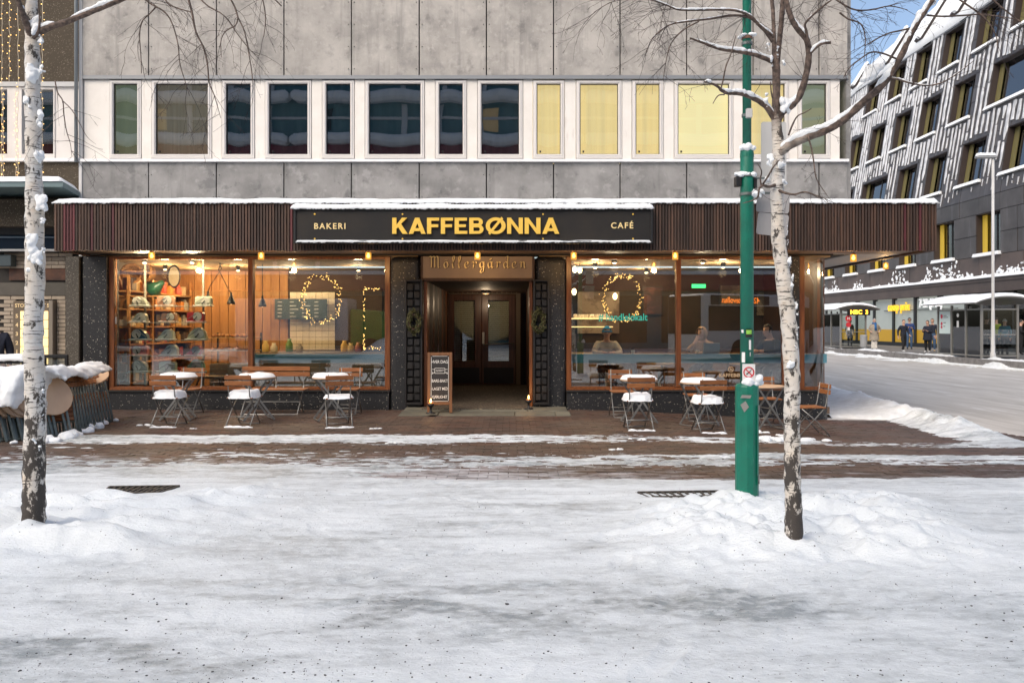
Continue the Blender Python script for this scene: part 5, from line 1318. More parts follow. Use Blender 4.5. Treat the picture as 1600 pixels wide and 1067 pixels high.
# small metal canopy with snow
q = MB(); ya, yb_ = D-1.1, D+.0
q.hexa([(xL,ya,Z0(312)+.05),(PX(98,ya),ya,Z0(312)+.05),(X0(125),yb_,Z0(312)+.05),(xL,yb_,Z0(312)+.05)], [(xL,ya,Z0(300)+.0),(PX(98,ya),ya,Z0(300)+.0),(X0(125),yb_,Z0(300)),(xL,yb_,Z0(300))])
cnb = q.build('door_canopy', M("canopy_blue_grey", (0.13,0.19,0.20), 0.5), nb)
rr = random.Random(2); q = MB(); nx = 60; rows_ = 8; co = []
for j in range(rows_):
    v = j/(rows_-1); y = ya-.02+(yb_-ya)*v; x1 = PX(98, ya)+(X0(125)-PX(98, ya))*v
    for i in range(nx):
        u = i/(nx-1); x = xL+(x1-xL)*u
        e = min(min(v, 1-v)*8, (1-u)*30, 1); co.append((x, y, Z0(300)+.115*math.sqrt(max(e, 0))+.02*float(fbm(x*2, y*3, 3))-.01))
q.add(co, [(j*nx+i, j*nx+i+1, (j+1)*nx+i+1, (j+1)*nx+i) for j in range(rows_-1) for i in range(nx-1)]); q.build('snow', SNOW2, cnb, smooth=True)
# dark band of glass above the brick
nbx('transom_frame', xL, X0(104), D-.1, D+.1, Z0(367), Z0(356.5), BLACK); nbx('transom_frame', xL, X0(104), D-.1, D+.1, Z0(393), Z0(390), GREY_L)
nbx('transom_glass', xL, X0(104), D+.0, D+.02, Z0(390), Z0(367), M("navy_glass", (0.015,0.022,0.035), 0.15))
nbx('transom_rail', xL, X0(104), D-.03, D-.001, Z0(372), Z0(370), M("steel_rail", (.2,.25,.3), .3, .5))
# pale bricks
PBR = M("long_pale_brick", (0.46,0.38,0.29), 0.8, col2=(0.38,0.31,0.235), vscale=9, rand=0.12, bump=.003, bscale=60)
MOR = M("dark_mortar", (0.045,0.04,0.035), 0.9)
nbx('mortar', xL, X0(105), D+.205, D+.25, -.3, Z0(393), MOR)
bh = .0745; bl = .262
bmesh_ = None; holes = [(-200, 97, 418, 438), (-200, 98, 440, 461), (16.5, 80.5, 468, 600)]
cnt = 0
for j in range(33):
    z = Z0(393)-.012-(j+1)*bh
    if z < -.05: break
    off = (j % 2)*bl*.5
    for i in range(12):
        x1 = X0(105)-.004-i*bl+off*0; x1 = X0(105)-(i*bl if j % 2 == 0 else (0 if i == 0 else i*bl-bl*.5)); wd = bl if not (j % 2 == 1 and i == 0) else bl*.5
        x0 = x1-wd; pxm = 800+(x0+wd/2)/D*F; pym = HZ-(z+bh/2-CAM_H)/D*F
        if pxm < -12: continue
        skip = False
        for a, b, c, d in holes:
            if not (c < pym < d): continue
            a_, b_ = X0(a), X0(b)
            if x0 >= a_ and x1 <= b_: skip = True
            elif x0 < b_ < x1: x0 = b_+.004
            elif x0 < a_ < x1: x1 = a_-.004
        wd = x1-x0
        if skip or wd < .03: continue
        key = round(wd, 3)
        if bmesh_ is None: bmesh_ = {}
        if key not in bmesh_:
            b = MB(); b.box(.005, wd-.005, 0, .05, .006, bh-.006); o = b.build('brick', PBR, nb); bmesh_[key] = o.data
        else: o = bpy.data.objects.new('brick', bmesh_[key]); COL.objects.link(o); o.parent = nb
        o.location = (x0, D+.165+rr.uniform(-.004,.004), z); cnt += 1
for a, b in ((5, 52), (52, 97)):
    nbx('slate_tile', X0(a)+.004, X0(b)-.004, D+.17, D+.21, Z0(437), Z0(419), M("rust_slate", (0.13,0.05,0.022), 0.6, col2=(0.05,0.022,0.014), vscale=5, bump=.006, bscale=12) if a == 5 else bpy.data.materials["rust_slate"])
nbx('stone_panel', xL, X0(97.5), D+.15, D+.21, Z0(461), Z0(441), M("stone_panel", (0.12,0.105,0.085), 0.7, col2=(0.09,0.08,0.065), vscale=2))
o = nbx('meter_box', X0(-10), X0(17), D+.0, D+.20, Z0(416), Z0(398), M("box_blue", (0.06,0.085,0.095), 0.5), .01)
# lit directory board
db = empty('directory_board', (0,0,0), label="bronze floor directory with glowing name panels on the brick wall", cat="sign")
q = MB(); q.box(X0(17), X0(73), D+.06, D+.20, Z0(600), Z0(470)); q.build('board', M("bronze", (0.17,0.13,0.085), 0.5, col2=(.14,.105,.07), vscale=3), db, bevel=.01)
q = MB(); q.box(X0(73)+.003, X0(80), D+.05, D+.20, Z0(600), Z0(469)); q.build('side_rail', M("bronze_light", (0.24,0.205,0.16), 0.5), db, bevel=.008)
PANE = emis("panel_glow", (1.0,.72,.32), 1.0)
for k in range(6):
    ya_, yb3 = 486+k*14, 499+k*14
    q = MB(); q.box(X0(29.5), X0(72.5), D+.045, D+.06, Z0(yb3), Z0(ya_)); q.build('name_panel', PANE, db)
CRM = M("cream_letters", (.72,.55,.30), .5, emit=(1,.7,.35), estr=.15)
text_mesh('lettering', "STORTORGET 5", .098, .003, CRM, db, .0022, 1.02, at_front(X0(47.5), D+.055, Z0(477.5)), xs=.92)
for k in range(5): text_mesh('lettering', str(5-k), .10, .003, CRM, db, .003, 1, at_front(X0(23.5), D+.055, Z0(494+k*14)))
q = MB(); rr = random.Random(8)
for k in range(5):
    for i in range(3):
        x = X0(33+i*13+rr.uniform(0,3)); z = Z0(493+k*14+rr.uniform(-2,2)); q.box(x, x+rr.uniform(.03,.07), D+.040, D+.0449, z, z+rr.uniform(.012,.03))
q.build('panel_print', M("print_dark", (.12,.06,.03), .6), db, kind='stuff')

# fairy light strands on the neighbour's wall
WIRE = M("white_wire", (.70,.60,.45), .5, emit=(1,.7,.4), estr=.03)
for i, (x, yt, ybm) in enumerate(((8, -40, 290), (20, -40, 130), (33, -40, 288), (71, -40, 287), (-4, -40, 270), (30, 140, 290), (10, 140, 288))):
    t = empty('fairy_light_strand', (X0(x), D-.10, 0), label="strand of warm fairy lights hanging straight down the brown pebble-dashed wall", cat="string lights", group="fairy light strands on the neighbouring wall")
    rr = random.Random(i); pts = []; bb = MB(); n = 40
    for k in range(n+1):
        z = Z0(yt+(ybm-yt)*k/n); xx = rr.uniform(-.012,.012); pts.append((xx, 0, z))
        if k % 3 != 1: bb.ball((xx+rr.choice([-1,1])*rr.uniform(.01,.035), -.01, z+rr.uniform(-.02,.02)), rr.uniform(.006,.010), 5, 3)
    q = MB(); q.tube(pts, .0045, 4); q.build('wire', WIRE, t); bb.build('bulbs', FAIRY, t, kind='stuff')

# more of the second room: pictures, cup shelf, small tables with seated backs
for i, (x, yy, w_, h_, c) in enumerate(((1020, 470, .5, .7, (.10,.035,.03)), (1150, 462, .8, .55, (.16,.13,.10)), (1195, 475, .45, .6, (.22,.19,.15)))):
    t = empty('framed_picture', (PX(x, 19.15), 19.15, PZ(yy, 19.15)), label=["dark red framed picture on the far cafe wall", "wide framed picture on the far cafe wall behind the hooded customer", "tall pale framed picture on the far cafe wall near the birch"][i], cat="picture", group="framed pictures in the cafe")
    b = MB(); b.box(-w_/2, w_/2, 0, .03, -h_/2, h_/2); b.build('frame', BLACK, t); b = MB(); b.box(-w_/2+.03, w_/2-.03, -.006, -.001, -h_/2+.03, h_/2-.03); b.build('print', M("print_%d" % i, c, .5, col2=[q*.35 for q in c], vscale=4, lo=.45, hi=.55), t)
cme = None
for k in range(10):
    b = MB()
    if cme is None: b.lathe([(.035,0),(.045,.05),(.046,.085),(.040,.085),(.03,.012)], 12); o = b.build('cup', bpy.data.materials["cup_white"], smooth=True); cme = o.data
    else: o = bpy.data.objects.new('cup', cme); COL.objects.link(o)
    o.location = (PX(899+k*5.6, yR+.1), yR+.1, PZ(497, yR)+.001+(.086 if False else 0)); tag(o, "white cup in the row on the upper lit shelf of the service counter", "cup", "cups on the service counter")
for x, lab in ((1035, "dark indoor table between the two groups of customers"), (1165, "dark indoor table behind the green pole")):
    t = empty('indoor_table', (PX(x, 17.4), 17.4, .03), label=lab, cat="table")
    b = MB(); b.lathe([(.34,.71),(.35,.72),(.35,.745),(.01,.75)], 24); b.build('table_top', bpy.data.materials["counter_oak"], t); b = MB(); b.lathe([(.2,0),(.2,.02),(.03,.04),(.03,.71)], 14); b.build('column', BLACK, t)
    b = MB(); b.lathe([(.03,0),(.035,.09),(.02,.09)], 10); o = b.build('tea_light', emis("tea", (1,.6,.2), 2.5) if "tea" not in bpy.data.materials else bpy.data.materials["tea"], loc=(PX(x, 17.4)+.05, 17.4, .781)); tag(o, "small glowing tea light on the "+lab.replace("dark ", ""), "tea light")
# ------------------------------------------------------------------ cafe chairs, tables, bench
def snow_pad(name, parent, w, d, z, th, seed, round_=False, cx=0, cy=0, droop=.04):
    n = 15; mb = MB(); rr = random.Random(seed); co = []
    sx, sy = rr.uniform(-.15,.15), rr.uniform(-.15,.15)
    for j in range(n):
        for i in range(n):
            u, v = i/(n-1)*2-1, j/(n-1)*2-1
            if round_:
                m = max(abs(u), abs(v)); l = math.hypot(u, v) or 1; k = m/l; uu, vv = u*k, v*k; e = 1-m
            else: uu, vv = u, v; e = 1-max(abs(u), abs(v))
            q = min(1, e/.28); h = th*math.sqrt(max(0, 1-(1-q)**2))*(1+.35*sx*u+.35*sy*v)
            h *= .8+.5*float(fbm(u*2+seed*3.7, v*2+seed, seed, 3))
            jit = .015*(float(fbm(u*3+seed, v*3-seed, seed+3, 2))-.5)*2
            zz = z+h-(droop*.5 if e < .01 else 0)*(.4+.6*float(vnoise(u*3+seed, v*3, 3)))
            uq, vq = (uu, vv) if round_ else (uu*math.sqrt(1-.30*vv*vv), vv*math.sqrt(1-.30*uu*uu)); co.append((cx+uq*w/2*1.04*(1+jit), cy+vq*d/2*1.04*(1+jit), zz))
    mb.add(co, [(j*n+i, j*n+i+1, (j+1)*n+i+1, (j+1)*n+i) for j in range(n-1) for i in range(n-1)])
    return mb.build(name, SNOW2, parent, smooth=True)
def merge_pad(o):
    t = bpy.data.textures.get('padcrumble') or bpy.data.textures.new('padcrumble', 'CLOUDS'); t.noise_scale = .07
    s = o.modifiers.new('sub', 'SUBSURF'); s.levels = 1; s.render_levels = 1
    d = o.modifiers.new('crumble', 'DISPLACE'); d.texture = t; d.strength = .034; d.mid_level = .5; d.texture_coords = 'GLOBAL'; return o
def chair_bars(f, w1=.17, w2=.195):
    for s in (-1, 1):
        f.tube([(s*w1,-.25,.83),(s*w1,-.235,.70),(s*w1,-.20,.50),(s*w1,-.17,.43),(s*w1,.22,.012)], .0095, 6)
        f.tube([(s*w2,.19,.435),(s*w2,-.05,.235),(s*w2,-.25,.012)], .0095, 6)
    f.tube([(-w1,.22,.012),(w1,.22,.012)], .008, 6); f.tube([(-w2,-.25,.012),(w2,-.25,.012)], .008, 6)
    f.tube([(-w2,-.13,.155),(w2,-.13,.155)], .007, 6); f.tube([(-w1,.12,.115),(w1,.12,.115)], .007, 6)
    f.tube([(-w2,.19,.435),(w2,.19,.435)], .007, 6)
cproto = {}
def cafe_chair(px, Y, rz, label, snow=True, foot_snow=False, seed=1, z=None):
    x = PX(px, Y); z = float(G(x, Y)) if z is None else z
    t = empty('cafe_chair', (x, Y, z), rz, label=label, cat="chair", group="folding cafe chairs outside the cafe")
    if not cproto:
        f = MB(); chair_bars(f); cproto['frame'] = f.build('frame', STEEL, t, smooth=True)
        for k, (za, zb_) in enumerate(((.655,.725),(.745,.815))):
            b = MB(); yy = -.243 if k == 0 else -.252
            b.hexa([(-.215,yy-.008,za),(.215,yy-.008,za),(.215,yy+.012,za),(-.215,yy+.012,za)], [(-.215,yy-.014,zb_),(.215,yy-.014,zb_),(.215,yy+.006,zb_),(-.215,yy+.006,zb_)])
            cproto['b%d' % k] = b.build('backrest_slat', TEAK, t, bevel=.004)
        for k in range(6):
            b = MB(); y = -.19+k*.072; b.box(-.205, .205, y, y+.06, .442, .460); cproto['s%d' % k] = b.build('seat_slat', TEAK, t, bevel=.004)
    else:
        for k, o in cproto.items():
            q = o.copy(); COL.objects.link(q); q.parent = t
    if snow: merge_pad(snow_pad('snow', t, .45, .43, .458, .095, seed))
    if foot_snow: merge_pad(snow_pad('snow', t, .44, .06, -.004, .022, seed+9, cy=-.25, droop=0))
    return t
cafe_chair(266, 12.72, R(-3), "snow-padded cafe chair seen from behind, first of the front chairs, by the slicer window", True, True, 1)
cafe_chair(293, 14.35, R(180), "cafe chair against the slicer window, facing the square behind the first round table", False)
cafe_chair(382, 12.72, R(-5), "snow-padded cafe chair seen from behind in front of the timber mullion", True, True, 2)
cafe_chair(529, 12.65, R(16), "cafe chair with thin snow turned slightly, in front of the doorway pillar", False, True, 3)
snow_pad('snow', [o for o in COL.objects if o.name.startswith('cafe_chair') and o.parent is None][-1], .46, .42, .458, .035, 33)
cafe_chair(544, 14.35, R(180), "cafe chair against the window next to the doorway pillar, facing the square", False)
cafe_chair(996, 12.40, R(4), "snow-padded cafe chair seen from behind below the teal window lettering", True, True, 4)
cafe_chair(972, 14.05, R(180), "cafe chair against the window below the seated man in the blue beanie", False)
cafe_chair(1105, 12.40, R(8), "snow-padded cafe chair seen from behind, nearest the green pole", True, True, 5)
cafe_chair(1088, 14.05, R(180), "cafe chair against the window under the logo print", False)
cafe_chair(1198, 14.05, R(180), "cafe chair against the window between the green pole and the birch", False)
cafe_chair(1264, 12.55, R(92), "cafe chair standing in profile beside the birch at the building corner", False)
tproto = {}
def cafe_table(px, Y, rz, label, snow=True, seed=1, r=.31, th=.06):
    x = PX(px, Y); t = empty('cafe_table', (x, Y, float(G(x, Y))), rz, label=label, cat="table", group="round cafe tables outside the cafe")
    if not tproto:
        b = MB(); b.lathe([(r-.01,.700),(r,.705),(r,.722),(r-.006,.728),(.01,.728)], 32); tproto['top'] = b.build('table_top', TAN, t)
        f = MB()
        for s in (-1, 1):
            f.bar((-.24, s*.18, .695), (.25, s*.21, .01), .03, .012, up=(0,1,0)); f.bar((.24, s*.155, .695), (-.25, s*.185, .01), .03, .012, up=(0,1,0))
        f.tube([(.25,-.21,.02),(.25,.21,.02)], .010, 6); f.tube([(-.25,-.185,.02),(-.25,.185,.02)], .010, 6); f.tube([(0,-.2,.355),(0,.2,.355)], .009, 6)
        f.box(-.26,.26,-.2,-.17,.680,.698); f.box(-.26,.26,.17,.2,.680,.698)
        tproto['frame'] = f.build('folding_legs', STEEL, t)
    else:
        for k, o in tproto.items():
            q = o.copy(); COL.objects.link(q); q.parent = t
    if snow: snow_pad('snow', t, r*2-.02, r*2-.02, .727, th, seed, True, droop=.0)
cafe_table(278, 13.5, R(10), "round cafe table under snow in front of the slicer shelves", True, 11)
cafe_table(401, 13.45, R(30), "round cafe table under snow in front of the slatted bench", True, 12)
cafe_table(517, 13.45, R(25), "round cafe table under snow by the chair that is turned", True, 13)
cafe_table(998, 13.25, R(12), "round cafe table under snow below the teal window lettering", True, 14)
cafe_table(1092, 13.2, R(28), "round cafe table under snow beside the green pole", True, 15)
cafe_table(1196, 13.2, R(15), "round cafe table with a bare top between the green pole and the birch", False)
# bench
t = empty('slatted_bench', (PX(426, 14.35), 14.35, 0), 0, label="slatted wooden bench on steel legs against the window behind the second table", cat="bench")
for k, (za, zb_) in enumerate(((.665,.745),(.765,.845))):
    b = MB(); b.box(-.62, .62, .20-.0, .222, za, zb_); b.build('backrest_slat', TEAK, t, bevel=.004)
for k in range(5):
    b = MB(); b.box(-.62, .62, -.2+k*.078, -.135+k*.078, .44, .46); b.build('seat_slat', TEAK, t, bevel=.004)
f = MB()
for s in (-.5, 0, .5):
    f.tube([(s,.235,.845),(s,.22,.5),(s,.18,.43)], .010, 6)
    if s: f.tube([(s,.19,.43),(s,-.22,.01)], .010, 6); f.tube([(s,-.19,.43),(s,.22,.01)], .010, 6)
f.tube([(-.5,-.22,.015),(.5,-.22,.015)], .009, 6); f.tube([(-.5,0,.22),(.5,0,.22)], .009, 6); f.box(-.6,.6,-.19,-.16,.425,.439); f.box(-.6,.6,.13,.16,.425,.439)
f.build('frame', STEEL, t, smooth=False)

# ------------------------------------------------------------------ packed-away tables and chairs under snow
rr = random.Random(21)
def lean_parent(x, y, z, yaw, lean, name, label, cat, group):
    t = empty(name, (x, y, z), 0, label=label, cat=cat, group=group)
    t.rotation_mode = 'XYZ'
    m = Matrix.Rotation(yaw, 4, 'Z') @ Matrix.Rotation(lean, 4, 'X'); t.rotation_euler = m.to_euler(); return t
ftp = {}; fcp = {}
tabs = [(-22,690,10.95),(-12,690,10.97),(-2,689.5,11.0),(9,689,11.02),(20,688,11.05),(31,687.5,11.08),(44,687,11.12),(56,686,11.18),(70,685,11.25),(93,682.5,11.42)]
for i, (px, py, Y) in enumerate(tabs):
    lab = "tan-topped folding table packed outermost in the snowy row, its whole top showing" if i == len(tabs)-1 else "tan-topped folding table packed upright in the snowy row by the birch"
    t = lean_parent(PX(px, Y), Y, .0, R(58), R(-24), 'folded_table', lab, "folding table", "tables packed away under the snow")
    if not ftp:
        b = MB(); b.lathe([(.28,-.012),(.30,-.008),(.30,.010),(.29,.014)], 36, c=(0,-.035,.62), rot=Matrix.Rotation(R(90), 3, 'X')); ftp['a'] = b.build('table_top', TAN, t)
        f = MB()
        for s in (-1, 1):
            f.bar((s*.17,0,.0), (s*.20,0,.86), .032, .013, up=(0,1,0)); f.bar((s*.13,.02,.02), (s*.12,.02,.80), .032, .013, up=(0,1,0))
        f.tube([(-.17,0,.02),(.17,0,.02)], .011, 6); f.tube([(-.13,.02,.04),(.13,.02,.04)], .011, 6); ftp['b'] = f.build('folding_legs', STEEL_D, t)
    else:
        for o in ftp.values(): q = o.copy(); COL.objects.link(q); q.parent = t
chs = 13
for i in range(chs):
    u = i/(chs-1); px = 100+(158-100)*u; Y = 11.5+(13.15-11.5)*u**1.15
    lab = "folded steel chair with teak slats at the wall end of the snowy row" if i == chs-1 else "folded grey steel chair packed tightly in the snowy row before the brick wall"
    t = lean_parent(PX(px, Y), Y, .0, R(40), R(-33-3*u), 'folded_chair', lab, "folding chair", "chairs packed away under the snow")
    if not fcp:
        f = MB()
        for s in (-1, 1):
            f.tube([(s*.17,0,.0),(s*.17,.0,.55),(s*.17,.01,.98)], .011, 6); f.tube([(s*.20,.045,.03),(s*.195,.05,.42),(s*.19,.06,.62)], .011, 6)
        f.tube([(-.17,0,.01),(.17,0,.01)], .009, 6); f.tube([(-.2,.045,.04),(.2,.045,.04)], .009, 6); f.tube([(-.2,.05,.25),(.2,.05,.25)], .008, 6)
        fcp['f'] = f.build('frame', STEEL_D, t, smooth=True)
        for k, (a, b_) in enumerate(((.80,.87),(.89,.96))):
            q = MB(); q.box(-.215,.215,-.012,.010,a,b_); fcp['b%d' % k] = q.build('backrest_slat', TEAK, t, bevel=.004)
        for k in range(5):
            q = MB(); q.box(-.2,.2,.055,.072,.28+k*.07,.34+k*.07); fcp['s%d' % k] = q.build('seat_slat', TEAK, t, bevel=.004)
    else:
        for o in fcp.values(): q = o.copy(); COL.objects.link(q); q.parent = t
# one table top lies on the far end, tilted up
t = lean_parent(PX(133, 13.0), 13.0, .62, R(15), R(-62), 'folded_table', "tan table top tilted up at the wall end of the snowy pile", "folding table", "tables packed away under the snow")
b = MB(); b.lathe([(.28,-.012),(.30,-.008),(.30,.010),(.29,.014)], 36, c=(0,0,.28), rot=Matrix.Rotation(R(90), 3, 'X')); b.build('table_top', TAN, t)
# snow lying over the row
mb = MB(); nu, nv = 120, 22; co = []
for i in range(nu):
    u = i/(nu-1); px = -40+(150-(-40))*u; Y = 11.05+1.75*max(0, (u-.55)/.45)**1.3; x = PX(px, Y)-.12
    zt = .92+.10*float(fbm(u*6, 1.5, 5))+.05*u
    low = .60-.16*float(fbm(u*9, .3, 15, 3))+.05*math.sin(u*31)
    if u > .66: low = .56+.12*float(fbm(u*22, .7, 16, 2))
    for j in range(nv):
        v = j/(nv-1)
        if v < .5: a = v/.5; yy = .50-.50*a; zz = zt-.02-.16*(1-a)**2
        else:
            a = (v-.5)/.5; lo = low+.06*float(vnoise(u*34, 2.0, 4)); yy = -.34*math.sin(a*math.pi/2)-.02*a; zz = zt-.02-(zt-lo)*(a**2.0)
        bump = .055*(float(fbm(u*13, v*3.2, 6, 4))-.5)*2*(1-.5*max(0, v-.8)/.2)
        co.append((x+yy*.30+(bump*.3), Y+yy+bump, zz+bump))
mb.add(co, [(i*nv+j, (i+1)*nv+j, (i+1)*nv+j+1, i*nv+j+1) for i in range(nu-1) for j in range(nv-1)])
o = mb.build('snow_blanket', SNOW2, smooth=True, kind='stuff'); m_ = o.modifiers.new('thick', 'SOLIDIFY'); m_.thickness = .07; m_.offset = -1; merge_snow(o, .022, .05, .11)
sc = MB(); rr = random.Random(5)
for px, py, r in ((78,690,.10),(90,690,.08),(101,686,.13),(108,682,.10),(118,681,.10),(127,676,.09),(138,671,.10),(146,668,.09),(163,663,.08),(172,657,.06),(66,691,.06),(20,692,.04)):
    Y = 1.6*F/(py-HZ)
    for k in range(3): sc.ball((PX(px, Y)+rr.gauss(0,.05), Y+rr.gauss(0,.04), .01), (r*rr.uniform(.7,1.1), r*rr.uniform(.6,1), r*rr.uniform(.5,.9)), 10, 7, jit=.08, rng=rr)
merge_snow(sc.build('snow_lumps', SNOW2, smooth=True, kind='stuff'), .015, .02, .06)
# dark barrier behind the row
def barrier(a, b, Y, ytop, label, snowy):
    t = empty('glass_barrier', (0,0,0), label=label, cat="barrier", group="dark glazed barriers by the brick wall")
    xa, xb = PX(a, Y), PX(b, Y); zt = PZ(ytop, Y); f = MB()
    f.box(xa, xb, Y, Y+.05, zt-.06, zt); f.box(xa, xa+.05, Y, Y+.05, .0, zt-.06); f.box(xb-.05, xb, Y, Y+.05, .0, zt-.06); f.box(xa+.05, xb-.05, Y, Y+.05, .25, .3)
    f.build('frame', BLACK, t, bevel=.005); p = MB(); p.box(xa+.05, xb-.05, Y+.02, Y+.03, .3, zt-.06); p.build('pane', GLASS_S, t)
    if snowy: snow_strip('snow', xa, xb, Y-.03, Y+.08, zt, .13, t, 17)
barrier(-60, 38, 12.9, 562, "dark glazed barrier carrying thick snow on its rail", True)
barrier(66, 105, 13.6, 554, "dark glazed barrier with a bare rail in front of the directory board", False)

# ------------------------------------------------------------------ the green pole
Yp = 6.84; xp = PX(1167, Yp); pu = Yp/F
pole = empty('green_pole', (xp, Yp, 0), label="green painted steel lamp post with stickers standing in a snow heap", cat="lamp post")
def pz(y): return PZ(y, Yp)
b = MB(); b.lathe([(.098,0),(.098,pz(604)),(.090,pz(600)),(.06,pz(598))], 12, rot=Matrix.Rotation(R(15), 3, 'Z')); b.build('base_cabinet', GREEN, pole, bevel=.004)
b = MB(); b.lathe([(.056,pz(600)),(.056,pz(236)),(.050,pz(232))], 16); b.build('lower_shaft', GREEN, pole, smooth=True)
b = MB(); b.lathe([(.0585,pz(246)),(.0585,pz(240)),(.056,pz(239))], 16); b.build('joint_ring', GREEN, pole)
b = MB(); b.lathe([(.0375,pz(236)),(.036,6.6)], 14); b.build('upper_shaft', GREEN, pole, smooth=True)
b = MB(); b.box(.062, .066, -.085, -.02, pz(755), pz(632)); b.build('cabinet_door', GREEN, pole)
b = MB()
for yy in (640, 748): b.lathe([(.008,0),(.008,.07)], 8, c=(.083, -.062, pz(yy)-.03))
b.build('hinge', STEEL, pole)
for seed, (z, r, h, cx_) in enumerate(((pz(600), .085, .05, .03), (pz(233), .056, .04, .0))):
    q = MB(); rq = random.Random(seed+3)
    for k in range(9): q.ball((cx_+rq.uniform(-r,r)*.9, rq.uniform(-.07,.03)*(r/.085), z+rq.uniform(-.002,h*.5)), (r*.55, r*.5, h*rq.uniform(.5,.9)), 10, 7, jit=.08, rng=rq)
    merge_snow(q.build('snow', SNOW2, pole, smooth=True, kind='stuff'), .007, .01, .03)
q = MB(); q.ball((.085,-.03,pz(592)), (.045,.05,.035), 10, 7); q.ball((.10,-.03,pz(589)), (.03,.04,.03), 10, 7); merge_snow(q.build('snow', SNOW2, pole, smooth=True), .007, .01, .03)
def clamp(y, r, m=STEEL_D):
    b = MB(); b.lathe([(r+.002,pz(y)-.012),(r+.008,pz(y)-.012),(r+.008,pz(y)+.012),(r+.002,pz(y)+.012)], 14); b.build('clamp', m, pole)
for y, r in ((275, .056), (304, .056), (181, .037), (60, .037), (69, .037)): clamp(y, r, M("rust_clamp", (.16,.08,.05), .6) if y == 60 else STEEL_D)
def pbx(name, x0, x1, y0, y1, d0, d1, m, bev=.003):
    q = MB(); q.box((x0-1167)*pu, (x1-1167)*pu, -d0, -d1, pz(y1), pz(y0)); return q.build(name, m, pole, bevel=bev)
pbx('sensor_box', 1148, 1156.5, 277, 292, .05, -.03, BLACK); pbx('sensor_box', 1176.5, 1181, 280, 295, .04, -.02, BLACK); pbx('control_box', 1163, 1172, 173, 187, .072, .036, GREY_L)
pbx('sign_bracket', 1174, 1205, 300, 303, .0, -.02, STEEL_D); pbx('sign_bracket', 1176, 1200, 277, 279.5, .0, -.02, STEEL_D)
q = MB(); rq = random.Random(8)
for k in range(16): q.ball(((rq.uniform(1149,1180)-1167)*pu, rq.uniform(-.06,.02), pz(274)+rq.uniform(-.01,.012)), (.032,.03,.019), 8, 6, jit=.1, rng=rq)
for k in range(8): q.ball(((rq.uniform(1172,1186)-1167)*pu, rq.uniform(-.04,.02), pz(302)+rq.uniform(-.02,.012)), (.03,.028,.022), 8, 6, jit=.1, rng=rq)
for k in range(10): q.ball(((rq.uniform(1154,1180)-1167)*pu, rq.uniform(-.04,.02), pz(57)+rq.uniform(-.010,.012)), (.026,.024,.016), 8, 6, jit=.1, rng=rq)
merge_snow(q.build('snow', SNOW2, pole, smooth=True, kind='stuff'), .006, .012, .03)
# stickers (flat print)
ST_W = M("sticker_white", (.72,.72,.70), .4); ST_R = M("sticker_red", (.55,.02,.03), .4); ST_K = M("sticker_black", (.02,.02,.02), .4); ST_G = M("sticker_green", (.25,.55,.08), .4); ST_GR = M("sticker_grey", (.25,.24,.22), .6)
q = MB(); q.box(-.056, .053, -.0605, -.0595, pz(595), pz(568)); so = q.build('no_smoking_sign', ST_W, pole)
q = MB(); q.torus((-.001, -.0615, pz(581)), .042, .0055, 28, 4); q.bar((-.030,-.0625,pz(581)+.030), (.028,-.0625,pz(581)-.030), .009, .002, up=(0,1,0)); q.build('red_ring', ST_R, so)
q = MB(); q.bar((-.022,-.0618,pz(581)-.018), (.012,-.0618,pz(581)+.010), .010, .001, up=(0,1,0)); q.bar((.012,-.0618,pz(581)+.012),(.022,-.0618,pz(581)+.026), .005, .001, up=(0,1,0)); q.build('cigarette', ST_K, so)
def patch(x0, x1, y0, y1, m, name='sticker', r=.0585, rot=0):
    q = MB(); n = 5; v = []
    for j in (y1, y0):
        for i in range(n):
            x = ((x0+(x1-x0)*i/(n-1))-1167)*pu; v.append((x, -math.sqrt(max(r*r-x*x, 1e-5))-.001, pz(j)))
    q.add(v, [(i, i+1, n+i+1, n+i) for i in range(n-1)]); return q.build(name, m, pole)
patch(1162, 1172.5, 514, 527, ST_K); patch(1163, 1171.5, 515.5, 522, ST_G, r=.0597); patch(1167, 1170.5, 531, 546, ST_W); patch(1157.5, 1161.5, 550, 566, ST_W); patch(1157.2, 1159.5, 515, 520, ST_W); patch(1168.5, 1169.5, 550, 556, ST_W)
q = MB(); zz = pz(634)
q.add([(-.085,-.0985,pz(634)+.02),(-.05,-.0985,pz(634)-.045),(-.012,-.0985,pz(634)),(-.04,-.0985,pz(634)+.05)], [(0,1,2,3)]); q.add([(-.085,-.098,pz(620)),(-.0,-.098,pz(620)-.004),(.01,-.098,pz(620)+.022),(-.07,-.098,pz(620)+.026)], [(0,1,2,3)]); q.build('torn_sticker', ST_GR, pole)
# sign plates seen from the back, carried by the pole
def plate(x0, x1, y0, y1, dy, tilt_, m=GREY_L):
    q = MB(); w_, h_ = (x1-x0)*pu, (y1-y0)*pu; r = .02; pts = []
    for cx_, cz_, a0 in ((w_/2-r, h_/2-r, 0), (-w_/2+r, h_/2-r, 90), (-w_/2+r, -h_/2+r, 180), (w_/2-r, -h_/2+r, 270)):
        for k in range(4): a = R(a0+k*30); pts.append((cx_+r*math.cos(a), cz_+r*math.sin(a)))
    cT, sT = math.cos(R(tilt_)), math.sin(R(tilt_)); pts = [(u*cT-v*sT, u*sT+v*cT) for u, v in pts]
    q.prism(pts, 0, .006); o = fix_normals(q.build('sign_plate', m, pole, loc=(((x0+x1)/2-1167)*pu, dy, pz((y0+y1)/2)))); return o
plate(1195, 1235, 186, 288, .10, 0); plate(1188, 1240, 296, 330, .10, -4, M("plate_grey", (.34,.33,.33), .5)); plate(1189, 1238, 331, 366, .105, -6, bpy.data.materials["plate_grey"])

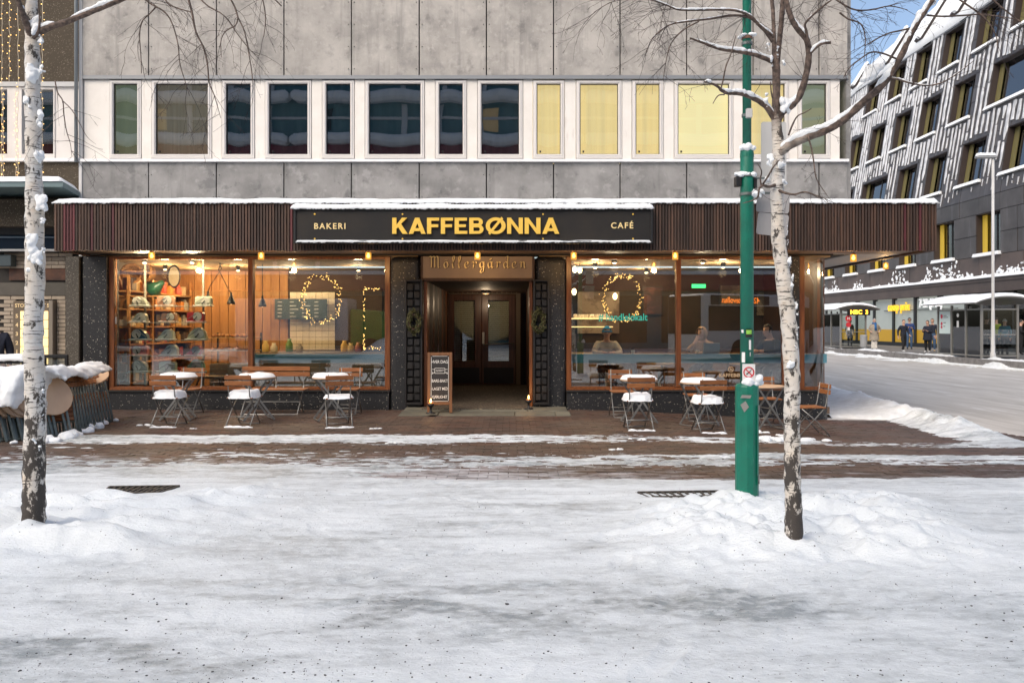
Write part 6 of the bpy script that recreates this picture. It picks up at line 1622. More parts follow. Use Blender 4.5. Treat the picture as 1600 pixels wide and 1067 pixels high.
# tree grates peeking from the snow
def grate(px, py, w_, d_, label):
    Y = 1.6*F/(py-HZ); t = empty('tree_grate', (PX(px, Y), Y, .029), R(4), label=label, cat="tree grate", group="iron tree grates in the paving")
    b = MB(); n = 12
    for i in range(n):
        a = -w_/2+w_*i/(n-1); b.bar((a*.8,-d_/2,0), (a,d_/2,0), .018, .02)
    b.bar((-w_/2*.8,-d_/2,.001), (w_/2*.8,-d_/2,.001), .025, .022); b.bar((-w_/2,d_/2,.001), (w_/2,d_/2,.001), .025, .022); b.bar((-w_*.4,0,.0015), (w_*.4,0,.0015), .03, .021)
    b.build('bars', M("cast_iron", (.028,.025,.023), .6), t, kind='stuff'); return t
grate(216, 770, .66, .3, "dark iron tree grate showing at the edge of the snow mound with the leaning birch"); grate(1074, 781, .82, .42, "dark iron tree grate half buried beside the green pole")
# ------------------------------------------------------------------ birches
def bark_material():
    m = bpy.data.materials.new("birch_bark"); m.use_nodes = True; n, l = nt(m); b = n["Principled BSDF"]; b.inputs["Roughness"].default_value = .75
    g = n.new("ShaderNodeNewGeometry"); at = n.new("ShaderNodeAttribute"); at.attribute_name = 'rad'
    def noise(sc, st, det=6, ro=.6):
        mp = n.new("ShaderNodeMapping"); mp.inputs["Scale"].default_value = st; l.new(g.outputs["Position"], mp.inputs[0])
        t = n.new("ShaderNodeTexNoise"); t.inputs["Scale"].default_value = sc; t.inputs["Detail"].default_value = det; t.inputs["Roughness"].default_value = ro; l.new(mp.outputs[0], t.inputs["Vector"]); return t.outputs[0]
    def rng(a, lo, hi, t0=0., t1=1.):
        q = n.new("ShaderNodeMapRange"); l.new(a, q.inputs[0]); q.inputs[1].default_value = lo; q.inputs[2].default_value = hi; q.inputs[3].default_value = t0; q.inputs[4].default_value = t1; return q.outputs[0]
    def mx(f, a, bb):
        x = n.new("ShaderNodeMix"); x.data_type = 'RGBA'; l.new(f, x.inputs["Factor"])
        for s, k in ((a, "A"), (bb, "B")):
            if isinstance(s, tuple): x.inputs[k].default_value = (*s, 1)
            else: l.new(s, x.inputs[k])
        return x.outputs["Result"]
    c = mx(rng(noise(5, (1,1,.6)), .35, .65), (.62,.56,.48), (.60,.59,.57))
    c = mx(rng(noise(9, (1,1,2)), .55, .75, 0, .4), c, (.50,.34,.20))
    lent = rng(noise(10, (1,1,8), 5), .575, .635); c = mx(lent, c, (.055,.048,.042))
    sp = n.new("ShaderNodeSeparateXYZ"); l.new(g.outputs["Position"], sp.inputs[0])
    lowb = rng(sp.outputs[2], 1.3, .1, 0, .16)
    a = n.new("ShaderNodeMath"); l.new(noise(11, (1.3,1.3,.75), 8, .7), a.inputs[0]); l.new(lowb, a.inputs[1])
    c = mx(rng(a.outputs[0], .545, .60), c, (.05,.042,.036))
    thin = rng(at.outputs["Fac"], .0385, .029); c = mx(thin, c, mx(rng(noise(30, (1,1,1)), .4, .65), (.055,.038,.030), (.17,.12,.095)))
    l.new(c, b.inputs["Base Color"])
    bp = n.new("ShaderNodeBump"); bp.inputs["Distance"].default_value = .005; l.new(noise(30, (1,1,2.5), 6), bp.inputs["Height"]); l.new(bp.outputs[0], b.inputs["Normal"])
    return m
BARK = bark_material()
TWIG = M("twig", (0.035,0.022,0.020), 0.7)
def smooth_path(pts, n=4):
    out = []
    for i in range(len(pts)-1):
        p0, p1, p2, p3 = pts[max(i-1,0)], pts[i], pts[i+1], pts[min(i+2, len(pts)-1)]
        for j in range(n):
            t = j/n; out.append(tuple(0.5*((2*b)+(-a+c)*t+(2*a-5*b+4*c-d)*t*t+(-a+3*b-3*c+d)*t**3) for a, b, c, d in zip(p0, p1, p2, p3)))
    out.append(pts[-1]); return out
class Tree:
    def __init__(s, Y, seed, label):
        s.Y = Y; s.r = random.Random(seed); s.mb = MB(); s.rad = []; s.tw = MB(); s.sn = MB(); s.label = label; s.k = Y/F
    def path(s, pix, dep=None, sides=9, sm=4, jitter=.0, snow=0.0, snow_side=0):
        """pix: (x, y, radius_px); dep: depth offset in metres at start and end"""
        d0, d1 = dep or (0, 0); n = len(pix)
        pts = []
        for i, (x, y, r) in enumerate(pix):
            dY = d0+(d1-d0)*i/(n-1); Y = s.Y+dY
            p = P(x, y, Y); pts.append((p.x, p.y, p.z, r*s.k))
        pts = smooth_path(pts, sm); b0 = len(s.mb.v)
        rads = [p[3]*(1+s.r.uniform(-.05,.05)) for p in pts]
        s.mb.tube([p[:3] for p in pts], rads, sides, rfun=(lambda i, j: 1+.06*math.sin(i*1.7+j*2.1)) if sides > 7 else None)
        s.rad += [0]*(b0-len(s.rad))
        for i in range(len(pts)): s.rad += [rads[i]]*sides
        s.rad += [rads[-1]]*(len(s.mb.v)-len(s.rad))
        if snow: s.snow_on(pts, snow)
        return pts
    def snow_on(s, pts, amt):
        run = 0; segs = []; cur = []
        for i, p in enumerate(pts):
            nxt = pts[min(i+1, len(pts)-1)]; prv = pts[max(i-1, 0)]
            d = Vector(nxt[:3])-Vector(prv[:3]); steep = abs(d.z)/(d.length+1e-6)
            q = float(vnoise(i*.45+amt*13, s.Y*7, 77))
            if q > .24 and steep < .93: cur.append((p, q))
            else:
                if len(cur) > 2: segs.append(cur)
                cur = []
        if len(cur) > 2: segs.append(cur)
        for sg in segs:
            c, rr = [], []; m = len(sg)
            for i, (p, q) in enumerate(sg):
                e = math.sin(math.pi*min(1, .12+i/(m-1)*.88)) if m > 1 else 1
                e = max(e, .0)**.5; r = p[3]*.85+.012*amt*(.5+q)
                c.append((p[0], p[1], p[2]+p[3]*.65+r*.30*e)); rr.append(max(.002, r*.8*e*s.r.uniform(.85,1.15)))
            s.sn.tube(c, rr, 8)
    def clump(s, x, y, w, h, n=7, dx=0):
        for k in range(int(n*1.8)):
            p = P(x+s.r.uniform(-w, w)*.42, y+s.r.uniform(-h, h)*.45, s.Y-.045+s.r.uniform(-.03,.03))
            r = s.k*min(w, h)*s.r.uniform(.24,.40); s.sn.ball(p, (r*s.r.uniform(.6,1.2), r*.7, r*s.r.uniform(.6,1.5)), 9, 7, jit=.22, rng=s.r)
    def twig(s, p, d, length, r=.0026, droop=.5, depth=2):
        pts = [Vector(p)]; d = Vector(d).normalized(); n = max(5, int(length/.05)); st = length/n; rads = [r]
        for i in range(n):
            d = (d+Vector((s.r.gauss(0,.13), s.r.gauss(0,.10), s.r.gauss(0,.10)-droop*st*2.2))).normalized()
            pts.append(pts[-1]+d*st); rads.append(max(.0008, r*(1-.8*(i+1)/n)))
            if depth > 0 and i > 0 and s.r.random() < .50:
                dd = (d+Vector((s.r.gauss(0,.75), s.r.gauss(0,.5), s.r.gauss(0,.45)-.1))).normalized()
                s.twig(pts[-1], dd, length*s.r.uniform(.28,.58)*(1-.4*i/n), max(.0009, r*.58), droop, depth-1)
        s.tw.tube(pts, rads, 3, cap=False)
    def twigs_along(s, pts, n, length, up=.2, droop=.5, start=.2, r=.0024, depth=2, side=1):
        for k in range(n):
            i = int((start+(1-start)*s.r.random())*(len(pts)-1)); p = Vector(pts[i][:3]); q = Vector(pts[min(i+1, len(pts)-1)][:3]); t = (q-Vector(pts[max(i-1,0)][:3])).normalized()
            d = t*.6+Vector((s.r.uniform(-1,1), s.r.uniform(-.8,.8), s.r.uniform(-.6,.5)+up)); s.twig(p, d, length*s.r.uniform(.55,1.15), r, droop, depth)
    def finish(s):
        t = empty('birch_tree', (0,0,0), label=s.label, cat="tree")
        o = s.mb.build('trunk', BARK, t, smooth=True); s.rad += [.05]*(len(s.mb.v)-len(s.rad))
        a = o.data.attributes.new('rad', 'FLOAT', 'POINT'); a.data.foreach_set('value', s.rad[:len(s.mb.v)])
        s.tw.build('twigs', TWIG, t, smooth=False, kind='stuff')
        merge_snow(s.sn.build('snow', SNOW2, t, smooth=True, kind='stuff'), .0075, .014, .035)
        return t
# birch by the packed-away tables
T1 = Tree(5.9, 3, "snow-flecked birch in front of the brick wall and the packed-away tables")
T1.path([(51,840,19),(52,822,17),(53,790,16.5),(53,760,16),(54,700,15.5),(56,640,15),(55,600,14.5),(53,560,14),(52,520,14),(54,470,13.5),(55,420,13.5),(54,370,13),(54,320,13),(53,270,12),(52,200,11.5),(51,150,11),(51,100,10.5),(50,60,10),(50,20,9),(49,-60,8),(46,-200,6),(40,-320,3)], sides=14, sm=5)
br = T1.path([(52,56,5),(64,49,5.5),(80,42,5),(100,36,4.6),(120,28,4.2),(145,18,4),(165,10,3.8),(200,-4,3.4),(260,-26,3),(330,-36,2.5),(400,-22,1.8),(440,10,.8)], (-.02,-.25), snow=.9)
bl_ = T1.path([(49,58,5),(42,40,4.8),(36,22,4.4),(29,4,4),(18,-30,3.5),(-10,-80,2.5)], (-.02,-.2), snow=.6)
b3 = T1.path([(52,60,3),(60,50,2.2),(62,30,1.4),(60,10,.9),(59,-10,.6)], (-.05,-.1), 5)
bough = [
 ([(190,-20,1.6),(215,-8,1.5),(238,8,1.4),(243,11,1.1),(234,22,1.0),(222,34,.9),(218,55,.8),(220,85,.7),(221,115,.5)], 9),
 ([(238,8,1.3),(258,20,1.1),(270,40,1.0),(278,70,.9),(281,100,.8),(290,130,.6),(296,150,.4)], 10),
 ([(292,-10,1.8),(300,20,1.6),(306,50,1.4),(318,75,1.3),(324,100,1.2),(327,130,1.0),(335,150,.7),(345,185,.4)], 9),
 ([(352,-14,1.5),(366,10,1.4),(372,28,1.2),(382,50,1.0),(388,80,.9),(393,110,.8),(396,140,.5)], 9),
 ([(372,28,1.0),(368,40,.9),(352,50,.8),(345,66,.6),(346,90,.4)], 5),
 ([(306,-8,1.3),(325,10,1.1),(350,25,.9),(372,55,.8),(392,80,.6),(404,88,.4)], 6),
 ([(254,-12,1.4),(262,6,1.2),(280,14,1.0),(300,20,.7)], 6),
 ([(400,-25,1.2),(410,-2,1.0),(415,30,.8),(412,58,.5)], 6),
 ([(86,126,1.0),(90,145,1.0),(98,158,.9),(100,180,.8),(104,205,.7),(110,225,.5),(112,244,.3)], 8),
 ([(98,158,.8),(112,172,.7),(124,192,.5),(136,214,.4),(150,226,.2)], 3),
]
for pix, n in bough:
    pts = T1.path(pix, (-.28+T1.r.uniform(-.1,.1), -.3), 5, 4); T1.twigs_along(pts, n, .34, 0.0, .75, .15, .0021, 2)
T1.twigs_along(br, 12, .40, -.1, .9, .45, .0024, 2)
for x, y, w_, h_, n in ((57,40,14,26,8),(53,112,18,24,8),(66,108,9,14,5),(63,64,9,10,4),(42,160,10,26,6),(60,185,12,26,7),(46,175,8,20,4),(62,246,13,16,7),(64,318,16,22,10),(66,345,9,10,4),(50,383,16,30,10),(58,400,14,24,8),(46,414,10,26,6),(67,392,8,10,4),(44,470,6,26,5),(54,688,9,10,5),(68,612,6,14,4),(60,700,8,10,4),(66,650,5,12,3),(46,540,4,14,3),(54,628,8,4,3)):
    T1.clump(x, y, w_, h_, n)
T1.finish()
# birch by the green pole
T2 = Tree(5.5, 8, "slim leaning birch beside the green pole at the building corner")
tr = T2.path([(1240,856,17),(1240,838,14.5),(1240,800,13),(1239,770,12.7),(1238,740,12.5),(1238,700,12.2),(1237,650,12),(1238,600,12),(1236,560,12),(1233,510,12),(1227,460,11.8),(1221,410,11),(1216,370,10.5),(1215,330,10),(1214,300,10),(1216,265,9.4),(1216,225,9),(1213,190,7.5),(1213,150,6.3),(1213,115,6),(1212,95,6)], sides=14, sm=5)
T2.path([(1212,98,5.5),(1210,80,3.8),(1209,50,3.2),(1208,20,3),(1206,0,3),(1200,-60,2.5),(1196,-160,1.5)], (0,.1))
T2.path([(1214,98,5),(1217,70,4.2),(1220,45,4),(1222,20,4),(1224,-10,3.6),(1227,-80,3),(1232,-200,1.5)], (0,-.1))
A1 = T2.path([(1208,97,4),(1196,92,3.6),(1180,86,3.2),(1165,83,3),(1148,80,2.8),(1130,78,2.5),(1110,72,2.2),(1095,66,1.8),(1078,60,1.2)], (0,-.15), snow=.9)
A2 = T2.path([(1208,58,2.8),(1198,50,2.6),(1188,42,2.4),(1175,28,2.1),(1160,20,1.8),(1140,16,1.6),(1100,16,1.5),(1062,16,1.3),(1040,8,1.1),(1015,0,.9),(985,-1,.8),(955,4,.6),(928,20,.4)], (-.05,-.35), snow=.5)
A3 = T2.path([(1207,66,2.6),(1196,50,2.3),(1180,34,2.1),(1165,26,1.9),(1140,25,1.7),(1110,30,1.5),(1075,34,1.3),(1045,40,1.1),(1020,60,.8),(1008,88,.5)], (-.05,-.25), snow=.3)
A3b = T2.path([(1092,34,1.2),(1070,46,1.0),(1050,66,.9),(1042,90,.7),(1036,125,.4)], (-.2,-.3), 5)
A4 = T2.path([(1213,196,6),(1222,176,5.6),(1236,166,5.5),(1248,152,5.3),(1256,132,5),(1262,105,4.8),(1264,80,4.6),(1260,62,4.5),(1250,50,4.3),(1240,36,4.1),(1232,16,4),(1227,-8,3.8),(1222,-60,3),(1218,-160,1.6)], (0,-.2), snow=.8)
A5 = T2.path([(1264,72,2.2),(1260,50,2),(1258,38,1.8),(1268,26,1.6),(1284,12,1.4),(1304,-4,1.2),(1330,-30,.8)], (-.12,-.3), snow=.3)
A6 = T2.path([(1266,84,2.2),(1276,74,2.2),(1286,68,2.3),(1298,67,2.2)], (-.1,-.2), 6, snow=.9)
A7 = T2.path([(1211,188,5),(1200,170,4.4),(1188,160,4),(1175,153,3.6),(1162,148,3.3),(1150,146,3.1),(1138,146,2.8),(1128,142,2.5),(1122,136,2),(1112,131,1.6),(1100,128,1)], (0,-.2), snow=.95)
A7b = T2.path([(1126,140,1.3),(1130,125,1.2),(1134,105,1.0),(1142,85,.9),(1150,55,.6)], (-.2,-.25), 5)
A7c = T2.path([(1132,148,1.1),(1122,150,.9),(1114,162,.6)], (-.2,-.25), 5)
A8 = T2.path([(1213,248,7),(1224,234,7.2),(1240,224,7),(1262,214,6.8),(1285,206,6.5),(1305,196,6.2),(1322,184,6),(1340,168,5.9),(1358,152,5.8),(1378,134,5.4),(1394,112,5),(1408,88,4.6),(1418,66,4.3),(1428,46,4),(1440,26,3.8),(1458,-2,3.6),(1485,-48,3)], (0,-.4), 10, snow=1.0)
A9 = T2.path([(1385,122,1.6),(1402,124,1.5),(1422,130,1.3),(1450,134,1.1),(1475,128,1.0),(1500,112,.8),(1522,95,.5)], (-.25,-.3), 5, snow=.3)
A10 = T2.path([(1447,24,1.6),(1470,26,1.4),(1500,25,1.3),(1530,23,1.1),(1560,26,.9),(1595,32,.6)], (-.3,-.35), 5)
A11 = T2.path([(1400,92,1.6),(1380,84,1.4),(1362,82,1.2),(1345,92,1.0),(1326,108,.8),(1318,122,.5)], (-.28,-.35), 5)
A12 = T2.path([(1424,44,1.6),(1408,48,1.4),(1390,52,1.2),(1372,60,1.0),(1352,72,.7)], (-.3,-.35), 5)
A13 = T2.path([(1312,20,1.5),(1325,30,1.3),(1345,38,1.1),(1352,60,.8),(1350,95,.5)], (-.3,-.35), 5)
A14 = T2.path([(1296,-8,1.5),(1330,14,1.3),(1360,16,1.1),(1390,10,.9),(1418,16,.5)], (-.3,-.35), 5)
A15 = T2.path([(1480,-20,1.7),(1500,0,1.5),(1520,14,1.3),(1540,30,1.1),(1556,55,.8),(1560,84,.4)], (-.4,-.45), 5)
A16 = T2.path([(1540,-14,1.5),(1556,4,1.2),(1575,20,1.0),(1596,36,.7)], (-.4,-.45), 5)
B1 = T2.path([(1217,298,2.6),(1228,302,2),(1242,304,1.6),(1258,300,1.2),(1276,306,.9),(1292,312,.5)], (-.04,-.2), 6)
B2 = T2.path([(1211,290,2.6),(1200,292,2.2),(1192,290,2),(1186,296,1.7),(1184,308,1.4),(1174,314,1),(1160,318,.6)], (-.04,-.25), 6)
B3 = T2.path([(1192,288,1.6),(1200,276,1.5),(1208,262,1.2),(1218,250,.8)], (-.1,-.2), 5); B4 = T2.path([(1190,292,1.4),(1188,280,1.2),(1190,268,.9),(1184,256,.5)], (-.1,-.2), 5)
B5 = T2.path([(1262,212,1.4),(1268,232,1.3),(1272,256,1.1),(1276,280,.9),(1292,305,.5)], (-.1,-.25), 5)
B6 = T2.path([(1232,212,1.6),(1238,196,1.4),(1246,182,1.1),(1258,176,.9),(1268,170,.6)], (-.1,-.2), 5)
B7 = T2.path([(1216,178,1.4),(1206,150,1.2),(1204,128,.9)], (-.05,-.1), 5)
for pts, n, ln, up in ((A1,9,.30,.1),(A2,22,.40,-.1),(A3,14,.38,-.1),(A3b,6,.3,-.2),(A4,8,.34,.1),(A5,12,.34,0),(A7,4,.24,0),(A8,9,.26,.1),(A9,6,.24,0),(A10,10,.3,-.1),(A11,9,.26,-.1),(A12,8,.26,0),(A13,9,.26,-.2),(A14,10,.26,0),(A15,10,.28,-.1),(A16,8,.26,0),(B1,8,.24,-.2),(B2,4,.18,0),(B5,6,.2,-.1)):
    T2.twigs_along(pts, n, ln, up, .6, .25, .0021, 2)
for k in range(26):
    x = T2.r.choice([T2.r.uniform(1190, 1325), T2.r.uniform(1000, 1180)]); p = P(x, -15, 5.5+T2.r.uniform(-.5,.5)); T2.twig(p, (T2.r.gauss(0,.7), T2.r.gauss(0,.4), -.7), T2.r.uniform(.22,.48), .0022, .5, 2)
for x, y, w_, h_, n in ((1206,96,7,18,7),(1216,82,6,20,7),(1224,100,6,16,6),(1200,74,7,14,6),(1226,165,13,16,9),(1233,172,8,14,5),(1199,152,7,12,6),(1198,163,6,8,4),(1352,108,20,16,0),(1203,250,9,22,9),(1222,258,10,8,6),(1216,262,8,6,4),(1198,282,8,8,5),(1190,300,10,14,6),(1226,285,9,8,5),(1230,360,4,30,8),(1231,380,4,20,5),(1233,410,7,18,8),(1238,440,6,26,9),(1244,480,6,30,9),(1246,520,5,20,6),(1244,545,5,14,4),(1236,570,14,10,8),(1246,600,4,16,4),(1247,660,4,8,3),(1250,740,3,10,3),(1252,690,3,8,3),(1218,320,4,10,3),(1222,312,5,10,4)):
    if n: T2.clump(x, y, w_, h_, n)
for x, y, rx_, rz_ in ((1364,112,14,11),(1356,118,11,8),(1374,104,8,6),(1352,124,8,5),(1440,22,8,7),(1437,26,6,6),(1457,4,5,5)):
    for k in range(4):
        p = P(x+T2.r.uniform(-3,3), y+T2.r.uniform(-2,2), 5.2); T2.sn.ball(p, (rx_*T2.k*T2.r.uniform(.6,.9), .035, rz_*T2.k*T2.r.uniform(.6,.9)), 12, 8, jit=.04, rng=T2.r)
T2.finish()
# ------------------------------------------------------------------ grey clad building across the side street
gb = empty('grey_building', (0,0,0), label="dark grey panel-clad building with a leaning snow-streaked facade across the side street", cat="building")
CLAD = M("cladding", (0.080,0.072,0.070), 0.45, col2=(0.052,0.046,0.045), vscale=.8, rand=.14, bump=.004, bscale=6, layers=[((0.16,0.16,0.17),1.2,(2,2,.25),.55,.75,.6)])
CLADB = M("cladding_brown", (0.100,0.074,0.064), 0.5, col2=(0.070,0.053,0.047), vscale=.8, rand=.12, bump=.004, bscale=6)
REV = M("reveal_brown", (0.035,0.024,0.022), 0.6)
GOLDREV = M("reveal_ochre", (0.15,0.13,0.05), 0.5)
def Xf(z):
    if z < 9.0: return 27.0
    return 27.0+(z-9.0)*.165
def ztop(y): return min(29.0, 25.1-(y-55)*.165)
def zbase(y): return min(21.15, ztop(y)-2.0)
Ya, Yb_ = 36.0, 100.0
rows_w = [(5.55, 8.0, [(41.0,38.6),(46.3,44.0),(50.9,48.6),(55.5,53.2),(60,57.7),(64.5,62.2),(69,66.7),(73.5,71.2)]),
          (9.9, 12.6, [(39.6,37.3),(44.2,41.7),(48.6,46.2),(52.6,50.4),(56.6,52.9+1.2),(62.5,58.4),(66.6,64.3),(70.6,68.3),(75,72.7)]),
          (14.2, 16.9, [(46.7,42.0),(50.8,48.5),(54.8,52.4),(58.5,56.3),(62.4,60.2),(66.2,64.0),(70.2,68.0),(74,72),(78,76)]),
          (18.35, 21.0, [(41.2,38.8),(45.5,43.1),(49.1,46.8),(53.1,50.9),(56.9,54.7),(60.6,58.4),(64.5,62.3)])]
rg = random.Random(31); count = 0; far = MB(); shell = MB()
def fpt(y, z, off=0.0): return (Xf(z)+off, y, z)
def panels(y0, y1, z0, z1):
    """clad the wall rectangle y0..y1, z0..z1 with single panels over a thick backing"""
    global count
    if y1-y0 < .05 or z1-z0 < .05: return
    shell.hexa([fpt(y0,z0,.03),fpt(y1,z0,.03),fpt(y1,z1,.03),fpt(y0,z1,.03)], [fpt(y0,z0,.65),fpt(y1,z0,.65),fpt(y1,z1,.65),fpt(y0,z1,.65)])
    ny = max(1, round((y1-y0)/2.0)); nz = max(1, round((z1-z0)/1.0))
    for i in range(ny):
        for j in range(nz):
            a, b_ = y0+(y1-y0)*i/ny+.015, y0+(y1-y0)*(i+1)/ny-.015; c, d = z0+(z1-z0)*j/nz+.015, z0+(z1-z0)*(j+1)/nz-.015
            o = -.015-rg.uniform(0,.02)
            tgt = MB() if (count < 298 and 39 < b_ and a < 68) else far
            tgt.hexa([fpt(a,c,.029),fpt(b_,c,.029),fpt(b_,d,.029),fpt(a,d,.029)], [fpt(a,c,o),fpt(b_,c,o),fpt(b_,d,o),fpt(a,d,o)])
            if tgt is not far: tgt.build('cladding_panel', CLADB if z1 < 6 else CLAD, gb); count += 1
zprev = 4.25
WOFF = GLASS_UP
for ri, (z0, z1, ws) in enumerate(rows_w):
    # band under the row
    if ri < 3: panels(Ya, Yb_, zprev, z0)
    else: panels(Ya, 72, zprev, z0); panels(72, 76, zprev, z0-.2)
    ws = sorted([(min(a, b), max(a, b)) for a, b in ws]); y = Ya
    ymax = Yb_ if ri < 3 else 70
    for a, b_ in ws:
        panels(y, a, z0, z1); y = b_
    panels(y, ymax, z0, z1)
    for a, b_ in ws:
        f = MB()      # frame and reveal lining
        f.hexa([fpt(b_-.03,z0,.0),fpt(b_-.002,z0,.0),fpt(b_-.002,z1,.0),fpt(b_-.03,z1,.0)], [fpt(b_-.03,z0,.62),fpt(b_-.002,z0,.62),fpt(b_-.002,z1,.62),fpt(b_-.03,z1,.62)])
        f.hexa([fpt(a+.002,z0,.0),fpt(a+.03,z0,.0),fpt(a+.03,z1,.0),fpt(a+.002,z1,.0)], [fpt(a+.002,z0,.62),fpt(a+.03,z0,.62),fpt(a+.03,z1,.62),fpt(a+.002,z1,.62)])
        f.hexa([fpt(a+.03,z0,-.03),fpt(b_-.03,z0,-.03),fpt(b_-.03,z0+.04,-.03),fpt(a+.03,z0+.04,-.03)], [fpt(a+.03,z0,.62),fpt(b_-.03,z0,.62),fpt(b_-.03,z0+.04,.62),fpt(a+.03,z0+.04,.62)])
        f.hexa([fpt(a+.03,z1-.04,0),fpt(b_-.03,z1-.04,0),fpt(b_-.03,z1,0),fpt(a+.03,z1,0)], [fpt(a+.03,z1-.04,.62),fpt(b_-.03,z1-.04,.62),fpt(b_-.03,z1,.62),fpt(a+.03,z1,.62)])
        fo = f.build('window', REV, gb)
        m_ = MB(); ym = a+(b_-a)*.42
        m_.hexa([fpt(ym,z0+.05,.42),fpt(ym+.09,z0+.05,.42),fpt(ym+.09,z1-.05,.42),fpt(ym,z1-.05,.42)], [fpt(ym,z0+.05,.5),fpt(ym+.09,z0+.05,.5),fpt(ym+.09,z1-.05,.5),fpt(ym,z1-.05,.5)]); m_.build('mullion', BLACK, fo)
        p = MB(); p.hexa([fpt(a+.04,z0+.05,.46),fpt(b_-.04,z0+.05,.46),fpt(b_-.04,z1-.05,.46),fpt(a+.04,z1-.05,.46)], [fpt(a+.04,z0+.05,.47),fpt(b_-.04,z0+.05,.47),fpt(b_-.04,z1-.05,.47),fpt(a+.04,z1-.05,.47)]); p.build('pane', GLASS_UP, fo)
        q = MB(); lit = (ri == 2 and a < 45)
        q.hexa([fpt(a,z0,.9),fpt(b_,z0,.9),fpt(b_,z1,.9),fpt(a,z1,.9)], [fpt(a,z0,.95),fpt(b_,z0,.95),fpt(b_,z1,.95),fpt(a,z1,.95)])
        q.build('room_back', M("office_lit", (.55,.56,.58), .8, emit=(.75,.78,.85), estr=.45) if lit and "office_lit" not in bpy.data.materials else bpy.data.materials["office_lit"] if lit else (M("office_dim", (.10,.10,.09), .8, col2=(.25,.22,.15), vscale=.5) if "office_dim" not in bpy.data.materials else bpy.data.materials["office_dim"]), fo)
        q = MB(); yl_ = b_-.05; 
        q.hexa([fpt(yl_-.40,z0+.06,.34),fpt(yl_,z0+.06,.34),fpt(yl_,z1-.06,.34),fpt(yl_-.40,z1-.06,.34)], [fpt(yl_-.40,z0+.06,.40),fpt(yl_,z0+.06,.40),fpt(yl_,z1-.06,.40),fpt(yl_-.40,z1-.06,.40)])
        q.build('ochre_panel', M("lit_ochre", (.5,.36,.05), .5, emit=(1,.62,.06), estr=.10) if ri == 0 and "lit_ochre" not in bpy.data.materials else bpy.data.materials["lit_ochre"] if ri == 0 else GOLDREV, fo)
        s = MB(); s.hexa([fpt(a-.1,z0-.02,-.22),fpt(b_+.1,z0-.02,-.22),fpt(b_+.1,z0-.02,.3),fpt(a-.1,z0-.02,.3)], [fpt(a-.08,z0+.17,-.16),fpt(b_+.08,z0+.17,-.16),fpt(b_+.05,z0+.10,.3),fpt(a-.05,z0+.10,.3)]); s.build('snow', SNOW2, fo)
        if lit:
            for k in range(2):
                q = MB(); q.box(Xf(z1)+.75, Xf(z1)+.85, a+.6+k*1.7, a+1.7+k*1.7, z1-.55-k*.55, z1-.42-k*.55); q.build('ceiling_lamp', emis("office_lamp", (1,.85,.55), 2.2) if k == 0 else bpy.data.materials["office_lamp"], fo)
    zprev = z1
# last piece of facade up to the eaves, then the snowy slope of the roof
def strip(mb, y0, y1, zlo, zhi, off0=0., off1=0., n=1):
    mb.hexa([fpt(y0,zlo(y0),off0),fpt(y1,zlo(y1),off0),fpt(y1,zhi(y1),off0),fpt(y0,zhi(y0),off0)], [fpt(y0,zlo(y0),off1),fpt(y1,zlo(y1),off1),fpt(y1,zhi(y1),off1),fpt(y0,zhi(y0),off1)])
up = MB()
for k in range(18):
    y0 = Ya+k*2; strip(up, y0+.01, y0+1.99, lambda y: min(21.0, zbase(y)-.1), lambda y: max(21.02, zbase(y)) if y < 66 else zbase(y), 0, .6)
up.build('eaves_panels', CLAD, gb, kind='stuff')
far.build('far_panels', CLAD, gb, kind='stuff'); shell.build('backing', DARKGAP, gb)
rf = MB(); nY = 50; co = []
for i in range(nY+1):
    y = Ya+(Yb_-Ya)*i/nY; zb_3 = zbase(y)
    for t_ in (0, .02, .34, .67, .97, 1.0):
        zz = zb_3+(ztop(y)-zb_3)*t_; x = Xf(zb_3)-.15+(zz-zb_3)*.62
        bump = .0 if t_ in (0, 1.0) else .22+.10*float(fbm(y*.8, t_*3, 5))
        co.append((x-bump*.7, y, zz+bump*.7))
    co.append((Xf(zb_3)+14, y, ztop(y)+.3))
w_ = 7; rf.add(co, [(i*w_+j, i*w_+j+1, (i+1)*w_+j+1, (i+1)*w_+j) for i in range(nY) for j in range(w_-1)])
rf.build('snowy_roof', SNOW2, gb, smooth=True)
for i, y in enumerate((47.5, 51.5, 56.0, 61.0, 66.5, 72.5)):
    q = MB(); zb_3 = zbase(y); h = ztop(y)-zb_3
    def rp_(yy, t_, o): return (Xf(zb_3)-.15+h*t_*.62-o, yy, zb_3+h*t_+o*.6)
    q.hexa([rp_(y,.12,-.3),rp_(y+.9,.12,-.3),rp_(y+.9,1.0,-.3),rp_(y,1.0,-.3)], [rp_(y,.12,.42),rp_(y+.9,.12,.42),rp_(y+.9,1.0,.42),rp_(y,1.0,.42)]); ro = q.build('roof_window', REV, gb)
    q = MB(); q.hexa([rp_(y-.1,.10,.40),rp_(y+.25,.10,.40),rp_(y+.25,1.03,.40),rp_(y-.1,1.03,.40)], [rp_(y-.1,.10,.56),rp_(y+.25,.10,.56),rp_(y+.25,1.03,.56),rp_(y-.1,1.03,.56)]); q.build('snow', SNOW2, ro)
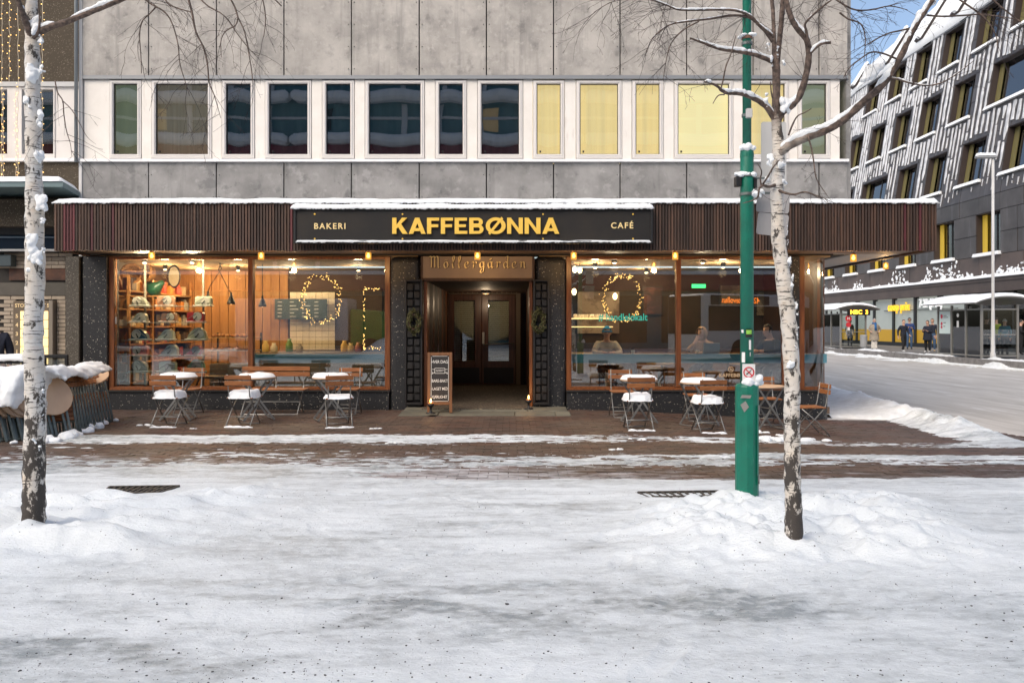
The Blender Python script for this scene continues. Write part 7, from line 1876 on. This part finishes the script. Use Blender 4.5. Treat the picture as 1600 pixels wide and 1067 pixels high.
# streaks of snow lying on the standing seams
st = MB(); rg = random.Random(77)
def in_win(y, z):
    for z0, z1, ws in rows_w:
        if z0-.1 < z < z1+.12:
            for a, b_ in ws:
                if min(a, b_)-.16 < y < max(a, b_)+.16: return True
    return False
y = Ya+.2
while y < 76:
    zlo = 8.7+rg.uniform(0, 1.0); z = min(21.15, zbase(y))-rg.uniform(0, .1)
    while z > zlo:
        dens = min(1, max(0, (z-8.6)/7.5)); ln = rg.uniform(.15, .5)+dens**1.5*rg.uniform(1.0, 6.5); wd = (.05+.17*dens)*rg.uniform(.5, 1.5)
        z1 = z; z0_ = max(zlo, z-ln); steps = max(2, int((z1-z0_)/.22)); prev_ok = False
        for k in range(steps):
            za, zb_4 = z1-(z1-z0_)*k/steps, z1-(z1-z0_)*(k+1)/steps
            if in_win(y, za) or in_win(y, zb_4): continue
            def wv(zv):
                e = min(1, (zv-z0_)/.55+.12); return wd*e*(1+.22*math.sin(zv*6+y*5)+.12*math.sin(zv*17+y))
            wa, wb = wv(za), wv(zb_4); ya_, yb4 = y+.018*math.sin(za*3+y*9), y+.018*math.sin(zb_4*3+y*9)
            st.hexa([fpt(yb4-wb/2,zb_4,-.03),fpt(yb4+wb/2,zb_4,-.03),fpt(ya_+wa/2,za,-.03),fpt(ya_-wa/2,za,-.03)], [fpt(yb4-wb*.3,zb_4,-.09),fpt(yb4+wb*.3,zb_4,-.09),fpt(ya_+wa*.3,za,-.09),fpt(ya_-wa*.3,za,-.09)])
        z = z0_-rg.uniform(.04, .35)*(2.6-2.2*dens)
        if rg.random() > .4+.7*dens: z -= rg.uniform(.3, 1.2)
    y += rg.uniform(.36, .54)
st.build('snow_streaks', M('streak_snow', (.64,.66,.69), .8, col2=(.40,.42,.45), vscale=2), gb, kind='stuff')
# wind-blown flecks above the ledge
fk = MB()
for k in range(900):
    y = rg.uniform(38, 72); c = fbm(np.array([y*.45]), np.array([2.0]), 9)[0]; z = 4.3+abs(rg.gauss(0, .55))*max(0, (c-.35)*3.2)
    if not in_win(y, z): fk.ball((26.97, y, z), (.03, rg.uniform(.04,.16), rg.uniform(.03,.12)), 6, 4)
fk.build('snow_flecks', SNOW2, gb, kind='stuff', smooth=True)
q = MB(); q.hexa([(26.5,Ya,4.02),(26.5,Yb_,4.02),(27.1,Yb_,4.02),(27.1,Ya,4.02)], [(26.5,Ya,4.25),(26.5,Yb_,4.25),(27.1,Yb_,4.25),(27.1,Ya,4.25)]); q.build('ledge', CLADB, gb)
q = MB(); n = 160; co = []
for i in range(n+1):
    y = Ya+(Yb_-Ya)*i/n; h = .09+.10*float(fbm(y*1.1, 1, 3))
    co += [(26.42-.05*h, y, 4.24), (26.45, y, 4.25+h), (26.7, y, 4.27+h*1.2), (27.0, y, 4.3+h*.9)]
q.add(co, [(i*4+j, i*4+j+1, (i+1)*4+j+1, (i+1)*4+j) for i in range(n) for j in range(3)]); q.build('ledge_snow', SNOW2, gb, smooth=True)
q = MB(); q.box(26.55, 27.1, Ya, Yb_, 3.45, 4.02); q.build('fascia', CLADB, gb)
# shop front under the ledge
q = MB(); q.box(26.9, 27.2, Ya, Yb_, .1, .42); q.build('shop_plinth', BLACK, gb)
FROST = M("frosted_film", (.30,.34,.33), .35, emit=(.6,.62,.55), estr=.14, col2=(.26,.30,.29), vscale=.4); YELF = M("yellow_film", (.46,.27,.02), .45, emit=(1,.58,.02), estr=.06)
y = 47.0; k = 0
while y < Yb_:
    wd = 3.0
    q = MB(); q.box(26.86, 27.1, y, y+.28, .42, 3.45); so = q.build('shop_mullion', BLACK, gb)
    q = MB(); q.box(26.96, 26.98, y+.28, y+wd, 1.30, 3.35); q.build('frosted_pane', FROST, gb)
    q = MB(); q.box(26.95, 26.98, y+.28, y+wd, .42, 1.297); q.build('yellow_pane', YELF, gb)
    y += wd
LITW = M("shop_interior", (.35,.27,.16), .7, col2=(.12,.09,.06), vscale=1.2, stretch=(1,1.5,1.5), emit=(1,.75,.42), estr=.5, rand=.1)
y = 36.0
while y < 46.5:
    q = MB(); q.box(26.86, 27.05, y, y+.14, .42, 3.45); q.build('shop_mullion', BLACK, gb)
    q = MB(); q.box(26.95, 26.96, y+.14, y+2.2, .42, 3.45); q.build('shop_pane', GLASS_S, gb)
    q = MB(); q.box(28.2, 28.25, y-.3, y+2.4, .3, 3.5); q.build('shop_interior', LITW, gb)
    y += 2.2
RIGHTF = Matrix(((0,0,-1,0),(-1,0,0,0),(0,1,0,0),(0,0,0,1)))
def side_text(x, y, z): return Matrix.Translation((x, y, z)) @ RIGHTF
YSIGN = M("yellow_sign", (.75,.42,.02), .4, emit=(1,.58,.04), estr=.6); WSIGN = M("white_sign", (.75,.75,.75), .4, emit=(1,1,1), estr=.35)
sg = empty('supermarket_sign', (0,0,0), label="yellow and white letters over the supermarket windows under the snowy ledge", cat="sign")
text_mesh('lettering', "coop prix", .86, .05, YSIGN, sg, .006, 1.12, side_text(26.80, 55.2, 2.86), xs=.80)
text_mesh('lettering', "7-23 (8-22)", .80, .05, WSIGN, sg, .004, 1.08, side_text(26.80, 51.0, 3.0), xs=.70)
q = MB(); q.box(26.86, 26.90, 48, 57.5, 2.60, 2.64); q.build('rail', BLACK, sg)

# ------------------------------------------------------------------ street lamp, bus shelters, bin
Yl = 33.4; xlp = PX(1551.5, Yl)
sl = empty('street_lamp', (xlp, Yl, .15), label="slim grey street lamp with a flat snow-topped head by the glass shelter", cat="street lamp")
b = MB(); b.lathe([(.11,0),(.11,.25),(.085,.3),(.06,2.5),(.055,PZ(247, Yl)-.15)], 12); b.build('post', GREY_L, sl, smooth=True)
b = MB(); zl_ = PZ(247, Yl)-.15; b.box(-.72, .12, -.12, .12, zl_-.02, zl_+.09); b.build('lamp_head', GREY, sl, bevel=.03); snow_pad('snow', sl, .84, .28, zl_+.09, .10, 5, cx=-.3)
def shelter(ya, yb_, label, poster):
    t = empty('bus_shelter', (20.35, ya, .15), label=label, cat="bus shelter", group="glass bus shelters along the far pavement")
    L = yb_-ya; Wd = 1.55; H = 2.35; al = M("shelter_frame", (.27,.26,.24), .45, .3) if "shelter_frame" not in bpy.data.materials else bpy.data.materials["shelter_frame"]
    for i in range(4):
        y = L*i/3
        b = MB(); b.box(-.045,.045,y-.04,y+.04,0,H); b.build('post', al, t)
    for x in (Wd,):
        for y in (0, L): b = MB(); b.box(x-.045,x+.045,y-.04,y+.04,0,H); b.build('post', al, t)
    f = MB()
    for z in (.12, 2.14):
        f.box(-.03,.03,.04,L-.04,z-.03,z+.03); f.box(.045,Wd-.045,-.03,.03,z-.03,z+.03); f.box(Wd-.03,Wd+.03,.04,L-.04,z-.03,z+.03); f.box(.045,Wd-.045,L-.03,L+.03,z-.03,z+.03)
    f.box(.045,Wd-.045,-.02,.02,1.02,1.06)
    f.build('rails', al, t)
    for i in range(3):
        b = MB(); b.box(-.006,.006,L*i/3+.05,L*(i+1)/3-.05,.16,2.1); b.build('pane', GLASS_S, t)
    b = MB(); b.box(.06,Wd-.06,-.006,.006,.16,2.1); b.build('pane', GLASS_S, t)
    b = MB(); n = 10; v = []
    for i in range(n+1):
        u = i/n; x = -.5+(Wd+1.2)*u; z = H+.02+.28*math.sin(math.pi*u)**.8
        for y in (-.45, L+.45): v += [(x,y,z),(x,y,z+.06)]
    for i in range(n):
        a = i*4; c = a+4; b.add([], []); b.f += [(a,c,c+2,a+2),(a+1,a+3,c+3,c+1),(a,a+1,c+1,c),(a+2,c+2,c+3,a+3)]; b.m += [0]*4
    b.v = v; b.f += [(0,2,3,1),(n*4,n*4+1,n*4+3,n*4+2)]; b.m += [0,0]
    b.build('roof', al, t)
    s = MB(); nx, ny = 14, 26; co = []
    for j in range(ny):
        for i in range(nx):
            u, v_ = i/(nx-1), j/(ny-1); e = min(1, min(u, 1-u)*9, min(v_, 1-v_)*14); x = -.52+(Wd+1.24)*u; z = H+.075+.28*math.sin(math.pi*min(1,max(0,u)))**.8+(.13+.05*float(fbm(u*4, v_*7, 3)))*math.sqrt(max(e,0))
            co.append((x, -.48+(L+.96)*v_, z))
    s.add(co, [(j*nx+i, j*nx+i+1, (j+1)*nx+i+1, (j+1)*nx+i) for j in range(ny-1) for i in range(nx-1)]); s.build('snow', SNOW2, t, smooth=True)
    b = MB(); b.box(Wd-.5,Wd-.1,.5,L-.5,.42,.47); b.build('bench', WOODD, t)
    if poster:
        b = MB(); b.box(-.02,-.008,L*2/3+.12,L-.12,1.05,2.1); po = b.build('timetable', M("timetable_sheet", (.62,.74,.72), .5), t)
        b = MB()
        for z, r in ((1.86,.10),(1.52,.08),(1.36,.07)): b.lathe([(r,0),(r,.006)], 16, c=(-.022, L-.33, z), rot=Matrix.Rotation(R(-90), 3, 'Y'))
        b.build('red_disc', M("red_disc", (.55,.02,.06), .5), po)
        b = MB()
        for z, w2 in ((1.88,.4),(1.80,.6),(1.55,.3),(1.38,.2)): b.box(-.023,-.0205,L-.52-w2*.6,L-.48,z,z+.03)
        b.build('print', ST_K, po)
        b = MB(); b.lathe([(.09,0),(.09,.006)], 18, c=(-.01, L*.52, 1.9), rot=Matrix.Rotation(R(-90), 3, 'Y')); b.box(-.02,-.01,L*.52-.08,L*.52+.08,1.35,1.65); b.build('white_decals', ST_W, t)
    return t
shelter(34.5, 38.0, "near glass bus shelter with a pale timetable sheet and snow on its curved roof", True)
t2 = shelter(49.3, 53.6, "farther glass bus shelter with an orange display by the corner window of the cafe", False)
b = MB(); b.box(.35, 1.7, -.30, -.12, 2.06, 2.42); db_ = b.build('display_box', BLACK, t2)
DISP = emis("display_amber", (1,.45,.03), 3.2)
text_mesh('display_text', "NBC  3", .34, .002, DISP, db_, .012, 1.0, Matrix.Translation((1.02, -.304, 2.24)) @ FRONT, xs=1.05)
b = MB(); b.box(.30,.34,-.15,-.12,.9,2.0); sgp = b.build('sign_post', GREY, t2)
b = MB(); b.lathe([(.20,0),(.20,.01)], 20, c=(.42,-.16,1.86), rot=Matrix.Rotation(R(90), 3, 'X')); b.lathe([(.16,0),(.16,.01)], 20, c=(.42,-.16,1.48), rot=Matrix.Rotation(R(90), 3, 'X')); so = b.build('round_sign', M("stop_red", (.55,.03,.04), .5), sgp)
text_mesh('sign_text', "H", .22, .001, ST_W, so, .008, 1, Matrix.Translation((.42,-.173,1.86)) @ FRONT)
b = MB(); b.box(.36,.50,-.17,-.16,1.12,1.32); b.build('sign_plate', ST_W, sgp)
x_ = PX(1349.5, 48.7); lb = empty('litter_bin', (x_, 48.7, .15), label="grey steel litter bin at the end of the farther shelter", cat="bin")
b = MB(); b.lathe([(.19,.08),(.21,.12),(.21,.82),(.19,.86),(.13,.86),(.13,.80)], 14); b.build('body', GREY, lb, smooth=False); b = MB(); b.lathe([(.05,0),(.05,.1)], 8); b.build('foot', BLACK, lb)

# ------------------------------------------------------------------ people
HAIRB = M("hair_brown", (.10,.05,.025), .6); HAIRG = M("hair_grey", (.35,.33,.31), .7); HAIRD = M("hair_dark", (.02,.014,.012), .6)
def cloth(name, c): return bpy.data.materials.get("cloth_"+name) or M("cloth_"+name, c, .85, col2=[q*.75 for q in c], vscale=9)
def keep_only(q, faces):
    used = sorted({i for f in faces for i in f}); ix = {v: k for k, v in enumerate(used)}
    q.v = [q.v[i] for i in used]; q.f = [tuple(ix[i] for i in f) for f in faces]; q.m = [0]*len(q.f)
def person(loc, face, label, jacket, trousers, shoes, h=1.74, pose=None, bulk=1.12, hair=None, hat=None, coat=None, scarf=None, bag=None, hood=None, group=None):
    """face: direction the figure looks, radians about Z (0 looks towards -Y)."""
    s = h/1.75
    J = dict(pelvis=(0,0,.95,.135), waist=(0,0,1.10,.125), chest=(0,-.01,1.30,.150), neckb=(0,0,1.45,.075), neck=(0,-.005,1.53,.056), skull=(0,-.015,1.62,.072), crown=(0,-.015,1.70,.062))
    for sg, n in ((-1,'r'), (1,'l')):
        J['sh'+n] = (sg*.175,0,1.41,.070); J['el'+n] = (sg*.235,.03,1.14,.052); J['wr'+n] = (sg*.24,-.05,.90,.036); J['pa'+n] = (sg*.24,-.07,.83,.034)
        J['hi'+n] = (sg*.09,0,.90,.100); J['kn'+n] = (sg*.10,-.02,.50,.068); J['an'+n] = (sg*.10,.02,.09,.046); J['to'+n] = (sg*.11,-.13,.045,.042)
    for k, v in (pose or {}).items(): J[k] = (*v, J[k][3]) if len(v) == 3 else v
    E = [('pelvis','waist'),('waist','chest'),('chest','neckb'),('neckb','neck'),('neck','skull'),('skull','crown')]
    for n in 'rl': E += [('chest','sh'+n),('sh'+n,'el'+n),('el'+n,'wr'+n),('wr'+n,'pa'+n),('pelvis','hi'+n),('hi'+n,'kn'+n),('kn'+n,'an'+n),('an'+n,'to'+n)]
    # fingers and thumb leave each palm
    for sg, n in ((-1,'r'), (1,'l')):
        p = Vector(J['pa'+n][:3]); d = (p-Vector(J['wr'+n][:3])).normalized(); side = Vector((1,0,0)) if abs(d.x) < .7 else Vector((0,1,0)); side = (side-d*side.dot(d)).normalized(); nrm = d.cross(side)
        for fi, (off, ln) in enumerate(((-.027,.062),(-.009,.075),(.009,.070),(.027,.055))):
            a = p+side*off+d*.028; b_ = a+d*ln*.55+nrm*.006; c = b_+d*ln*.45+nrm*.018
            for q, pt, r in ((1,a,.0095),(2,b_,.0088),(3,c,.0075)): J['f%s%d%d' % (n,fi,q)] = (*pt, r)
            E += [('pa'+n,'f%s%d1' % (n,fi)),('f%s%d1' % (n,fi),'f%s%d2' % (n,fi)),('f%s%d2' % (n,fi),'f%s%d3' % (n,fi))]
        a = p-side*sg*.03-d*.01; b_ = a-side*sg*.022+d*.03; J['t%s1' % n] = (*a,.011); J['t%s2' % n] = (*b_,.009); E += [('pa'+n,'t%s1' % n),('t%s1' % n,'t%s2' % n)]
    names = list(J); me = bpy.data.meshes.new('person'); me.from_pydata([J[k][:3] for k in names], [(names.index(a), names.index(b)) for a, b in E], [])
    t = bpy.data.objects.new('tmp', me); COL.objects.link(t); md = t.modifiers.new('Skin', 'SKIN'); md.use_smooth_shade = True; md.branch_smoothing = .3
    sk = me.skin_vertices[0].data
    for i, k in enumerate(names):
        r = J[k][3]*(bulk if k[:2] in ('pe','wa','ch','sh','el','hi','kn') else 1); sk[i].radius = (r, r*(.80 if k in ('pelvis','waist','chest') else 1))
        if k in ('skull','crown'): sk[i].radius = (r*.98, r*1.15)
        sk[i].use_root = (k == 'pelvis')
    sb_ = t.modifiers.new('Sub', 'SUBSURF'); sb_.levels = 2; sb_.render_levels = 2
    bpy.context.view_layer.update()
    em = bpy.data.meshes.new_from_object(t.evaluated_get(bpy.context.evaluated_depsgraph_get())); bpy.data.objects.remove(t)
    seg = []
    for a, b in E:
        kx = 0
        if a[:2] in ('kn','hi') or (a == 'pelvis' and b[:2] == 'hi'): kx = 1
        if a[:2] in ('an',): kx = 2
        if a[:2] in ('pa','wr') or a[0] in 'ft' and a != 'to' or b in ('neck','skull','crown') : kx = 3
        seg.append((Vector(J[a][:3]), Vector(J[b][:3]), kx))
    em.materials.clear()
    for q in (jacket, trousers, shoes, SKIN, EYE, LIP): em.materials.append(q)
    idx = []
    for p in em.polygons:
        c = p.center; best = (9, 0)
        for a, b, kx in seg:
            ab = b-a; u = max(0, min(1, (c-a).dot(ab)/max(ab.length_squared, 1e-9))); d = (a+ab*u-c).length
            if d < best[0]: best = (d, kx)
        idx.append(best[1])
    em.polygons.foreach_set('material_index', idx); em.polygons.foreach_set('use_smooth', [True]*len(em.polygons))
    # face: nose, eyes, mouth, ears added to the same mesh
    hd = Vector(J['skull'][:3]); mb = MB()
    mb.v = [tuple(v.co) for v in em.vertices]; mb.f = [tuple(p.vertices) for p in em.polygons]; mb.m = list(idx)
    mb.ball(hd+Vector((0,-.015,.035)), (.074,.090,.105), 14, 10, 3)
    mb.ball(hd+Vector((0,-.02,-.045)), (.052,.068,.055), 12, 8, 3)
    mb.ball(hd+Vector((0,-.108,.012)), (.013,.020,.026), 8, 6, 3)
    for sg in (-1, 1):
        mb.ball(hd+Vector((sg*.030,-.092,.040)), (.012,.009,.008), 8, 5, 4); mb.ball(hd+Vector((sg*.076,-.005,.02)), (.012,.022,.032), 8, 6, 3); mb.ball(hd+Vector((sg*.03,-.094,.060)), (.018,.008,.005), 8, 4, 4)
    mb.ball(hd+Vector((0,-.090,-.032)), (.022,.010,.007), 8, 5, 5)
    t = mb.build('person', [jacket, trousers, shoes, SKIN, EYE, LIP], smooth=True); tag(t, label, "person", group)
    t.location = loc; t.rotation_euler = (0, 0, face); t.scale = (s, s, s)
    def head_shell(m, lo, r=(.084,.104,.116), name='hair', c=(0,-.008,.045)):
        q = MB(); q.ball((0,0,0), r, 16, 12); 
        keep = [f for f in q.f if not (np.mean([q.v[i][2] for i in f]) < lo or (np.mean([q.v[i][1] for i in f]) < -.045 and np.mean([q.v[i][2] for i in f]) < .052))]
        keep_only(q, keep); q.build(name, m, t, loc=hd+Vector(c), smooth=True)
    if hair: head_shell(hair[0], hair[1])
    if hat:
        head_shell(hat, .015, (.092,.112,.125), 'hat'); q = MB(); q.torus((0,-.006,0), .094, .014, 20, 8, rot=Matrix.Rotation(R(90), 3, 'X'), sz=1.16); q.build('hat_band', hat, t, loc=hd+Vector((0,0,.055)), smooth=True)
    if hood: q = MB(); q.ball((0,.0,0), (.115,.125,.150), 16, 12); kp = [f for f in q.f if np.mean([q.v[i][1] for i in f]) > -.075]; keep_only(q, kp); q.build('hood', hood, t, loc=hd+Vector((0,.0,.02)), smooth=True)
    if coat:
        m, zl_, fl = coat; q = MB(); rings = [(.10,.10,1.47),(.215,.15,1.40),(.215,.165,1.22),(.21,.165,1.05),(.225+fl*.3,.185,.85),(.235+fl,.20+fl*.5,zl_)]; n = 20
        rings = [r_ for r_ in rings if r_[2] >= zl_]
        for rx_, ry_, z in rings: q.v += [(rx_*math.cos(2*math.pi*j/n), -.005+ry_*math.sin(2*math.pi*j/n), z) for j in range(n)]
        q.f = [(i*n+j, i*n+(j+1)%n, (i+1)*n+(j+1)%n, (i+1)*n+j) for i in range(len(rings)-1) for j in range(n)]; q.m = [0]*len(q.f); q.build('coat', m, t, smooth=True)
    if scarf:
        q = MB(); q.torus((0,-.012,0), .085, .045, 18, 8, rot=Matrix.Rotation(R(90), 3, 'X')); q.bar((.02,-.145,-.01), (.03,-.18,-.38), .11, .03, up=(0,1,0)); q.build('scarf', scarf, t, loc=(0,0,1.50), smooth=True)
    if bag:
        m, bx_, bz_, bs_ = bag; q = MB(); q.box(-bs_[0]/2,bs_[0]/2,-bs_[1]/2,bs_[1]/2,-bs_[2],0); o = q.build('bag', m, bevel=.02); o.location = Vector(loc)+Matrix.Rotation(face, 3, 'Z')@Vector((bx_, -.06, bz_)); o.rotation_euler = (0,0,face); tag(o, bag_label.get(label, "shopping bag"), "bag")
        q = MB(); q.tube([(-.06,0,0),(-.05,0,.12),(.05,0,.12),(.06,0,0)], .008, 5); q.build('handle', m, o)
    return t
bag_label = {}
NAVY = cloth('navy', (.012,.016,.032)); BLK = cloth('black', (.012,.012,.014)); BEI = cloth('beige', (.33,.28,.22)); BLU = cloth('blue', (.02,.12,.32)); JEAN = cloth('jeans', (.05,.10,.19)); TEAL = cloth('teal', (.01,.17,.25)); DBLU = cloth('deep_blue', (.02,.05,.17)); CRE = cloth('cream', (.62,.53,.42)); BBE = cloth('beanie_blue', (.04,.36,.68)); TANC = cloth('tan', (.40,.25,.15)); SHO = cloth('shoe_dark', (.02,.02,.02)); SHW_ = cloth('shoe_white', (.6,.6,.6)); SHB = cloth('boot_tan', (.40,.29,.17)); WHT = cloth('white', (.62,.58,.52)); GRN = cloth('lime', (.25,.32,.03))
zf = .152
def fp(px, Y): return (PX(px, Y), Y, zf)
walk = dict(hir=(-.09,0,.90), knr=(-.10,-.13,.52), anr=(-.10,-.12,.11), tor=(-.11,-.27,.06), knl=(.10,.03,.50), anl=(.10,.22,.13), tol=(.11,.10,.05), elr=(-.26,.10,1.15), wrr=(-.28,.05,.90), par=(-.28,.04,.83), ell=(.25,-.04,1.14), wrl=(.22,-.20,.95), pal=(.21,-.26,.91))
arm_hip = dict(ell=(.33,.05,1.16), wrl=(.22,-.12,1.02), pal=(.16,-.15,1.01), elr=(-.27,.0,1.15), wrr=(-.24,-.17,1.05), par=(-.21,-.22,1.03))
phone = dict(elr=(-.25,.0,1.14), wrr=(-.14,-.20,1.18), par=(-.10,-.25,1.22), ell=(.25,.0,1.14), wrl=(.12,-.20,1.16), pal=(.09,-.25,1.19))
person(fp(1328, 51.0), R(5), "person in dark clothes and cap standing inside the farther bus shelter", BLK, NAVY, SHO, 1.78, hat=BLK)
bag_label["person in a long beige coat and bright blue scarf by the farther shelter"] = "whitish shopping bag held low by the person in the beige coat"
person(fp(1366, 45.0), R(-10), "person in a long beige coat and bright blue scarf by the farther shelter", BEI, BLK, SHO, 1.80, arm_hip, 1.15, hair=(HAIRG, .02), coat=(BEI, .58, .03), scarf=BLU, bag=(WHT, -.02, .60, (.30,.14,.46)))
person(fp(1411.5, 42.3), R(12), "person in dark navy jacket walking with pale shoes on the far pavement", NAVY, BLK, SHW_, 1.72, walk, 1.18, hair=(HAIRB, .02))
person(fp(1421, 47.5), R(-20), "person in deep blue jacket, jeans and black beanie behind the walking person", DBLU, JEAN, SHO, 1.86, phone, 1.18, hat=BLK)
person(fp(1449.5, 41.6), R(-55), "person in a dark navy parka facing the supermarket beside a companion", NAVY, BLK, SHW_, 1.68, phone, 1.15, hair=(HAIRD, -.03), coat=(NAVY, .70, .02))
person(fp(1457, 43.4), R(-40), "brown-haired person in dark jacket and jeans behind the navy parka", NAVY, JEAN, SHB, 1.78, None, 1.2, hair=(HAIRB, -.04))
person(fp(1570, 36.3), R(160), "person in a teal jacket, white hat and tan boots inside the near shelter", TEAL, BLK, SHB, 1.70, None, 1.18, hat=WHT)
person(fp(1541, 37.2), R(100), "person in black standing behind the glass corner of the near shelter", BLK, BLK, SHO, 1.80, None, 1.18, hair=(HAIRD, .0))
person(fp(1557, 38.2), R(190), "person in a lime green jacket behind the street lamp", GRN, BLK, SHO, 1.80, None, 1.2, hair=(HAIRD, .0))
person(fp(1595, 38.6), R(60), "person in black cut off by the picture edge past the near shelter", BLK, BLK, SHO, 1.70, phone, 1.2, hair=(HAIRD, -.03))
o = person((PX(-9, 13.9), 13.9, 0), R(20), "person in a dark jacket at the picture edge behind the snowy barrier", NAVY, BLK, SHO, 1.76, None, 1.35, hat=BLK)
# seated customers behind the window counter: pelvis on the bar stools
def seated(dx=0):
    z0 = .70-.03
    d = dict(pelvis=(0,0,.78), waist=(0,-.02,.93), chest=(0,-.06,1.12), neckb=(0,-.08,1.27), neck=(0,-.10,1.34), skull=(0,-.14,1.42), crown=(0,-.15,1.50))
    for sg, n in ((-1,'r'),(1,'l')):
        d['sh'+n] = (sg*.18,-.07,1.23); d['el'+n] = (sg*.27,-.20,1.04); d['wr'+n] = (sg*.12,-.36,1.055); d['pa'+n] = (sg*.06,-.40,1.055); d['hi'+n] = (sg*.10,-.02,.75); d['kn'+n] = (sg*.13,-.34,.72); d['an'+n] = (sg*.13,-.26,.30); d['to'+n] = (sg*.13,-.38,.25)
    return d
ys_ = D+.98
person((PX(947, ys_), ys_, .0), R(0), "seated man in a cream sweater and bright blue beanie reading at the window counter", CRE, NAVY, SHO, 1.75, seated(), 1.22, hat=BBE)
sp = seated(); sp['elr'] = (-.26,-.24,1.08); sp['wrr'] = (-.10,-.27,1.24); sp['par'] = (-.06,-.27,1.31)
person((PX(1101, ys_), ys_, .0), R(-38), "seated customer in a tan hood resting a hand on the chin beside the laptop", TANC, BLK, SHO, 1.74, sp, 1.12, hair=(HAIRD, .0), hood=TANC)
person((PX(1208, ys_), ys_, .0), R(-62), "seated customer in black with dark hair behind the leaning birch", BLK, BLK, SHO, 1.80, seated(), 1.12, hair=(HAIRD, -.06))

# ------------------------------------------------------------------ what the shop windows mirror: the far side of the square
ob = empty('square_building', (0,0,0), label="teal and white building across the square, mirrored in the windows", cat="building")
yO = -24.0
q = MB(); q.box(-55, 45, yO-8, yO, -.1, 20.5); q.build('wall', M("teal_wall", (.07,.20,.24), .6, col2=(.05,.15,.18), vscale=.3), ob)
for z0, z1, dp_ in ((13.9, 14.6, .9), (16.6, 17.3, .9)):
    for i in range(10):
        b = MB(); b.box(-55+i*10+.05, -45+i*10-.05, yO-.1, yO+dp_, z0, z1); b.build('snowy_ledge', SNOW2, ob, bevel=.2)
b = MB(); b.box(-55, 45, yO+.01, yO+.3, 10.6, 13.89); b.build('maroon_band', M("maroon", (.20,.02,.045), .5), ob)
b = MB(); b.box(-30, 45, yO-.02, yO+2.2, 3.9, 4.9); b.build('maroon_awning', bpy.data.materials["maroon"], ob)
b = MB(); b.box(-30, 45, yO-.02, yO+2.3, 4.91, 5.15); b.build('snowy_ledge', SNOW2, ob)
fw = MB()
for z0, z1 in ((14.7, 16.5), (17.4, 20.2), (5.4, 10.5)):
    for i in range(34):
        x = -54+i*2.9; fw.box(x, x+.28, yO, yO+.12, z0, z1)
    for zz in ((z0+z1)/2,): fw.box(-55, 45, yO, yO+.10, zz, zz+.16)
fw.build('window_frames', M("facing_white", (.55,.58,.60), .6), ob, kind='stuff')
for i in range(8):
    b = MB(); x = -48+i*11.3; b.box(x, x+2.0, yO+.005, yO+.03, 14.9, 16.3); b.build('window', emis("facing_lit", (1,.72,.35), .12) if i == 0 else bpy.data.materials["facing_lit"], ob) if i % 2 == 0 else b.build('window', M("facing_dark", (.015,.02,.025), .2) if i == 1 else bpy.data.materials["facing_dark"], ob)
for i in range(12):
    b = MB(); x = -29+i*5.6; b.box(x, x+4.6, yO+.005, yO+.04, .4, 3.6); b.build('window', bpy.data.materials["facing_dark"], ob)
# the parked truck, bus and snow heap on that side
tk = empty('box_truck', (-10.2, -9.5, 0), label="pale box truck parked across the square, mirrored in the window with the light frame", cat="truck")
b = MB(); b.box(-3.3, 2.2, -1.1, 1.1, .85, 2.9); b.build('cargo_box', M("truck_grey", (.50,.53,.56), .5), tk, bevel=.03)
b = MB(); b.prism([(2.3,.6),(4.2,.6),(4.2,1.5),(3.7,2.3),(2.3,2.4)], -1.0, 1.0); fix_normals(b.build('cab', M("cab_green", (.10,.28,.03), .4), tk, bevel=.05))
b = MB(); b.box(-3.2, 2.2, -.9, .9, .6, .84); b.build('chassis', BLACK, tk)
for x in (-2.2, 3.3):
    for s in (-.95, .95):
        b = MB(); b.lathe([(.46,-.14),(.48,-.1),(.48,.1),(.46,.14),(.25,.14),(.22,.06)], 20, c=(x, s, .48), rot=Matrix.Rotation(R(90), 3, 'X')); b.build('wheel', BLACKM, tk)
bs = empty('city_bus', (12.6, -8.0, 0), R(-28), label="white city bus with an orange destination display, mirrored in the window behind the green pole", cat="bus")
b = MB(); b.box(-5.5, 5.5, -1.25, 1.25, .35, 3.0); b.build('body', M("bus_white", (.62,.62,.60), .35), bs, bevel=.12)
b = MB(); b.box(-5.2, 5.2, 1.252, 1.27, 1.35, 2.45); b.build('windows', M("bus_glass", (.015,.017,.02), .1), bs)
b = MB(); b.box(-5.52, -5.50, -1.1, 1.1, 1.2, 2.9); b.build('windscreen', bpy.data.materials["bus_glass"], bs)
b = MB(); b.box(-5.1, -1.6, 1.271, 1.29, 2.5, 2.92); b.build('display_box', BLACK, bs)
text_mesh('display_text', "42 Stakkevollan", .36, .002, emis("bus_amber", (1,.22,.02), 3.0), bs, .008, 1.0, Matrix.Translation((-3.35, 1.295, 2.7)) @ Matrix.Rotation(R(180), 4, 'Z') @ FRONT)
for x in (-3.4, 3.0):
    b = MB(); b.lathe([(.46,-.12),(.48,-.08),(.48,.08),(.46,.12),(.26,.12),(.24,.05)], 20, c=(x, 1.2, .48), rot=Matrix.Rotation(R(90), 3, 'X')); b.build('wheel', BLACKM, bs)
hp = MB(); n = 40; co = []
for j in range(n):
    for i in range(n):
        u, v = i/(n-1)*2-1, j/(n-1)*2-1; r = math.hypot(u, v); co.append((-4.5+u*3.4, -8.5+v*2.2, max(0, (1-r))*1.9*(.7+.6*float(fbm(u*3, v*3, 4)))-.02))
hp.add(co, [(j*n+i, j*n+i+1, (j+1)*n+i+1, (j+1)*n+i) for j in range(n-1) for i in range(n-1)]); hp.build('snow_heap', SNOW, smooth=True, kind='stuff')
